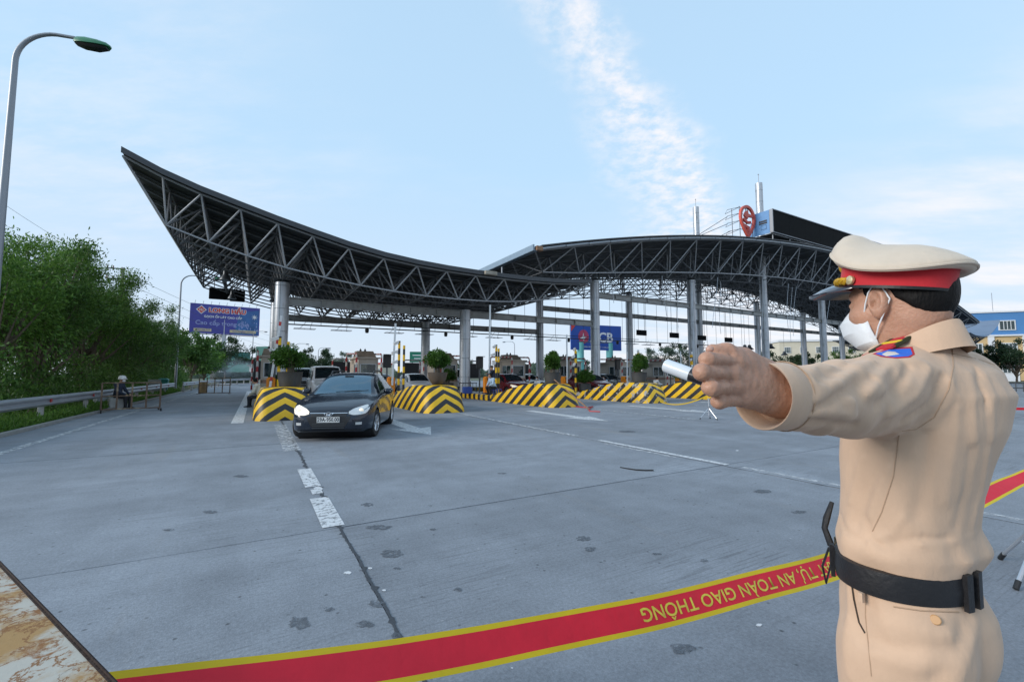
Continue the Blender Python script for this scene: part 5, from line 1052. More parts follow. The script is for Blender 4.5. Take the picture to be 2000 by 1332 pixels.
for i, (s, t, h) in enumerate([(-10.8, 24, 5.4), (-11.0, 30, 5.8), (-11.5, 37, 5.6), (-11.5, 45, 5.4), (-10.6, 54, 4.6)]):
    tree('roadside_tree', 'darker tree in the second row behind the front trees', W(s, t, 0), h, 2.6, 8000, LEAF_C, 40 + i, gT, lumps=18)
# undergrowth: nobody could count it
r = np.random.default_rng(3); n = 52000
t_ = r.uniform(11, 62, n) ; hh = (0.9 + 0.9 * np.sin(t_ * 1.1) * np.sin(t_ * .37 + 1)) + .6; s_ = -6.15 - r.gamma(2.0, .75, n)
z_ = r.uniform(0, 1, n) ** .8 * np.minimum(hh * (1.0 + 0.55 * (-5.9 - s_)), 2.9) * .8
X = s_ * CU - t_ * SU; Y = s_ * SU + t_ * CU; V, k = leaves(np.stack([X, Y, z_ + .03], 1), np.stack([np.zeros(n), np.zeros(n), np.ones(n)], 1) * .6, .17, .06, 4, .1)
tag(leaf_obj('undergrowth', V, k, LEAF_B, None), 'tangled low undergrowth between guardrail and trees', 'undergrowth', kind='stuff')
n = 26000; t_ = r.uniform(9, 45, n); s_ = -5.22 - r.gamma(1.2, .42, n); X = s_ * CU - t_ * SU; Y = s_ * SU + t_ * CU
V, k = leaves(np.stack([X, Y, r.uniform(0, .22, n) * (0.4 + r.random(n)) + .0], 1), np.stack([np.zeros(n), np.zeros(n), np.ones(n)], 1), .13, .035, 5, -.3)
tag(leaf_obj('weeds', V, k, LEAF_A, None), 'short weeds and creepers along the foot of the guardrail', 'weeds', kind='stuff')
# street lamps
LPOLE = pm('lamp_pole', (0.27, 0.29, 0.32), rough=.45, metal=.5, var=.12, scale=1.5)
LGREEN = pm('lamp_head_green', (0.01, 0.16, 0.06), rough=.35, var=.12, coat=.4)
def street_lamp(loc, rz, h, arm, label, green=True, r0=.10, group='street lamps'):
    o = thing('street_lamp', label, 'street lamp', loc, rz, group)
    pts = [(0, 0, 0), (0, 0, h * .45), (0, 0, h - .95)] + [(.85 - .85 * math.cos(a), 0, h - .95 + .85 * math.sin(a)) for a in [R(q) for q in range(8, 89, 8)]] + [(arm * .8 + .2, 0, h - .11), (arm, 0, h - .15)]
    MB().tube(pts, [r0, r0 * .82, r0 * .62] + [r0 * (.62 - .18 * k / 10) for k in range(11)] + [r0 * .40, r0 * .36], 12).build('pole', LPOLE, o, smooth=True)
    MB().lathe([(.22, 0), (.22, .03), (r0 * 1.3, .05), (r0 * 1.1, .35), (r0, .38)], 14).build('base', LPOLE, o)
    rings = []
    for x, w_, zt, zb in ((-.06, .06, .05, -.07), (0, .10, .075, -.09), (.18, .14, .085, -.10), (.45, .15, .06, -.10), (.66, .12, .02, -.09), (.74, .05, -.03, -.07)):
        rings.append([(arm + x, -w_, h - .16 + zb), (arm + x, -w_ * .95, h - .16 + (zt + zb) / 2), (arm + x, -w_ * .45, h - .16 + zt), (arm + x, w_ * .45, h - .16 + zt), (arm + x, w_ * .95, h - .16 + (zt + zb) / 2), (arm + x, w_, h - .16 + zb)])
    MB().loft(rings).build('lamp_head', LGREEN if green else LPOLE, o, smooth=True, fix=True)
    MB().loft([[(arm + x, -w_, h - .18 - .1), (arm + x, -w_ * .7, h - .18 - dz), (arm + x, w_ * .7, h - .18 - dz), (arm + x, w_, h - .18 - .1)] for x, w_, dz in ((-.02, .08, .11), (.15, .13, .16), (.45, .14, .175), (.68, .09, .12))]).build('lamp_glass', BLACK, o, smooth=True, fix=True)
pL = at(3, 420, 10.8); street_lamp(Vector((pL.x, pL.y, 0)), R(14), at(110, 56, 10.9).z, 1.28, 'tall grey street lamp with green head rising over the first trees')
street_lamp(W(-5.9, 47.3), ROT, 10.2, 2.4, 'grey street lamp beside the end of the guardrail', True)
for px, py, Y, lab, rz in ((577, 672, 95, 'distant street lamp above the shrub in the charcoal tub', 0), (622, 680, 105, 'distant street lamp above the dark far tree', 0), (668, 690, 130, 'distant street lamp beside the booth behind the black car', 0), (1005, 668, 105, 'distant street lamp behind the booth with lit-headlight car', R(180)), (495, 648, 92, 'distant street lamp under the tile company billboard', R(0))):
    p = at(px, py, Y); street_lamp(Vector((p.x, p.y, 0)), rz, p.z + .2, 2.2, lab, False, .11, 'distant street lamps')
# utility pole and wires
up = thing('utility_pole', 'concrete utility pole with two crossarms and insulators above the trees', 'utility pole', Vector((*at(238, 560, 42).xy, 0)), R(20))
CPOLE = pm('concrete_pole', (.30, .29, .28), rough=.85, var=.15); ht = at(238, 523, 42).z
MB().tube([(0, 0, 0), (0, 0, ht)], [.19, .13], 10).build('pole', CPOLE, up, smooth=True)
for dz in (.12, 1.1):
    MB().box((-.55, 0, ht - dz), (1.5, .1, .1)).build('crossarm', DKSTEEL, up)
    for x in (-1.2, -.75): MB().lathe([(.03, 0), (.07, .05), (.04, .1), (.07, .15), (.03, .22)], 8, (x, 0, ht - dz + .05)).build('insulator', BROWN, up, smooth=True)
WIRE = pm('wire_black', (.03, .03, .033), rough=.6)
def wire(a, b, sag, label, rr=.012):
    pts = [a.lerp(b, k / 16) - Vector((0, 0, sag * 4 * (k / 16) * (1 - k / 16))) for k in range(17)]
    tag(MB().tube(pts, rr, 4).build('power_wire', WIRE), label, 'wire', 'overhead wires')
pa = Vector((up.location.x - 1.1, up.location.y - .4, ht)); 
wire(at(-60, 352, 26), pa + Vector((0, 0, .1)), .3, 'thin overhead wire meeting the upper crossarm'); wire(at(-60, 420, 26), pa + Vector((.2, 0, -.9)), .3, 'thin overhead wire meeting the lower crossarm')
for q, w_ in ((0, 'upper crossarm'), (-.9, 'lower crossarm'), (-1.8, 'pole shaft')):
    wire(pa + Vector((.3, 0, q)), at(560, 664 + q * -12, 150), .9, 'thin overhead wire from the %s towards the billboard' % w_, .018)
# rusty gates by the guardrail and roadside bits
def gate(p, rz, w_, h, label, wheels=True):
    o = thing('rusty_gate', label, 'barrier', p, rz, 'rusty steel barrier gates')
    for z in (.12, h * .55, h): MB().tube([(0, 0, z), (w_, 0, z)], .025, 6).build('rail', RUSTF, o)
    n = max(3, int(w_ / .42))
    for k in range(n + 1): MB().box((w_ * k / n, 0, (h + .12) / 2), (.055, .045, h - .12)).build('bar', RUSTF, o)
    for x in (0, w_):
        MB().tube([(x, -.4, .07), (x, .4, .07)], .022, 6).build('foot', RUSTF, o)
        if wheels:
            for y in (-.4, .4): MB().tube([(x - .02, y, .06), (x + .02, y, .06)], .06, 12).build('caster', RUBBER, o)
gate(W(-5.0, 22.3), ROT + R(14), 1.75, 1.12, 'rusty steel barrier gate on casters in front of the guardrail')
p = gp(388, 771); gate(Vector((p.x, p.y, 0)), ROT - R(10), 1.9, 1.2, 'rusty steel gate standing at the break in the guardrail', False)
p = gp(396, 768); tag(MB().lathe([(.25, 0), (.29, .1), (.27, .3), (.29, .5), (.25, .85), (.24, .85), (.22, .8), (.01, .8)], 14).build('rusty_drum', pm('drum_tan', (.36, .24, .12), rough=.8, var=.3), None, (p.x, p.y, 0), smooth=True), 'tan rusty drum behind the far barrier gate', 'drum')
p = W(-5.75, 40.5); o = thing('green_bin', 'tall teal waste bin beside the street lamp pole', 'bin', p, ROT)
TEAL = pm('bin_teal', (.02, .20, .18), rough=.5, var=.15)
MB().loft([[(-a, -a, z), (a, -a, z), (a, a, z), (-a, a, z)] for a, z in ((.22, .06), (.28, .95), (.3, 1.0))]).build('tub', TEAL, o, bevel=.02); MB().loft([[(-a, -a, z), (a, -a, z), (a, a, z), (-a, a, z)] for a, z in ((.31, 1.0), (.31, 1.06), (.2, 1.16))]).build('lid', TEAL, o, bevel=.02)
p = W(-5.95, 38.5); tag(MB().box((0, 0, .55), (.7, .08, 1.1)).build('leaning_board', pm('grey_board', (.38, .4, .4), rough=.7, var=.15), None, p, ROT + R(20), bevel=.01), 'pale grey board standing behind the guardrail beside the teal bin', 'board')
p = W(-5.9, 26.8); tag(MB().box((0, 0, .2), (.9, .25, .4)).build('concrete_block', pm('block_blue_grey', (.34, .38, .42), rough=.8, var=.15), None, p, ROT + R(60), bevel=.03), 'pale concrete block lying under the guardrail', 'block')
# ---- billboards
def print_mat(name, base, blobs):
    return pm(name, base, rough=.55, var=.10, scale=.25)
bb = thing('tile_billboard', 'purple blue tile company billboard with red lettering on a single mast', 'billboard', (0, 0, 0))
A, B = at(372, 592, 88), at(508, 602, 96); Cc, D = at(507, 657, 96), at(371, 649, 88)
ux = (B - A).normalized(); uz = Vector((0, 0, 1)); nrm = ux.cross(uz); wB = (B - A).length; zt_, zb_ = (A.z + B.z) / 2, (Cc.z + D.z) / 2; hB = zt_ - zb_; o0 = Vector((A.x, A.y, zb_)); 
bb.location = o0; bb.rotation_euler = (0, 0, math.atan2(ux.y, ux.x))
PURP = pm('billboard_purple', (.065, .065, .33), rough=.55, var=.22, scale=.12); LITB = pm('billboard_night_blue', (.04, .13, .34), rough=.55, var=.5, scale=.35)
MB().box((wB / 2, .12, hB / 2), (wB, .22, hB)).build('panel', PURP, bb)
pr = MB(); pr.add([(wB * .62, 0, .15), (wB * .985, 0, .15), (wB * .985, 0, hB * .92), (wB * .70, 0, hB * .8)], [(0, 1, 2, 3)]); pr.build('printed_picture', LITB, bb)
WPR = pm('print_white', (.72, .72, .75), rough=.5, var=.05); RPR = pm('print_red', (.62, .05, .04), rough=.5, var=.05); YPR = pm('print_cream', (.62, .52, .30), rough=.5, var=.05); LPR = pm('print_pale_blue', (.30, .34, .62), rough=.5, var=.1)
def bt(s, x, z, size, mat, sx=1.0, bold=.0): return text_obj('printed_text', s, size, mat, bb, basis((x * wB, -.012, z * hB), (1, 0, 0), (0, 0, 1)), .004, 'CENTER', bold, sx)
bt('LONG HẦU', .52, .80, hB * .20, WPR, 1.05, .13); q = bt('LONG HẦU', .52, .80, hB * .20, RPR, 1.05, .05); q.location.y -= .012
bt('GẠCH ỐP LÁT CAO CẤP', .46, .58, hB * .10, WPR, 1.0, .02); bt('Cao cấp trong tầm', .46, .36, hB * .20, LPR, 1.0, .02); 
for x0, x1, tx in ((.06, .30, '0243.266.777'), (.56, .95, 'www.longhau.com.vn')):
    MB().box(((x0 + x1) / 2 * wB, -.012, .12 * hB), ((x1 - x0) * wB, .02, hB * .095)).build('printed_strip', YPR, bb); q = bt(tx, (x0 + x1) / 2, .12, hB * .075, PURP, 1.0, .01); q.location.y = -.03
m = MB(); cx, cz_, a = .15 * wB, .80 * hB, hB * .15; m.add([(cx - a, -.01, cz_), (cx, -.01, cz_ - a), (cx + a, -.01, cz_), (cx, -.01, cz_ + a)], [(0, 1, 2, 3)]); m.build('printed_diamond', WPR, bb)
m = MB(); a *= .78; m.add([(cx - a, -.02, cz_), (cx, -.02, cz_ - a), (cx + a, -.02, cz_), (cx, -.02, cz_ + a)], [(0, 1, 2, 3)]); m.build('printed_diamond', RPR, bb)
for k in (-1, 0, 1): MB().box((cx + k * a * .36, -.03, cz_), (a * .16, .01, a * .8)).build('printed_bar', WPR, bb)
m = MB(); st_ = [(math.cos(k * math.pi / 8) * hB * (.11 if k % 2 == 0 else .035), math.sin(k * math.pi / 8) * hB * (.11 if k % 2 == 0 else .035)) for k in range(16)]; m.add([(wB * .92 + x, -.012, hB * .66 + z) for x, z in st_], [tuple(range(16))]); m.build('printed_star', WPR, bb)
r_ = random.Random(8)
for k in range(34): x = r_.uniform(.66, .97); MB().box((x * wB, -.014, r_.uniform(.1, .5) * hB), (wB * .012, .01, hB * r_.uniform(.02, .09))).build('printed_window_light', LPR, bb)
MB().tube([(wB * .48, .5, -o0.z), (wB * .48, .5, hB * .5)], [.55, .5], 14).build('mast', COLM, bb, smooth=True)
MB().box((wB * .5, .35, -.12), (wB * .96, .6, .1)).build('walkway', DKSTEEL, bb)
for k in range(9): MB().tube([(wB * (.06 + .11 * k), .1, hB), (wB * (.06 + .11 * k), -.9, hB + .5)], .03, 4).build('floodlight_arm', DKSTEEL, bb)
b2 = thing('bank_billboard', 'blue bank billboard with red striped globe and white letters behind the columns', 'billboard', (0, 0, 0))
A, B = at(1115, 637, 74), at(1213, 637, 78); zb_ = at(1164, 684, 76).z; zt_ = at(1164, 635, 76).z; ux = (B - A).normalized(); wB = (B - A).length; hB = zt_ - zb_; b2.location = (A.x, A.y, zb_); b2.rotation_euler = (0, 0, math.atan2(ux.y, ux.x))
ABL = pm('bank_blue', (.018, .075, .36), rough=.5, var=.1, scale=.2); RSP = stripes('bank_globe_red', (.60, .05, .06), (.25, .06, .22), (0, 0, 1), .12, .6)
MB().box((wB / 2, .12, hB / 2), (wB, .2, hB)).build('panel', ABL, b2)
m = MB(); n = 28; m.add([(wB * .24 + hB * .24 * math.cos(2 * math.pi * k / n), -.01, hB * .52 + hB * .27 * math.sin(2 * math.pi * k / n)) for k in range(n)], [tuple(range(n))]); m.build('printed_globe', RSP, b2)
m = MB(); st_ = [(-.16, -.05), (-.03, .02), (.0, .17), (.05, .02), (.17, .02), (.06, -.05), (.02, -.16), (-.03, -.06)]; m.add([(wB * .235 + x * hB, -.02, hB * .5 + z * hB) for x, z in st_], [tuple(range(len(st_)))]); m.build('printed_star', WPR, b2)
text_obj('printed_text', 'ACB', hB * .52, WPR, b2, basis((wB * .60, -.015, hB * .50), (1, 0, 0), (0, 0, 1)), .004, 'CENTER', .07, 1.05)
text_obj('printed_text', 'NGÂN HÀNG Á CHÂU  |  acb.com.vn', hB * .085, WPR, b2, basis((wB * .5, -.015, hB * .12), (1, 0, 0), (0, 0, 1)), .004, 'CENTER', .0, 1.0)
MB().add([(0.02, -.012, hB * .98), (wB * .1, -.012, hB * .98), (0.02, -.012, hB * .7)], [(0, 1, 2)]).build('printed_corner', RPR, b2)
TEALP = pm('teal_post', (.13, .42, .42), rough=.6, var=.1)
for x in (.2, .78): MB().tube([(wB * x, .4, -zb_), (wB * x, .4, hB * .3)], .6, 12).build('support_post', TEALP, b2, smooth=True)
# ---- green road sign
sg = thing('road_sign', 'green overhead road sign behind the striped camera poles', 'road sign', Vector((*at(818, 700, 62).xy, 0)), R(8))
z1 = at(818, 687, 62).z; MB().box((0, 0, z1 - .75), (2.5, .08, 1.5)).build('panel', pm('sign_green', (.01, .16, .10), rough=.45, var=.1), sg, bevel=.02)
for x in (-.9, .9): MB().tube([(x, .1, 0), (x, .1, z1 - .1)], .07, 8).build('post', STEEL, sg)
for k, wd in enumerate((1.5, 1.1)): MB().box((-.1, -.045, z1 - .5 - .45 * k), (wd, .012, .12)).build('printed_bar', WPR, sg)
# ---- buildings
def block(name, label, loc, rz, w_, d, h, wall, cols=0, rows=0, roof=None, band=None, win=(1.6, 1.5), frame=WFR, roofh=.6):
    o = thing(name, label, 'building', loc, rz)
    MB().box((w_ / 2, d / 2, h / 2), (w_, d, h)).build('wall', wall, o)
    if band: MB().box((w_ / 2, d / 2, h - band[1] / 2), (w_ + .12, d + .12, band[1])).build('upper_band', band[0], o)
    if roof is not None: MB().box((w_ / 2, d / 2, h + roofh / 2), (w_ + .6, d + .6, roofh)).build('roof', roof, o)
    for i in range(cols):
        for j in range(rows):
            x = w_ * (i + .5) / cols; z = h * (j + .55) / (rows); 
            f = MB(); f.box((x, -.1, z), (win[0] + .3, .16, win[1] + .3)); wf = f.build('window', frame, o); MB().box((x, -.19, z), (win[0], .03, win[1])).build('pane', GLB, wf)
            for q in (-.25, .25): MB().box((x + q * win[0], -.21, z), (.07, .05, win[1])).build('mullion', frame, wf)
            MB().box((x, -.21, z + .12 * win[1]), (win[0], .05, .07)).build('mullion', frame, wf)
    return o
GRW = pm('warehouse_green', (.03, .16, .14), rough=.6, var=.12, scale=.2); YLW = pm('wall_ochre', (.52, .38, .20), rough=.8, var=.1, scale=.3); BLW = pm('wall_blue', (.07, .21, .46), rough=.6, var=.08, scale=.3); CRM = pm('wall_cream', (.58, .54, .44), rough=.8, var=.1, scale=.3); TRIM = pm('trim_white', (.66, .68, .72), rough=.6, var=.06)
p = at(398, 740, 118); gb = block('green_warehouse', 'teal green warehouse with a taller end bay beyond the curving guardrail', Vector((p.x, p.y, 0)), R(-6), 19, 14, at(450, 700, 118).z, GRW)
MB().box((16.5, 6, 4.4), (5.5, 10, 8.8)).build('end_bay', GRW, gb); MB().box((4.5, 5, 3.9), (3.6, 8, 7.4)).build('roof_monitor', GRW, gb); MB().box((3, -.06, 1.4), (2.4, .1, 2.8)).build('door', DKSTEEL, gb)
p = at(1868, 735, 104); yb = block('ochre_office', 'ochre office building with blue top storey and white framed windows', Vector((p.x, p.y, 0)), R(-20), 34, 14, 15.6, YLW, 0, 0, TRIM, (BLW, 5.4), roofh=.35)
for x in range(2, 33, 6):
    for z, hh_ in ((12.6, 1.9), (7.4, 2.0), (2.8, 2.0)):
        wf = MB().box((x + 1.6, -.14, z), (3.0, .2, hh_ + .4)).build('window', WFR, yb); MB().box((x + 1.6, -.26, z), (2.5, .04, hh_)).build('pane', GLB, wf)
        for q in (-.62, 0, .62): MB().box((x + 1.6 + q, -.29, z), (.12, .05, hh_)).build('mullion', WFR, wf)
        if z < 10: MB().box((x + 1.6, -.12, z - 2.1), (3.0, .14, 2.0)).build('window_apron', TRIM, yb)
    MB().box((x + 4.6, -.2, 5.1), (1.1, .3, 10.2)).build('pilaster', TRIM, yb)
MB().box((17, -.2, 10.3), (34.4, .5, .35)).build('cornice', TRIM, yb); MB().tube([(8.5, 2, 15.9), (8.5, 2, 20.5)], .06, 5).build('antenna', STEEL, yb)
p = at(1525, 735, 135); block('cream_block', 'cream low building seen between the right columns', Vector((p.x, p.y, 0)), R(-12), 30, 12, at(1600, 668, 135).z, CRM, 7, 2, TRIM, None, (1.5, 1.6))
p = at(668, 735, 170); block('red_roof_house', 'pale row house with red roof edge beyond the toll booths', Vector((p.x, p.y, 0)), R(-10), 16, 10, 5.2, CRM, 6, 1, REDP, None, (1.2, 1.3))
p = at(486, 742, 80); block('roadside_hut', 'small white hut behind the crouching worker', Vector((p.x, p.y, 0)), R(5), 3.4, 3, 2.9, WHITE, 1, 1, ROOFM, None, (.8, .8), roofh=.2)
# ---- background trees, each its own
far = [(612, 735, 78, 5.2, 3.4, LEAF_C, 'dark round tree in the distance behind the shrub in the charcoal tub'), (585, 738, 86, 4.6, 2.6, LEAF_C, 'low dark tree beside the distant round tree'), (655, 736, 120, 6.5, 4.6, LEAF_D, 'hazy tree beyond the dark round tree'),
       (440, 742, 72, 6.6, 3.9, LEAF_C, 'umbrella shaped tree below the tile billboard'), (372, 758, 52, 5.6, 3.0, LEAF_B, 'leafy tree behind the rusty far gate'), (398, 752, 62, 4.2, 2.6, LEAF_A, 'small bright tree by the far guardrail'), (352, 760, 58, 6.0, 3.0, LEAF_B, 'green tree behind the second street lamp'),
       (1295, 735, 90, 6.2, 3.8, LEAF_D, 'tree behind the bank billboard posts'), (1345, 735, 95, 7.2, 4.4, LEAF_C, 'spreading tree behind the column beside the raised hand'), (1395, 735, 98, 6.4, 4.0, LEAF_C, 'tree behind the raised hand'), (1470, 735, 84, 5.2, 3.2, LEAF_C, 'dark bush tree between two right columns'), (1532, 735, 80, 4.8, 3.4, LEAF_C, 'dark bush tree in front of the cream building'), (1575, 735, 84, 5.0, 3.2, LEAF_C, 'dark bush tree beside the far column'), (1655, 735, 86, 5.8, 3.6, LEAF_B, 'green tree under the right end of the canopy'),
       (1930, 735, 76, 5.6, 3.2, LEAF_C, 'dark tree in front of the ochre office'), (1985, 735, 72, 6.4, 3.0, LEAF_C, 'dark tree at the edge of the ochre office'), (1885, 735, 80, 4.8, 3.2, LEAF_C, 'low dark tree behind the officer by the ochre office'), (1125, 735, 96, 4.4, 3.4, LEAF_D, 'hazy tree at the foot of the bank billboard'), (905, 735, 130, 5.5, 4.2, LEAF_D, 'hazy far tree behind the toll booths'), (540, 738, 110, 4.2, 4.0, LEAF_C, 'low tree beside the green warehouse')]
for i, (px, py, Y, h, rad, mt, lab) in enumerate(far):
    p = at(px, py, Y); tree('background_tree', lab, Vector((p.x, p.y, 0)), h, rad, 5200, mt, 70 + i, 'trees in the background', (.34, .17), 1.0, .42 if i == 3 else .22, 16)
# hedge and far wood
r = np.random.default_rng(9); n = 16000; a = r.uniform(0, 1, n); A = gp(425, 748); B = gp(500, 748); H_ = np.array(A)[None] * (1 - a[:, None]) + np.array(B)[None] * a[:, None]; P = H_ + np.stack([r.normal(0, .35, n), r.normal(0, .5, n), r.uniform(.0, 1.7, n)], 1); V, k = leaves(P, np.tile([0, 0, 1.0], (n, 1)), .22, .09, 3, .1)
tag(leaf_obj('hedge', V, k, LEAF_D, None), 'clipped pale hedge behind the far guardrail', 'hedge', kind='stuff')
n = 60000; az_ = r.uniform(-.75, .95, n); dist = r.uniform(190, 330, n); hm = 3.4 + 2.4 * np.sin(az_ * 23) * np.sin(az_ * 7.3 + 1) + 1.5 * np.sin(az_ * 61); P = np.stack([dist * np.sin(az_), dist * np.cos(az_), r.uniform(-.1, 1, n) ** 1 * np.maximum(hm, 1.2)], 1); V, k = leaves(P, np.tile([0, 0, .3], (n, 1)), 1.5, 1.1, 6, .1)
tag(leaf_obj('far_wood', V, k, LEAF_D, None), 'far-off belt of low trees along the horizon', 'wood', kind='stuff')
# low roadside wall / hedge at right
for k in range(5):
    p = at(1700 + 75 * k, 742, 60); 
MB_ = MB(); A, B = gp(1905, 762), gp(2080, 768)
o = thing('low_fence', 'dark low railing in front of the ochre office trees', 'fence', (0, 0, 0))
for z in (.3, .75): MB().tube([(A.x, A.y, z), (B.x, B.y, z)], .05, 5).build('rail', DKSTEEL, o)
for k in range(13): q = A.lerp(B, k / 12); MB().tube([(q.x, q.y, 0), (q.x, q.y, .8)], .04, 5).build('post', DKSTEEL, o)
# thin smoke drifting by the far guardrail
sm = bpy.data.materials.new('smoke'); sm.use_nodes = True; t = sm.node_tree; t.nodes.remove(t.nodes['Principled BSDF']); pv = N(t, 'ShaderNodeVolumePrincipled'); pv.inputs['Color'].default_value = (.75, .85, .95, 1)
tcn = N(t, 'ShaderNodeTexCoord'); nz = N(t, 'ShaderNodeTexNoise'); nz.inputs['Scale'].default_value = .55; nz.inputs['Detail'].default_value = 4; t.links.new(tcn.outputs['Object'], nz.inputs['Vector']); ln = N(t, 'ShaderNodeVectorMath', operation='LENGTH'); mp_ = N(t, 'ShaderNodeMapping'); mp_.inputs['Scale'].default_value = (1 / 5, 1 / 1.8, 1 / 1.7); t.links.new(tcn.outputs['Object'], mp_.inputs[0]); t.links.new(mp_.outputs[0], ln.inputs[0])
f1 = N(t, 'ShaderNodeMapRange'); f1.inputs['From Min'].default_value = .2; f1.inputs['From Max'].default_value = 1.0; f1.inputs['To Min'].default_value = 1; f1.inputs['To Max'].default_value = 0; t.links.new(ln.outputs['Value'], f1.inputs['Value']); f2 = N(t, 'ShaderNodeMapRange'); f2.inputs['From Min'].default_value = .42; f2.inputs['From Max'].default_value = .7; f2.inputs['To Max'].default_value = .55; t.links.new(nz.outputs[0], f2.inputs['Value'])
mu = N(t, 'ShaderNodeMath', operation='MULTIPLY'); t.links.new(f1.outputs[0], mu.inputs[0]); t.links.new(f2.outputs[0], mu.inputs[1]); t.links.new(mu.outputs[0], pv.inputs['Density']); t.links.new(pv.outputs[0], t.nodes['Material Output'].inputs['Volume'])
p = at(452, 722, 62); so_ = MB().sphere((0, 0, 0), (5, 1.8, 1.7), 16, 10).build('smoke', sm, None, (p.x, p.y, 2.2)); tag(so_, 'thin bluish smoke drifting over the far guardrail', 'smoke', kind='stuff')
# ================================================================ SMALL FIGURES AT THE BOOTHS
SKIN = pm('skin_tan', (0.42, 0.235, 0.15), rough=.5, var=.12, scale=12, spec=.4); HAIR = pm('hair_black', (.005, .0045, .0045), spec=.2, rough=.6, var=.3, scale=40, bump=.5, bscale=120, stretch=(1, 1, .3))
def cloth(name, col): return pm(name, col, rough=.85, var=.12, scale=8, bump=.25, bscale=30)
def figure(label, loc, rz, J, shirt, trou, head='hair', mask=None, group='workers at the toll lanes', sleeves=True):
    o = thing('person', label, 'person', loc, rz, group); g_ = lambda k: J[k]
    def limb(P, a, b, ra, rb): return d_caps(P, J[a], J[b], ra, rb)
    def both(P, a, b, ra, rb): return np.minimum(limb(P, a + 'L', b + 'L', ra, rb), limb(P, a + 'R', b + 'R', ra, rb))
    def torso(P, e):
        d = d_caps(P, J['pelvis'], J['chest'], .125 + e, .135 + e); d = smin(d, d_caps(P, J['shL'], J['shR'], .075 + e, .075 + e), .06); return d
    hc = Vector(J['head']); nk = Vector(J['neck'])
    def body(P):
        d = torso(P, -.012); d = smin(d, d_caps(P, nk, hc, .05, .05), .03); d = smin(d, d_ell(P, hc + Vector((0, 0, .04)), (.098, .08, .115)), .02); d = smin(d, d_caps(P, hc + Vector((.095, 0, .02)), hc + Vector((.108, 0, -.0)), .012, .016), .02)
        d = smin(d, d_ell(P, hc + Vector((.02, 0, -.05)), (.07, .06, .06)), .03)
        d = smin(d, both(P, 'sh', 'el', .045, .038), .03); d = smin(d, both(P, 'el', 'wr', .038, .028), .02)
        for s_ in 'LR':
            w_ = Vector(J['wr' + s_]); f = (w_ - Vector(J['el' + s_])).normalized(); d = smin(d, d_caps(P, w_, w_ + f * .08, .036, .030), .015)
            sd = f.cross(Vector((0, 0, 1))); sd = sd.normalized() if sd.length > .1 else Vector((0, 1, 0))
            for q in (-.03, -.01, .01, .03): d = smin(d, d_caps(P, w_ + f * .08 + sd * q, w_ + f * .15 + sd * q * 1.1, .010, .008), .008)
            d = smin(d, d_caps(P, w_ + f * .03, w_ + f * .085 + sd * .05, .012, .010), .01)
        d = smin(d, both(P, 'hip', 'kn', .075, .052), .03); d = smin(d, both(P, 'kn', 'an', .05, .038), .02); return d
    pts = np.array([list(v) for v in J.values()]); lo, hi = pts.min(0) - .24, pts.max(0) + .26
    sdf_obj('body', body, lo, hi, .022, SKIN, o)
    def sh(P):
        d = torso(P, .012); d = smin(d, both(P, 'sh', 'el', .066, .058), .03)
        if sleeves: d = smin(d, both(P, 'el', 'wr', .057, .044), .02)
        d = d + .012 * vnoise(P, (9, 9, 6)); pl = P - v3(J['pelvis']); return d
    def tr(P):
        d = d_caps(P, J['pelvis'], J['pelvis'], .14, .14); d = smin(d, both(P, 'hip', 'kn', .092, .07), .05); d = smin(d, both(P, 'kn', 'an', .07, .056), .03); return d + .01 * vnoise(P, (8, 8, 5))
    sdf_obj('shirt', sh, lo, hi, .022, shirt, o); sdf_obj('trousers', tr, lo, hi, .024, trou, o)
    for s_ in 'LR':
        a = Vector(J['an' + s_]); MB().loft([[(a.x + x, a.y + w_ * math.cos(q), max(a.z - .06, .0) + hh * max(0, math.sin(q))) for q in np.linspace(-.3, math.pi + .3, 9)] for x, w_, hh in ((-.07, .03, .06), (-.04, .042, .09), (.06, .045, .075), (.15, .045, .05), (.19, .025, .03))]).build('shoe', BLACK, o, smooth=True)
    if head == 'helmet':
        MB().lathe([(.135, .03), (.14, .05), (.13, .12), (.09, .18), (.01, .20)], 16, (hc.x - .005, hc.y, hc.z)).build('helmet', WHITE, o, smooth=True)
        MB().box((hc.x + .12, hc.y, hc.z + .05), (.08, .16, .015)).build('helmet_peak', WHITE, o)
    elif head == 'cap': MB().lathe([(.112, .06), (.115, .10), (.10, .155), (.01, .17)], 14, (hc.x, hc.y, hc.z)).build('cap', BLACK, o, smooth=True)
    else:
        ln = .0 if head == 'hair' else -.16
        sdf_obj('hair', lambda P: smax(np.minimum(d_ell(P, hc + Vector((-.008, 0, .055)), (.108, .092, .112)), 9 if not ln else d_caps(P, hc + Vector((-.07, 0, .02)), hc + Vector((-.09, 0, ln)), .07, .06)), (P[:, 0] - hc.x) - .045 - .9 * np.maximum(P[:, 2] - hc.z - .06, 0), .02), lo, hi, .018, HAIR, o)
    if mask is not None:
        MB().sphere(hc + Vector((.062, 0, -.03)), (.058, .068, .055), 12, 8).build('face_mask', mask, o, smooth='all')
    for y in (-.032, .032): MB().sphere(hc + Vector((.092, y, .035)), (.010, .014, .008), 8, 6).build('eye', BLACK, o, smooth='all')
    return o
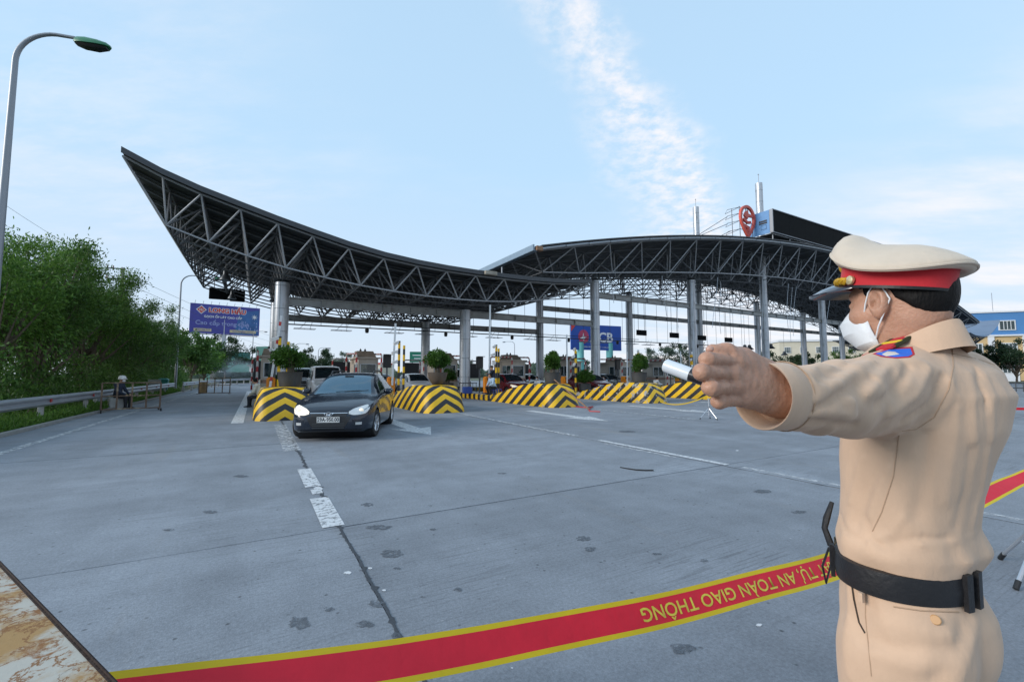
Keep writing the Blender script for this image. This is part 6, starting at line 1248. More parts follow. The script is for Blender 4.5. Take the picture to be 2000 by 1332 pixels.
def sitting(lean=.1, seat=.45, arms='knee'):
    p = Vector((0, 0, seat + .10)); c = p + Vector((.42 * math.sin(lean), 0, .38 * math.cos(lean))); n = c + Vector((.05, 0, .16)); h = n + Vector((.06, 0, .11))
    J = dict(pelvis=p, chest=c, neck=n, head=h)
    for s_, k in (('L', 1), ('R', -1)):
        J['sh' + s_] = c + Vector((0, .17 * k, .10)); J['hip' + s_] = p + Vector((.02, .09 * k, -.02)); J['kn' + s_] = Vector((.42, .12 * k, max(seat + .03, .42))); J['an' + s_] = Vector((.42 if seat > .35 else .3, .12 * k, .08))
        if arms == 'knee': J['el' + s_] = c + Vector((.10, .23 * k, -.17)); J['wr' + s_] = Vector((.40, .12 * k, J['kn' + s_].z + .11))
        else: J['el' + s_] = c + Vector((.20, .2 * k, -.12)); J['wr' + s_] = c + Vector((.42, .10 * k, -.10))
    return J
def standing(lean=0.0, arms='down', h=1.0):
    p = Vector((0, 0, .92 * h)); c = p + Vector((.40 * math.sin(lean), 0, .38 * math.cos(lean))); n = c + Vector((.04 + .12 * math.sin(lean), 0, .17)); hd = n + Vector((.05, 0, .10)); J = dict(pelvis=p, chest=c, neck=n, head=hd)
    for s_, k in (('L', 1), ('R', -1)):
        J['sh' + s_] = c + Vector((0, .18 * k, .10)); J['hip' + s_] = p + Vector((0, .09 * k, -.03)); J['kn' + s_] = Vector((.04, .10 * k, .49)); J['an' + s_] = Vector((-.02, .10 * k, .08))
        if arms == 'down': J['el' + s_] = c + Vector((-.02, .25 * k, -.18)); J['wr' + s_] = c + Vector((.12, .24 * k, -.40))
        else: J['el' + s_] = c + Vector((.14, .22 * k, -.14)); J['wr' + s_] = c + Vector((.36, .10 * k, -.06))
    return J
WSH = cloth('shirt_white', (.62, .64, .66)); BSH = cloth('shirt_pale_blue', (.42, .55, .68)); NSH = cloth('jacket_navy', (.02, .03, .055)); DTR = cloth('trousers_black', (.015, .016, .02)); MSK = pm('mask_paper_blue', (.45, .62, .75), rough=.8, var=.05); MSW = pm('mask_paper_white', (.74, .76, .78), rough=.8, var=.05)
CRS = cloth('shirt_cream', (.56, .52, .42))
figure('person in cream shirt sitting hunched on the kerb beside the first island', W(.22, 22.6), head_to(-1, .25), sitting(.35, .40), CRS, DTR)
figure('person with long hair in pale blue shirt sitting on a blue plastic stool', W(11.55, 22.0, .31), head_to(-1, -.15), sitting(.42, .32), BSH, DTR, 'long')
figure('person in navy jacket standing bent beside the orange gate with the tall boom', W(12.05, 22.85, .31), head_to(-.6, .8), standing(.25, 'fwd', .92), NSH, DTR, 'cap')
figure('masked person in white shirt sitting on the kerb past the dark tub shrub', W(16.75, 25.4), head_to(-1, -.5), sitting(.2, .40, 'fwd'), WSH, DTR, 'hair', MSK)
figure('masked person in pale blue shirt leaning towards the red hatchback', W(22.35, 24.9), head_to(-1, -.2), sitting(.3, .42, 'fwd'), BSH, DTR, 'hair', MSK)
figure('person in white shirt sitting on the kerb behind the chipped nose', W(24.45, 22.2), head_to(1, -.2), sitting(.3, .40, 'fwd'), WSH, DTR)
figure('person in dark clothes with white helmet and mask sitting behind the rusty gate', W(-5.02, 24.6), head_to(.9, -.4), sitting(.12, .46), NSH, DTR, 'helmet', MSW)
tag(MB().box((0, 0, .23), (.5, .4, .46)).build('seat_block', POSTC, None, W(-5.04, 24.62), ROT + R(20), bevel=.03), 'concrete block under the person with white helmet', 'block')
# ================================================================ TRAFFIC OFFICER
fw = Vector((-.40, .917, 0)).normalized(); lf = Vector((-.917, -.40, 0)).normalized(); up_ = Vector((0, 0, 1))
def fabric_mat(name, col):
    m = pm(name, col, rough=.82, var=.07, scale=14, bump=0); t = m.node_tree; l = t.links.new; b = t.nodes['Principled BSDF']
    tcn = N(t, 'ShaderNodeTexCoord'); acc = None
    bz = N(t, 'ShaderNodeTexNoise'); bz.inputs['Scale'].default_value = 260; bz.inputs['Detail'].default_value = 2; l(tcn.outputs['Object'], bz.inputs['Vector'])
    b2_ = N(t, 'ShaderNodeTexNoise'); b2_.inputs['Scale'].default_value = 16; b2_.inputs['Detail'].default_value = 4; mp_ = N(t, 'ShaderNodeMapping'); mp_.inputs['Scale'].default_value = (1, 1, .45); l(tcn.outputs['Object'], mp_.inputs[0]); l(mp_.outputs[0], b2_.inputs['Vector'])
    n1 = N(t, 'ShaderNodeBump'); n1.inputs['Strength'].default_value = .12; n1.inputs['Distance'].default_value = .002; l(bz.outputs[0], n1.inputs['Height']); n2 = N(t, 'ShaderNodeBump'); n2.inputs['Strength'].default_value = .42; n2.inputs['Distance'].default_value = .012; l(b2_.outputs[0], n2.inputs['Height']); l(n1.outputs[0], n2.inputs['Normal']); l(n2.outputs[0], b.inputs['Normal'])
    b.inputs['Sheen Weight'].default_value = .15; return m
KHAKI = fabric_mat('uniform_khaki', (0.56, 0.385, 0.265)); SEAM = pm('seam_khaki', (0.40, 0.27, 0.18), rough=.9, var=.1); LEATHER = pm('belt_leather', (.014, .014, .016), rough=.42, var=.25, scale=9, bump=.15, bscale=90)
CAPC = fabric_mat('cap_cream', (0.54, 0.46, 0.37)); CAPR = fabric_mat('cap_band_red', (.50, .016, .026)); VIS = pm('visor_navy', (.02, .022, .035), rough=.22, var=.1, coat=.8); GOLD = pm('gold_braid', (.62, .36, .02), rough=.35, metal=.4, var=.15, scale=60)
MASK = pm('mask_white', (.70, .74, .78), rough=.75, var=.04, scale=20, bump=.1, bscale=150); SKIN2 = pm('skin_officer', (.42, .23, .155), rough=.46, var=.16, scale=22, bump=.22, bscale=130, spec=.45)
def skin_sss(m):
    b = m.node_tree.nodes['Principled BSDF']; b.inputs['Subsurface Weight'].default_value = .12; b.inputs['Subsurface Radius'].default_value = (.012, .004, .002); b.inputs['Subsurface Scale'].default_value = .6
skin_sss(SKIN2)
def ctr(px, z, Y):
    d = ray(px, 731); k = Y / d.y; return Vector((d.x * k, Y, z))
off = thing('person', 'traffic officer in khaki uniform and red banded peaked cap, left arm stretched out', 'person', ctr(1762, 0, 1.10))
Lc_ = off.location.copy()
def loc_(p): return Vector(p) - Lc_                       # everything below is authored in world metres, stored relative to the feet
class Stack:                                              # body trunk as a stack of ellipses (z, centre, fore-aft, sideways)
    def __init__(self, rows, e=2.3):
        self.z = np.array([r[0] for r in rows]); self.c = np.array([list(r[1].xy) for r in rows]); self.a = np.array([r[2] for r in rows]); self.b = np.array([r[3] for r in rows]); self.e = e
    def d(self, P, grow=0.0):
        z = P[:, 2]; cx = np.interp(z, self.z, self.c[:, 0]); cy = np.interp(z, self.z, self.c[:, 1]); a = np.interp(z, self.z, self.a) + grow; b = np.interp(z, self.z, self.b) + grow
        qx = P[:, 0] - cx; qy = P[:, 1] - cy; u = np.abs(qx * fw.x + qy * fw.y) / a; v = np.abs(qx * lf.x + qy * lf.y) / b
        r = (u ** self.e + v ** self.e + 1e-9) ** (1 / self.e); d = (r - 1) * np.minimum(a, b); return np.maximum(d, np.maximum(self.z[0] - z, z - self.z[-1]))
shirtS = Stack([(.985, ctr(1743, 0, 1.10), .108, .146), (1.02, ctr(1750, 0, 1.10), .118, .154), (1.05, ctr(1754, 0, 1.10), .124, .155), (1.10, ctr(1753, 0, 1.10), .117, .147), (1.17, ctr(1760, 0, 1.105), .121, .154), (1.24, ctr(1772, 0, 1.11), .131, .168), (1.32, ctr(1790, 0, 1.115), .141, .185), (1.40, ctr(1806, 0, 1.12), .141, .194), (1.455, ctr(1801, 0, 1.12), .118, .172), (1.495, ctr(1790, 0, 1.12), .090, .132), (1.52, ctr(1785, 0, 1.12), .072, .094), (1.535, ctr(1783, 0, 1.12), .058, .068)])
LS, LE, LW = at(1768, 752, 1.055), at(1640, 776, .93), at(1536, 775, .825)
RS = ctr(1806, 1.43, 1.12) - lf * .165; RE = at(1668, 812, 1.36); RW_ = at(1548, 792, 1.28)
ax1 = np.array((LE - LW).normalized())
def sleeve_folds(P):
    # folds that run round the sleeve, strongest at the elbow and the armpit
    q = P - v3(LW); s = q @ v3(ax1); n = vnoise(np.stack([s * 16 + 3 * vnoise(P, (7, 7, 7)), P[:, 2] * 5, (P[:, 0] + P[:, 1]) * 4], 1), (1, 1, 1)); return n
FOLDS = []
def fold_amount(P):
    t = np.zeros(len(P), np.float32)
    for pts, wdt, dep in FOLDS:
        d = None
        for a, b in zip(pts[:-1], pts[1:]): q = d_caps(P, a, b, 0, 0); d = q if d is None else np.minimum(d, q)
        t += dep * np.exp(-(d / wdt) ** 2)
    return t
def shirt_fn(P):
    d = shirtS.d(P)
    d = d + .004 * vnoise(P, (11, 11, 3.2)) + .002 * vnoise(P, (30, 30, 12))
    z = P[:, 2]; d = d - .012 * np.exp(-((z - 1.05) / .03) ** 2) * (0.5 + vnoise(P, (16, 16, 2)))          # blousing above the belt
    arm = smin(d_caps(P, LS, LE, .086, .068), d_caps(P, LE, LW, .068, .056), .03)
    arm = smin(arm, d_caps(P, at(1700, 806, 1.0), at(1610, 800, .885), .046, .036), .05)          # cloth hanging below the arm
    n = sleeve_folds(P); arm = arm + .0125 * np.abs(n) - .005 + .004 * vnoise(P, (26, 26, 26))
    armr = smin(d_caps(P, RS, RE, .085, .072), d_caps(P, RE, RW_, .070, .055), .03) + .009 * np.abs(vnoise(P, (18, 18, 9)))
    d = smin(d, arm, .045); d = smin(d, armr, .05)
    return d - fold_amount(P) if FOLDS else d
S_LO, S_HI = loc_(Vector((.30, .70, .975))), loc_(Vector((1.35, 1.50, 1.60))); camp = loc_(Vector((0, 0, CAM_H)))
Vq, Fq = sdf_arrays(lambda P: shirt_fn(P + v3(Lc_)), S_LO, S_HI, .014); bq = BVHTree.FromPolygons([Vector(p) for p in Vq], [tuple(f) for f in Fq.tolist()])
def lay(bv, pts):
    o_ = []
    for px, py in pts:
        d = ray(px, py).normalized(); h = bv.ray_cast(camp, d)
        if h[0] is not None: o_.append(h[0] + Lc_)
    return o_
# creases of the shirt: (points along the crease, half width, height; negative = valley)
for pts, wdt, dep in [([(1572, 786), (1630, 752), (1700, 706)], .011, .009), ([(1574, 800), (1635, 775), (1705, 738)], .012, -.008), ([(1572, 806), (1625, 806), (1668, 812)], .009, .008), ([(1580, 822), (1630, 828), (1668, 830)], .010, -.008),
        ([(1600, 742), (1640, 722), (1672, 700)], .010, -.006), ([(1560, 735), (1585, 722), (1600, 712)], .008, .006), ([(1690, 770), (1720, 735), (1745, 705)], .013, .007), ([(1712, 790), (1750, 760), (1775, 715)], .012, -.008), ([(1735, 808), (1785, 775), (1812, 722)], .014, .009), ([(1765, 822), (1815, 790), (1842, 735)], .011, -.009), ([(1842, 690), (1858, 740), (1850, 790), (1812, 835)], .010, .006),
        ([(1905, 716), (1912, 750), (1926, 800)], .007, -.010), ([(1893, 730), (1900, 790), (1904, 860)], .013, .006), ([(1925, 735), (1938, 790), (1936, 860)], .014, .006), ([(1870, 800), (1862, 880), (1846, 980)], .016, .006), ([(1898, 880), (1886, 960), (1868, 1030)], .016, -.006), ([(1815, 850), (1806, 930), (1790, 1010)], .018, -.006), ([(1930, 880), (1918, 960), (1900, 1025)], .014, .005),
        ([(1752, 846), (1728, 930), (1700, 1010)], .012, .006), ([(1735, 850), (1700, 940), (1672, 1020)], .014, -.006), ([(1712, 846), (1682, 900), (1662, 980)], .012, .006), ([(1690, 1010), (1700, 1050), (1722, 1066)], .009, -.008), ([(1745, 1062), (1790, 1050), (1850, 1052)], .010, -.006), ([(1700, 1058), (1740, 1040), (1765, 1010)], .010, .006), ([(1640, 1000), (1655, 1040), (1690, 1060)], .008, -.006), ([(1800, 1064), (1860, 1058), (1905, 1040)], .008, .006)]:
    q = lay(bq, pts)
    if len(q) > 1: FOLDS.append((q, wdt * .68, dep * (1.35 if pts[0][0] < 1800 and pts[0][1] < 845 else .7)))
KH = sdf_obj('shirt', lambda P: shirt_fn(P + v3(Lc_)), S_LO, S_HI, .0055, KHAKI, off, 1)
# trousers
trS = Stack([(.62, ctr(1740, 0, 1.10), .100, .146), (.76, ctr(1744, 0, 1.10), .113, .154), (.84, ctr(1748, 0, 1.10), .121, .158), (.90, ctr(1752, 0, 1.10), .125, .161), (.95, ctr(1747, 0, 1.10), .116, .154), (1.0, ctr(1743, 0, 1.10), .108, .147)])
hipc = ctr(1740, .80, 1.10)
def trou_fn(P):
    d = trS.d(P); legs = None
    for k in (1, -1):
        h_ = hipc + lf * .084 * k; kn = h_ + Vector((0, 0, -.32)) + fw * .01; an = h_ + Vector((0, 0, -.715)) - fw * .02
        q = smin(d_caps(P, h_, kn, .094, .080), d_caps(P, kn, an, .080, .072), .02); legs = q if legs is None else np.minimum(legs, q)
    but = d_ell(P, hipc - fw * .05 + lf * .066 + Vector((0, 0, .045)), (.088, .084, .105)); but = np.minimum(but, d_ell(P, hipc - fw * .05 - lf * .066 + Vector((0, 0, .045)), (.088, .084, .105)))
    d = np.where(P[:, 2] > .66, d, 1.0); d = smin(d, legs, .03); d = smin(d, but, .035); d = d + .004 * vnoise(P, (10, 10, 4)) + .0015 * vnoise(P, (25, 25, 12)); return np.maximum(d, P[:, 2] - 1.0)
Vt, Ft = sdf_arrays(lambda P: trou_fn(P + v3(Lc_)), loc_(hipc + Vector((-.32, -.32, -.25))), loc_(hipc + Vector((.32, .32, .22))), .016); btq = BVHTree.FromPolygons([Vector(p) for p in Vt], [tuple(f) for f in Ft.tolist()]); TF = []
for pts, wdt, dep in [([(1668, 1125), (1672, 1200), (1690, 1262)], .008, -.008), ([(1660, 1130), (1655, 1220), (1660, 1320)], .010, .007), ([(1690, 1245), (1760, 1262), (1840, 1265)], .013, -.007), ([(1700, 1275), (1780, 1300), (1870, 1290)], .014, .007), ([(1720, 1215), (1790, 1225), (1860, 1240)], .014, .005), ([(1880, 1230), (1850, 1290), (1820, 1330)], .014, -.008), ([(1905, 1210), (1890, 1280), (1870, 1330)], .013, .007), ([(1840, 1130), (1870, 1160), (1900, 1170)], .010, -.005), ([(1715, 1130), (1725, 1190), (1740, 1250)], .012, .005)]:
    q = lay(btq, pts)
    if len(q) > 1: TF.append((q, wdt, dep))
_tf0 = trou_fn
def trou_fold(P):
    d = _tf0(P)
    for pts, wdt, dep in TF:
        e = None
        for a, b in zip(pts[:-1], pts[1:]): q = d_caps(P, a, b, 0, 0); e = q if e is None else np.minimum(e, q)
        d = d - dep * .75 * np.exp(-(e / wdt) ** 2)
    return d
TR = sdf_obj('trousers', lambda P: trou_fold(P + v3(Lc_)), loc_(hipc + Vector((-.32, -.32, -.74))), loc_(hipc + Vector((.32, .32, .22))), .008, KHAKI, off, 1)
for k in (1, -1):
    a = hipc + lf * .084 * k; m = MB()
    rings = [[loc_(Vector((a.x, a.y, 0)) + fw * x + lf * w_ * math.cos(q) + up_ * (hh * max(0, math.sin(q)) + .002)) for q in np.linspace(-.2, math.pi + .2, 12)] for x, w_, hh in ((-.10, .03, .07), (-.06, .042, .10), (.04, .046, .10), (.14, .05, .065), (.20, .04, .05), (.23, .02, .03))]
    m.loft(rings).build('shoe', LEATHER, off, smooth=True)
# ---- body: head, neck, trunk, legs, left hand as one figure
Hc = at(1757, 596, 1.115); hx = (fw + up_ * -.06).normalized(); hy = lf; hz = hx.cross(hy).normalized(); hM = np.array([[hx.x, hy.x, hz.x], [hx.y, hy.y, hz.y], [hx.z, hy.z, hz.z]])
def hp(x, y, z): return Hc + hx * x + hy * y + hz * z
def head_fn(P):
    d = d_ell(P, hp(-.012, 0, .036), (.100, .079, .104), hM); d = smin(d, d_ell(P, hp(.028, 0, -.050), (.066, .058, .068), hM), .035); d = smin(d, d_ell(P, hp(.045, 0, .0), (.052, .060, .070), hM), .03)
    d = smin(d, d_caps(P, hp(.084, 0, .020), hp(.108, 0, -.020), .011, .015), .018)                # nose
    d = smin(d, d_caps(P, hp(.078, -.032, .034), hp(.078, .032, .034), .014, .014), .02)            # brow
    for k in (1, -1):
        d = smax(d, -d_ell(P, hp(.098, .034 * k, .014), (.016, .020, .012), hM), .012)               # eye socket
        d = smin(d, d_ell(P, hp(.082, .034 * k, .012), (.013, .017, .009), hM), .004)                # lids
        d = smin(d, d_ell(P, hp(.055, .052 * k, -.022), (.032, .020, .026), hM), .025)               # cheek
        # ear: rim, bowl, lobe
        e = d_ell(P, hp(.004, .084 * k, .004), (.0225, .014, .037), np.array(hM)); e = smax(e, -d_ell(P, hp(.0085, .097 * k, .008), (.0145, .0125, .025), hM), .003); e = smax(e, -d_ell(P, hp(.012, .090 * k, .0), (.007, .012, .010), hM), .003); e = smin(e, d_ell(P, hp(.008, .082 * k, -.026), (.011, .009, .013), hM), .007)
        e = smin(e, d_caps(P, hp(.004, .086 * k, .006), hp(.008, .085 * k, -.010), .004, .004), .006); d = smin(d, e, .006)
    nk = ctr(1784, 1.50, 1.115); d = smin(d, d_caps(P, hp(-.030, 0, -.045), nk, .060, .068), .035); d = smin(d, d_caps(P, hp(.03, 0, -.075), nk + fw * .02, .045, .055), .04); return d
# hand
Wr = at(1520, 768, .80)
mcp = [at(1440, 708, .757), at(1428, 731, .747), at(1432, 757, .748), at(1448, 780, .757)]; pip = [at(1381, 702, .722), at(1371, 727, .708), at(1388, 758, .708), at(1404, 785, .727)]
aw = Vector((.42, .90, 0)).normalized()
dip = [p + aw * .030 + (m_ - p) * .05 for p, m_ in zip(pip, mcp)]; tip = [q + (m_ - p).normalized() * .022 + aw * .006 for q, p, m_ in zip(dip, pip, mcp)]
rad = [.0119, .0125, .0122, .0106]
th = [at(1500, 728, .80), at(1452, 700, .775), at(1418, 687, .757), at(1392, 686, .752)]
def hand_fn(P):
    d = d_caps(P, LE, Wr, .036, .033)
    for m_, r_ in zip(mcp, rad): d = smin(d, d_caps(P, Wr + (m_ - mcp[1]) * .45, m_, .026, r_ * 1.15), .016)
    d = smin(d, d_caps(P, at(1490, 745, .80), at(1455, 750, .785), .026, .022), .02)
    # tendons and knuckles on the back of the hand
    for m_, r_ in zip(mcp, rad):
        d = smin(d, d_ell(P, m_ - aw * .004, (r_ * 1.12,) * 3), .008)
    d = smin(d, smin(d_caps(P, th[0], th[1], .022, .018), smin(d_caps(P, th[1], th[2], .0165, .0145), d_caps(P, th[2], th[3], .0145, .0115), .006), .008), .016)
    f = None
    for m_, p, q, t_, r_ in zip(mcp, pip, dip, tip, rad):
        e = smin(smin(d_caps(P, m_, p, r_ * 1.02, r_ * .98), d_caps(P, p, q, r_ * .98, r_ * .9), .006), d_caps(P, q, t_, r_ * .9, r_ * .78), .005); e = smin(e, d_ell(P, p - aw * .002, (r_ * 1.06,) * 3), .004); f = e if f is None else np.minimum(f, e)
    d = smin(d, f, .002); return d + .0011 * vnoise(P, (120, 120, 60))
V1, F1 = sdf_arrays(lambda P: head_fn(P + v3(Lc_)), loc_(Hc - Vector((.17, .17, .20))), loc_(Hc + Vector((.17, .17, .16))), .0036)
lo_, hi_ = np.min([list(p) for p in mcp + pip + dip + th + [Wr]], 0) - .05, np.max([list(p) for p in mcp + pip + dip + th + [Wr]], 0) + .06
V2, F2 = sdf_arrays(lambda P: hand_fn(P + v3(Lc_)), loc_(lo_), loc_(hi_), .0026)
def inner_fn(P):
    d = shirtS.d(P, -.02); d = smin(d, d_caps(P, LS, LE, .05, .042), .03); d = smin(d, d_caps(P, LE, Wr, .042, .032), .02); d = smin(d, d_caps(P, RS, RE, .05, .042), .03); d = smin(d, d_caps(P, RE, RW_, .042, .032), .02)
    fr = (RW_ - RE).normalized(); d = smin(d, d_caps(P, RW_, RW_ + fr * .09, .036, .03), .02)
    for q in (-.033, -.011, .011, .033): d = smin(d, d_caps(P, RW_ + fr * .085 + up_ * q, RW_ + fr * .165 + up_ * q * 1.1, .011, .009), .008)
    d = smin(d, d_caps(P, RW_ + fr * .03 + up_ * .02, RW_ + fr * .10 + up_ * .07, .014, .011), .01)
    d = smin(d, trou_fn(P) + .03, .02); return d
V3, F3 = sdf_arrays(lambda P: inner_fn(P + v3(Lc_)), loc_(Vector((.35, .72, .06))), loc_(Vector((1.35, 1.52, 1.56))), .013)
V1, V2 = relax(V1, F1, 1), relax(V2, F2, 1)
obj('body', np_mesh('body', np.concatenate([V1, V2, V3]), np.concatenate([F1, F2 + len(V1), F3 + len(V1) + len(V2)]), SKIN2), off)
NAIL = pm('nail', (.50, .30, .23), rough=.3, var=.05)
MB().sphere(loc_(th[3] - aw * .009 + Vector((-.004, 0, .003))), (.007, .004, .0055), 8, 6).build('thumb_nail', NAIL, off, smooth='all')
for k in (1, -1):
    e = MB().sphere(loc_(hp(.083, .034 * k, .013)), (.011, .012, .009), 10, 8).build('eye', pm('eye_white', (.6, .58, .55), rough=.2, var=.03), off, smooth='all'); MB().sphere(loc_(hp(.0925, .034 * k, .013)), (.004, .006, .006), 8, 6).build('iris', BLACK, e, smooth='all')
    MB().tube([loc_(hp(.088, .018 * k, .036)), loc_(hp(.086, .036 * k, .040)), loc_(hp(.074, .052 * k, .035))], [.003, .0045, .002], 6).build('eyebrow', HAIR, off)
# hair
def hair_fn(P):
    q = (P - v3(Hc)) @ hM; d = d_ell(P, hp(-.014, 0, .036), (.1025, .0815, .105), hM); d = smin(d, d_ell(P, hp(-.046, 0, -.005), (.050, .062, .052), hM), .03)
    line = np.interp(q[:, 0], [-.12, -.085, -.05, -.025, -.012, .018, .030, .05, .062], [-.055, -.045, -.018, .012, .034, .036, .000, .010, .05]); line = line + .006 * vnoise(P, (60, 60, 60))
    return smax(d, (line - q[:, 2]) * .8, .008) + .0012 * vnoise(P, (140, 140, 40))
sdf_obj('hair', lambda P: hair_fn(P + v3(Lc_)), loc_(Hc - Vector((.15, .15, .12))), loc_(Hc + Vector((.15, .15, .15))), .0042, HAIR, off)
# ---- cap
Co = at(1745, 566, 1.115); th_ = R(11); cx_ = fw * math.cos(th_) + up_ * math.sin(th_); cz_2 = up_ * math.cos(th_) - fw * math.sin(th_)
def cp(x, y, z): return loc_(Co + cx_ * x + lf * y + cz_2 * z)
nT = 64; TH = [2 * math.pi * k / nT for k in range(nT)]
BA, BB = .1165, .097
MB().loft([[cp(BA * s_ * math.cos(a), BB * s_ * math.sin(a), z) for a in TH] for s_, z in ((.97, -.002), (1.0, 0), (1.003, .03), (1.015, .072), (.9, .074))], caps=False).build('cap_band', CAPR, off, smooth=True)
MB().loft([[cp(BA * 1.004 * math.cos(a), BB * 1.004 * math.sin(a), z) for a in TH] for z in (-.003, .004)], caps=False).build('cap_sweatband', BLACK, off)
RX, RY = .144, .134
def rimz(a): c, s_ = math.cos(a), math.sin(a); return s_ * s_ * .048 + c * c * (.108 if c > 0 else .070) + (.012 * c * s_ * s_)
zc = lambda x: float(cr([-.15, -.11, -.05, 0, .05, .08, .105, .125, .146], [.066, .088, .108, .112, .119, .134, .147, .142, .108], np.array([x]))[0])
rings = []
for r_ in (.04, .18, .34, .5, .64, .76, .86, .93, .97):
    row = []
    for a in TH:
        x, y = r_ * RX * math.cos(a), r_ * RY * math.sin(a); lim = RY * math.sqrt(max(1e-4, 1 - (x / RX) ** 2)); v_ = min(1, abs(y) / lim); w_ = (1 - v_ ** 2.2); ar = math.atan2(math.copysign(lim, y if y else 1) / RY, x / RX)
        row.append(cp(x, y, rimz(ar) * (1 - w_) + zc(x) * w_))
    rings.append(row)
def rz_(a, s_, dz): return cp(RX * s_ * math.cos(a), RY * s_ * math.sin(a), rimz(a) + dz)
rings.append([rz_(a, .992, -.001) for a in TH]); rings.append([rz_(a, 1.0, -.007) for a in TH]); rings.append([rz_(a, .985, -.013) for a in TH])
for f in (.3, .65, 1.0):
    rings.append([cp((RX * .985 * (1 - f) + BA * 1.01 * f) * math.cos(a), (RY * .985 * (1 - f) + BB * 1.01 * f) * math.sin(a), (rimz(a) - .013) * (1 - f) + f * (.052 if True else 0) - .006 * math.sin(f * math.pi)) for a in TH])
MB().loft(rings[::-1]).build('cap_crown', CAPC, off, smooth=True, angle=60, fix=True)
MB().tube([rz_(a, 1.0, -.008) for a in TH + TH[:1]], .0032, 6, caps=False).build('cap_piping', CAPC, off, smooth=True)
vr = []
for k in range(33):
    a = R(-66 + 132 * k / 32); e = max(0, math.cos(a * 90 / 66)) ** .8; row = []
    for f, dz in ((0, .010), (.3, .004), (.65, -.010), (1, -.030)):
        row.append(cp((BA + .068 * e * f) * math.cos(a) + .012 * e * f, (BB + .045 * e * f) * math.sin(a), dz * e + .0 * f))
    row += [p - Vector((0, 0, .004)) for p in reversed(row)]; vr.append(row)
MB().loft(vr).build('cap_visor', VIS, off, smooth=True, fix=True)
for ph in (0, math.pi):
    pts = [cp((BA + .006 + .004 * math.cos(k * .9 + ph)) * math.cos(R(-62 + 124 * k / 60)), (BB + .006 + .004 * math.cos(k * .9 + ph)) * math.sin(R(-62 + 124 * k / 60)), .014 + .006 * math.sin(k * .9 + ph)) for k in range(61)]
    MB().tube(pts, .0052, 6).build('cap_braid', GOLD, off, smooth=True)
for k in (1, -1):
    c_ = cp((BA + .004) * math.cos(R(66)), k * (BB + .004) * math.sin(R(66)), .016); n_ = (cx_ * .40 + lf * .917 * k).normalized(); b_ = MB().tube([c_, c_ + n_ * .006, c_ + n_ * .009], [.0115, .0115, .006], 14).build('cap_button', pm('button_gold', (.70, .58, .34), rough=.3, metal=.6, var=.1), off, smooth=True)
MB().sphere(cp(BA + .010, 0, .062), (.012, .012, .02), 10, 8).build('cap_badge', GOLD, off, smooth='all')
# ---- mask and its straps
rowsC = [(.100, .012), (.122, -.012), (.142, -.036), (.136, -.066), (.106, -.098), (.070, -.118)]; rowsS = [(.074, .034, .000), (.058, .056, -.014), (.040, .069, -.028), (.034, .069, -.058), (.026, .064, -.088), (.028, .050, -.108)]
gm = []
for (xc, zc_), (xs_, ys_, zs_) in zip(rowsC, rowsS):
    row = []
    for k in range(-6, 7):
        f = abs(k) / 6; b_ = f ** 1.25; y = math.copysign(ys_ * math.sin(f * math.pi / 2) ** .9, k) if k else 0; row.append(loc_(hp(xc * (1 - b_) + xs_ * b_, y, zc_ * (1 - f) + zs_ * f)))
    gm.append(row)
mk = MB(); mk.loft(gm, closed=False, caps=False); mo = mk.build('face_mask', MASK, off, smooth=True, angle=14); sol = mo.modifiers.new('thickness', 'SOLIDIFY'); sol.thickness = .003; sol.offset = -1
for i in (2, 3): MB().tube([p for p in gm[i]], .0012, 5).build('mask_fold', MASK, mo)
for k in (1, -1):
    MB().tube([loc_(hp(.046, .070 * k, -.024)), loc_(hp(.034, .081 * k, .004)), loc_(hp(.022, .086 * k, .030)), loc_(hp(.010, .089 * k, .044)), loc_(hp(-.010, .087 * k, .036)), loc_(hp(-.021, .084 * k, .006))], .0018, 6).build('mask_strap', MASK, mo, smooth=True)
    MB().tube([loc_(hp(.028, .067 * k, -.084)), loc_(hp(.012, .080 * k, -.055)), loc_(hp(-.006, .086 * k, -.026)), loc_(hp(-.021, .084 * k, .006))], .0018, 6).build('mask_strap', MASK, mo, smooth=True)
# ---- collar, cuffs, belt
nc = ctr(1784, 1.512, 1.105)
def ring_part(name, mat, rows, c, n=40, th=.004):
    out_ = [[loc_(c + fw * (a * math.cos(q) + ox) + lf * b * math.sin(q) + up_ * (z + tz * math.cos(q))) for q in np.linspace(0, 2 * math.pi, n, endpoint=False)] for a, b, z, tz, ox in rows]; return MB().loft(out_, caps=False).build(name, mat, off, smooth=True, angle=50)
ring_part('collar', KHAKI, [(.106, .100, -.032, -.034, -.008), (.094, .090, -.010, -.040, -.010), (.082, .080, .016, -.046, -.012), (.079, .077, .021, -.046, -.012), (.075, .073, .016, -.046, -.012), (.072, .070, -.03, -.04, -.008)], nc)
ca, cb = at(1489, 773, .782), at(1562, 774, .852); cd = (cb - ca).normalized(); cu = (up_ - cd * up_.dot(cd)).normalized(); cw = cd.cross(cu)
MB().loft([[loc_(ca + cd * x + cu * r_ * 1.06 * math.cos(q) + cw * r_ * .92 * math.sin(q)) for q in np.linspace(0, 2 * math.pi, 36, endpoint=False)] for r_, x in ((.045, .05), (.052, .002), (.0555, -.003), (.0565, .0), (.0575, .03), (.0580, .07), (.056, .078))], caps=False).build('cuff', KHAKI, off, smooth=True, angle=50)
MB().tube([loc_(ca + cd * .066 + cu * .0596 * 1.06 * math.cos(q) + cw * .0596 * .92 * math.sin(q)) for q in np.linspace(0, 2 * math.pi, 37)], .0012, 4).build('cuff_stitch', SEAM, off)
bc = ctr(1740, .988, 1.10)
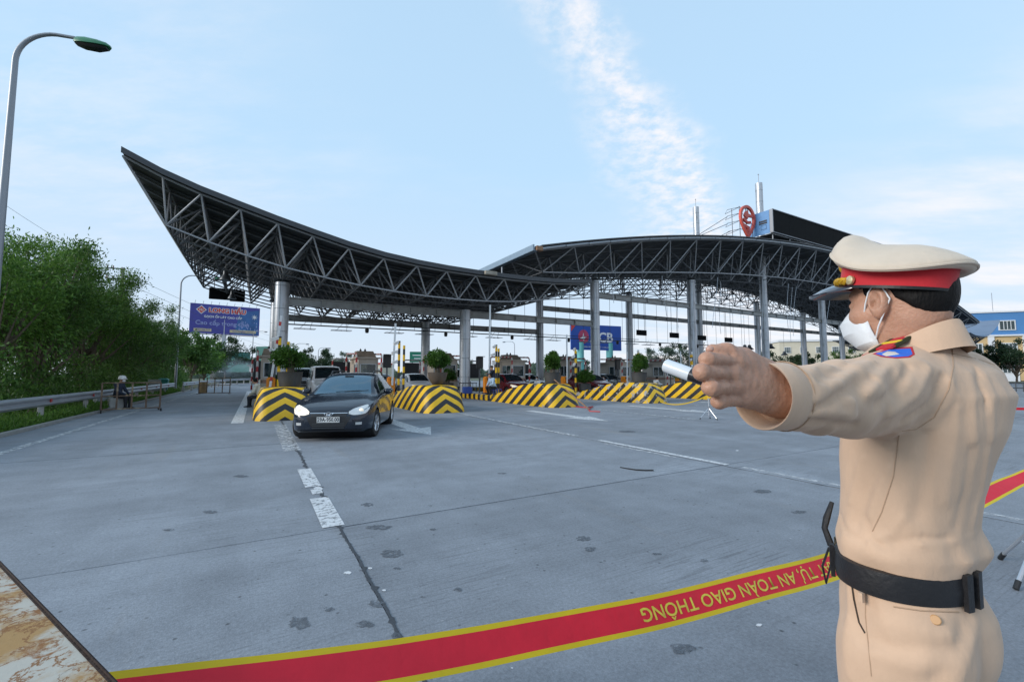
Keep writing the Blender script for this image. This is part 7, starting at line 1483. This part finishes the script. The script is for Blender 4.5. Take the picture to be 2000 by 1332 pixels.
ring_part('belt', LEATHER, [(.110, .149, -.030, 0, 0), (.121, .160, -.028, 0, 0), (.124, .163, 0, 0, 0), (.122, .161, .028, 0, 0), (.112, .151, .030, 0, 0)], bc, 56)
for q, nm in ((R(12), 'buckle'),):
    pass
def belt_pt(q, r_=0.0, z=0.0): return loc_(bc + fw * (.124 + r_) * math.cos(q) + lf * (.163 + r_) * math.sin(q) + up_ * z)
MB().loft([[belt_pt(R(a), r_, z) for r_, z in ((.0, -.036), (.010, -.036), (.010, .036), (.0, .036))] for a in (-14, -7, 0, 7, 14)]).build('buckle', pm('buckle_steel', (.5, .47, .38), rough=.25, metal=.9, var=.08), off, fix=True)
for a in (40, 172, 186): MB().loft([[belt_pt(R(a + da), r_, z) for r_, z in ((-.002, -.038), (.007, -.038), (.008, .038), (-.002, .038))] for da in (-3.2, 0, 3.2)]).build('belt_keeper', LEATHER, off, fix=True)
for a in (88,): MB().loft([[belt_pt(R(a + da), r_, z) for r_, z in ((-.006, -.05), (.004, -.048), (.004, -.028), (-.006, -.028))] for da in (-2, 0, 2)]).build('belt_loop', KHAKI, off, fix=True)
MB().tube([belt_pt(R(24), .008, .02), belt_pt(R(22), .022, .06), belt_pt(R(20), .018, .085), belt_pt(R(14), .010, .125)], [.008, .007, .008, .005], 6).build('radio_cord', LEATHER, off, smooth=True)
MB().tube([belt_pt(R(30), .010, .02), belt_pt(R(30), .026, -.03), belt_pt(R(26), .022, -.075), belt_pt(R(22), .012, -.03), belt_pt(R(24), .010, .02)], .0028, 5).build('key_loop', LEATHER, off)
# ---- seams, pockets and badges laid on the cloth
dg = bpy.context.evaluated_depsgraph_get(); bpy.context.view_layer.update()
def bvh_of(o): me = o.data; return BVHTree.FromPolygons([v.co.copy() for v in me.vertices], [tuple(p.vertices) for p in me.polygons])
bs, bt_ = bvh_of(KH), bvh_of(TR)
def on(bv, px, py, lift=.001):
    d = ray(px, py).normalized(); h = bv.ray_cast(camp, d); return None if h[0] is None else h[0] - d * lift
def seam(bv, pts, name, mat=SEAM, r_=.0011, lift=.0004):
    P = []
    for (x0, y0), (x1, y1) in zip(pts[:-1], pts[1:]):
        for k in range(6): q = on(bv, x0 + (x1 - x0) * k / 6, y0 + (y1 - y0) * k / 6, lift); P += [q] if q else []
    if len(P) > 2: MB().tube(P, r_, 5).build(name, mat, off, smooth=True)
seam(bs, [(1756, 850), (1745, 930), (1722, 1000), (1700, 1045)], 'side_seam'); seam(bs, [(1860, 682), (1862, 715), (1853, 760), (1825, 815), (1790, 838), (1756, 842)], 'armhole_seam'); seam(bs, [(1855, 690), (1905, 700), (1950, 715)], 'yoke_seam')
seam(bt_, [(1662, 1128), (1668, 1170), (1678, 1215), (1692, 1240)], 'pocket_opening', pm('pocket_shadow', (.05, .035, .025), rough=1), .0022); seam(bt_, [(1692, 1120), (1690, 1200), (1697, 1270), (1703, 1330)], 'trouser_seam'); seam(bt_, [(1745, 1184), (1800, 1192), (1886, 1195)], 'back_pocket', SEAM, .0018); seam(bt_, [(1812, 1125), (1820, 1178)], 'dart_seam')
q = on(bt_, 1827, 1210, .0); 
if q: d = ray(1827, 1210).normalized(); MB().tube([q + d * .002, q - d * .003, q - d * .0045], [.0095, .0095, .008], 16).build('pocket_button', pm('button_tan', (.48, .27, .12), rough=.35, var=.1), off, smooth=True)
def badge(bv, poly, name, mat, lift, n=7):
    cxp = sum(p[0] for p in poly) / len(poly); cyp = sum(p[1] for p in poly) / len(poly); rings_ = []
    for k in range(n + 1):
        f = max(.02, k / n); row = []
        for (x0, y0), (x1, y1) in zip(poly, poly[1:] + poly[:1]):
            for j in range(4): xx = x0 + (x1 - x0) * j / 4; yy = y0 + (y1 - y0) * j / 4; row.append(on(bv, cxp + (xx - cxp) * f, cyp + (yy - cyp) * f, lift))
        if any(r_ is None for r_ in row): return
        rings_.append(row)
    MB().loft(rings_, caps=False).build(name, mat, off, smooth=True, fix=False)
PRED = pm('badge_red', (.48, .02, .035), rough=.7, var=.08); PBLU = pm('badge_blue', (.02, .14, .62), rough=.7, var=.1); PYEL = pm('badge_yellow', (.66, .5, .04), rough=.7, var=.1); PGRN = pm('badge_green', (.035, .04, .012), rough=.8, var=.15)
pa_ = [(1704, 691), (1735, 680), (1782, 677), (1787, 692), (1778, 698), (1748, 700), (1722, 697)]
badge(bs, pa_, 'shoulder_patch_border', PRED, .002); cx0, cy0 = 1748, 690
badge(bs, [(cx0 + (x - cx0) * .88, cy0 + (y - cy0) * .74) for x, y in pa_], 'shoulder_patch', PBLU, .0034); badge(bs, [(1722, 692), (1733, 686), (1748, 687), (1757, 692), (1742, 694), (1731, 696)], 'shoulder_patch_emblem', pm('badge_pale', (.6, .55, .5), rough=.7, var=.2), .0046)
def bar(a, b, wdt, th, name, mat, par, up2): 
    d = b - a; x = d.normalized(); y = up2 - x * up2.dot(x); y.normalize(); z = x.cross(y); M = Matrix(((x.x, y.x, z.x), (x.y, y.y, z.y), (x.z, y.z, z.z))); return MB().box(loc_((a + b) / 2), (d.length, wdt, th), M=M).build(name, mat, par, bevel=.0015)
ea, eb = at(1724, 682, 1.045), at(1792, 643, 1.085); eu = (lf * -.35 - fw * .75 + up_ * .25).normalized()
ep = bar(ea, eb, .042, .006, 'epaulette', PRED, off, eu); bar(ea.lerp(eb, .22) - eu * .0 + up_ * .0035, ea.lerp(eb, .30) + up_ * .0035, .043, .005, 'rank_bar', PYEL, ep, eu)
n_e = (eb - ea).normalized().cross(eu).normalized()
bar(ea - eu * .024, eb - eu * .024, .010, .008, 'epaulette_edge', PGRN, ep, eu); bar(ea + eu * .024, eb + eu * .024, .010, .008, 'epaulette_edge', PGRN, ep, eu)
bar(at(1694, 694, 1.06), at(1742, 675, 1.08), .030, .005, 'collar_tab', PRED, off, eu)
bar(eb, at(1835, 655, 1.03), .026, .006, 'shoulder_strap', PGRN, off, eu)
# ---- baton held in the fist (lies in the hand: a thing of its own)
b0, b1 = at(1432, 762, .768), at(1298, 713, .845); bt = thing('baton', 'short baton with white tube and black grip held in the raised fist', 'baton', b0)
k_ = .60
MB().tube([b0 - b0, (b1 - b0) * k_], .0125, 16).build('grip', pm('baton_black', (.012, .014, .02), rough=.25, var=.1, coat=.5), bt, smooth=True); MB().tube([(b1 - b0) * k_, (b1 - b0) * .98, b1 - b0], [.0130, .0128, .0105], 16).build('light_tube', pm('baton_white', (.62, .68, .74), rough=.25, var=.05, coat=.5), bt, smooth=True)
# ================================================================ TAPE, STANDS, FOREGROUND
TRED = pm('tape_red', (.84, .018, .045), rough=.5, var=.10, scale=5, bump=.35, bscale=22); TYEL = pm('tape_yellow', (.82, .60, .015), rough=.5, var=.08, scale=5); TTXT = pm('tape_text_olive', (.62, .50, .05), rough=.5, var=.25, scale=30)
def translucent(m, fac):
    t = m.node_tree; b = t.nodes['Principled BSDF']; src = b.inputs['Base Color'].links[0].from_socket; tl = N(t, 'ShaderNodeBsdfTranslucent'); t.links.new(src, tl.inputs[0]); mx = N(t, 'ShaderNodeMixShader'); mx.inputs[0].default_value = fac; t.links.new(b.outputs[0], mx.inputs[1]); t.links.new(tl.outputs[0], mx.inputs[2]); t.links.new(mx.outputs[0], t.nodes['Material Output'].inputs[0])
translucent(TRED, .35); translucent(TYEL, .35)
tp = [(60, 1392, .86), (200, 1371, .92), (400, 1344, 1.0), (700, 1302, 1.15), (900, 1269, 1.28), (1100, 1230, 1.43), (1300, 1190, 1.60), (1470, 1146, 1.76), (1640, 1100, 1.98), (1800, 1033, 2.40), (1955, 952, 2.86), (2000, 932, 3.0), (2085, 896, 3.16)]
TP = [at(*p) for p in tp]; tW = .102
def tape_eval(u):                                          # u in metres along the tape
    return None
cum = [0.0]
dens = []
for i in range(len(TP) - 1):
    for k in range(8):
        f = k / 8; p0, p1, p2, p3 = TP[max(i - 1, 0)], TP[i], TP[i + 1], TP[min(i + 2, len(TP) - 1)]
        dens.append(.5 * ((2 * p1) + (p2 - p0) * f + (2 * p0 - 5 * p1 + 4 * p2 - p3) * f * f + (3 * p1 - p0 - 3 * p2 + p3) * f ** 3))
dens.append(TP[-1]); dl = [0.0]
for a, b in zip(dens[:-1], dens[1:]): dl.append(dl[-1] + (b - a).length)
DA = np.array([list(p) for p in dens])
def tape_at(u, v, n=0.0):
    p = np.array([np.interp(u, dl, DA[:, k]) for k in range(3)]); q = np.array([np.interp(u + .02, dl, DA[:, k]) for k in range(3)]); d = Vector(q - p).normalized()
    tw = .08 * math.sin(u * 2.1 + .6) + .68 + (max(0, u - 2.9) * .35); nrm = Vector((d.y, -d.x, 0)).normalized(); upv = (up_ * math.cos(tw) - nrm * math.sin(tw)); fn = d.cross(upv).normalized(); fn = fn if fn.y < 0 else -fn
    return Vector(p) + upv * v + fn * (n + (.004 * math.sin(u * 9) + .002 * math.sin(u * 23 + v * 40)) * (v / tW))
tape = thing('warning_tape', 'red tape with yellow edges and upside-down lettering stretched across behind the officer', 'tape', (0, 0, 0))
us = np.linspace(0, dl[-1], 120)
for nm, v0, v1, mt in (('tape_band', -tW * .36, tW * .36, TRED), ('tape_edge', tW * .36, tW * .5, TYEL), ('tape_edge', -tW * .5, -tW * .36, TYEL)):
    MB().loft([[tape_at(u, v0 + (v1 - v0) * k / 3, 0) for k in range(4)] for u in us], closed=False, caps=False).build(nm, mt, tape, smooth=True)
def u_of(px):
    best = min(range(len(dens)), key=lambda i: abs((1000 + F_PX * dens[i].x / (dens[i].y * math.cos(PITCH) + (dens[i].z - CAM_H) * math.sin(PITCH))) - px)); return dl[best]
uA, uB = u_of(1246), u_of(1668)
to = text_obj('tape_lettering', 'ĐẢM TRẬT TỰ, AN TOÀN GIAO THÔNG', 1.0, TTXT, None, Matrix.Identity(4), 0.0, 'CENTER', .012)
me = to.data; cs = np.array([list(v.co) for v in me.vertices]); x0, x1 = cs[:, 0].min(), cs[:, 0].max(); hcap = .72
# letters run right to left, upside down; the last letter sits at uA, the first ones pass behind the officer
full_u = (uB - uA) / 0.93
for v in me.vertices:
    f = (x1 - v.co.x) / (x1 - x0); v.co = tape_at(uA + f * full_u, -(v.co.y) * .058 + .0, .0016)
to.parent = tape; tag(to, kind='stuff')
# tripod stands
def stand(loc, h, label, rz=0.0, spread=.30):
    o = thing('tripod_stand', label, 'stand', loc, rz, 'tripod stands for the tape')
    MB().tube([(0, 0, .12), (0, 0, h)], .014, 10).build('pole', ALU, o, smooth=True); MB().tube([(0, 0, .42 * h), (0, 0, .47 * h)], .024, 10).build('collar', DKSTEEL, o)
    for k in range(3):
        a = 2 * math.pi * k / 3 + .5; e = Vector((spread * math.cos(a), spread * math.sin(a), .015)); lg = MB().tube([(0, 0, .44 * h), e], .012, 8).build('leg', ALU, o, smooth=True); f = e * .90 + Vector((0, 0, .44 * h)) * .10
        MB().tube([f, e + Vector((0, 0, -.008))], .017, 8).build('rubber_foot', BLACK, lg); MB().tube([(0, 0, .18 * h), e * .5 + Vector((0, 0, .22 * h))], .006, 6).build('brace', ALU, o)
    MB().tube([(0, 0, h - .16), (0, 0, h + .01)], .021, 10).build('tape_reel', YELLOWP, o, smooth=True); return o
pS = gp(1385, 819); hS = at(1385, 768, pS.y).z; stand(Vector((pS.x, pS.y, 0)), hS, 'silver tripod stand with yellow reel in front of the striped noses', .55)
f_ = gp(1985, 1152); stand(Vector((f_.x + .36, f_.y + .12, 0)), .96, 'silver tripod stand holding the end of the red tape', math.atan2(-.12, -.36) - .5, .385)
# far tape from the stand to the chipped nose
a, b = Vector((pS.x, pS.y, hS - .06)), gp(1289, 784, .12); pts = [a.lerp(b, k / 20) - Vector((0, 0, .22 * 4 * (k / 20) * (1 - k / 20))) for k in range(21)]; pts = [Vector((p.x, p.y, max(p.z, .03))) for p in pts]
far_t = thing('far_tape', 'slack yellow and red tape between the tripod stand and the chipped nose', 'tape', (0, 0, 0))
MB().loft([[p + Vector((0, 0, .022)), p + Vector((0, .002, .022)), p + Vector((0, .002, -.022)), p + Vector((0, 0, -.022))] for p in pts]).build('tape_band', TYEL, far_t); MB().loft([[p + Vector((0, -.004, .017)), p + Vector((0, -.002, .017)), p + Vector((0, -.002, -.017)), p + Vector((0, -.004, -.017))] for p in pts]).build('tape_stripe', TRED, far_t)
a, b = Vector((pS.x, pS.y, hS - .05)), at(2120, 800, 16.0); pts = [a.lerp(b, k / 24) - Vector((0, 0, .10 * 4 * (k / 24) * (1 - k / 24))) for k in range(25)]
ft2 = thing('far_tape', 'long red tape running from the tripod stand to beyond the officer', 'tape', (0, 0, 0)); MB().loft([[p + Vector((0, 0, .045)), p + Vector((0, .002, .045)), p + Vector((0, .002, -.045)), p + Vector((0, 0, -.045))] for p in pts]).build('tape_band', TRED, ft2)
stand(Vector((b.x, b.y, 0)), b.z + .05, 'tripod stand beyond the officer holding the far red tape')
# strip of black rubber on the concrete
P = [gp(1211, 913.5), gp(1225, 916), gp(1242, 918.5), gp(1260, 919.5), gp(1276, 919.5)]; wd_ = [.006, .018, .024, .026, .02]; tag(MB().loft([[p + Vector((0, -w_, .004)), p + Vector((0, w_, .004)), p + Vector((0, w_, .016)), p + Vector((0, -w_, .016))] for p, w_ in zip(P, wd_)]).build('rubber_strip', RUBBER, None), 'curved strip of black rubber lying on the concrete', 'rubber strip')
# rusty cabinet whose top edge cuts the corner of the view
def rust_sheet():
    m = bpy.data.materials.new('rusty_white_sheet'); m.use_nodes = True; t = m.node_tree; b = t.nodes['Principled BSDF']; l = t.links.new; tcn = N(t, 'ShaderNodeTexCoord')
    def nz(sc, det, ro, st=None, dist=0.0):
        n = N(t, 'ShaderNodeTexNoise'); n.inputs['Scale'].default_value = sc; n.inputs['Detail'].default_value = det; n.inputs['Roughness'].default_value = ro; n.inputs['Distortion'].default_value = dist
        if st: mp = N(t, 'ShaderNodeMapping'); mp.inputs['Scale'].default_value = st; mp.inputs['Rotation'].default_value = (0, 0, .5); l(tcn.outputs['Object'], mp.inputs[0]); l(mp.outputs[0], n.inputs['Vector'])
        else: l(tcn.outputs['Object'], n.inputs['Vector'])
        return n.outputs[0]
    def rg(v, a, b_, c=0., d=1.):
        r = N(t, 'ShaderNodeMapRange', interpolation_type='SMOOTHSTEP'); r.inputs['From Min'].default_value = a; r.inputs['From Max'].default_value = b_; r.inputs['To Min'].default_value = c; r.inputs['To Max'].default_value = d; l(v, r.inputs['Value']); return r.outputs[0]
    def mx(f, a, b_):
        q = N(t, 'ShaderNodeMixRGB'); l(f, q.inputs['Fac']); 
        for s_, v in (('Color1', a), ('Color2', b_)):
            if isinstance(v, tuple): q.inputs[s_].default_value = (*v, 1)
            else: l(v, q.inputs[s_])
        return q.outputs[0]
    base = mx(rg(nz(6, 8, .7), .44, .62), (.42, .40, .35), (.34, .20, .07)); vein = nz(12, 8, .7, None, .35); a_ = N(t, 'ShaderNodeMath', operation='SUBTRACT'); a_.inputs[1].default_value = .5; l(vein, a_.inputs[0]); ab = N(t, 'ShaderNodeMath', operation='ABSOLUTE'); l(a_.outputs[0], ab.inputs[0])
    c = mx(rg(ab.outputs[0], .004, .030, 1, 0), base, (.20, .085, .02)); c = mx(rg(nz(11, 10, .72, None, .5), .54, .63), c, (.22, .09, .02)); c = mx(rg(nz(14, 10, .78, None, .8), .59, .66), c, (.035, .018, .010))
    l(c, b.inputs['Base Color']); b.inputs['Roughness'].default_value = .7; bp = N(t, 'ShaderNodeBump'); bp.inputs['Strength'].default_value = .5; bp.inputs['Distance'].default_value = .003; l(nz(30, 8, .7), bp.inputs['Height']); l(bp.outputs[0], b.inputs['Normal']); return m
RSH = rust_sheet(); RED_ = pm('rust_edge', (.028, .014, .009), rough=.9, var=.5, scale=30, bump=.5, bscale=120)
zc0 = .96; e0, e1 = gp(-8, 1087, zc0), gp(232, 1334, zc0); ex = (e1 - e0).normalized(); ey = Vector((ex.y, -ex.x, 0)); ey = ey if ey.x < 0 else -ey
cab = thing('rusty_cabinet', 'rust streaked white steel cabinet top in the lower corner', 'cabinet', Vector((e0.x, e0.y, 0)) - ex * .35, math.atan2(ex.y, ex.x)); sg_ = 1 if (Vector((-math.sin(cab.rotation_euler.z), math.cos(cab.rotation_euler.z), 0)).dot(ey) > 0) else -1
Lc2 = (e1 - e0).length + .75; dp = .62
MB().box((Lc2 / 2, sg_ * dp / 2, zc0 - .012), (Lc2, dp, .024)).build('top', RSH, cab, bevel=.004)
MB().box((Lc2 / 2, sg_ * .004, zc0 - .010), (Lc2 + .01, .009, .030)).build('top_rim', RED_, cab, bevel=.004)
for x0_, x1_ in ((.02, Lc2 / 2 - .004), (Lc2 / 2 + .004, Lc2 - .02)): MB().box(((x0_ + x1_) / 2, sg_ * (dp - .03), zc0 / 2 + .02), (x1_ - x0_, .02, zc0 - .10)).build('door', RSH, cab, bevel=.004)
MB().box((Lc2 / 2, sg_ * (dp / 2 + .0), zc0 / 2), (Lc2 - .06, dp - .10, zc0 - .05)).build('carcass', RSH, cab)
for x in (.05, Lc2 - .05):
    for y in (.06, dp - .06): MB().box((x, sg_ * y, .03), (.05, .05, .06)).build('foot', RED_, cab)
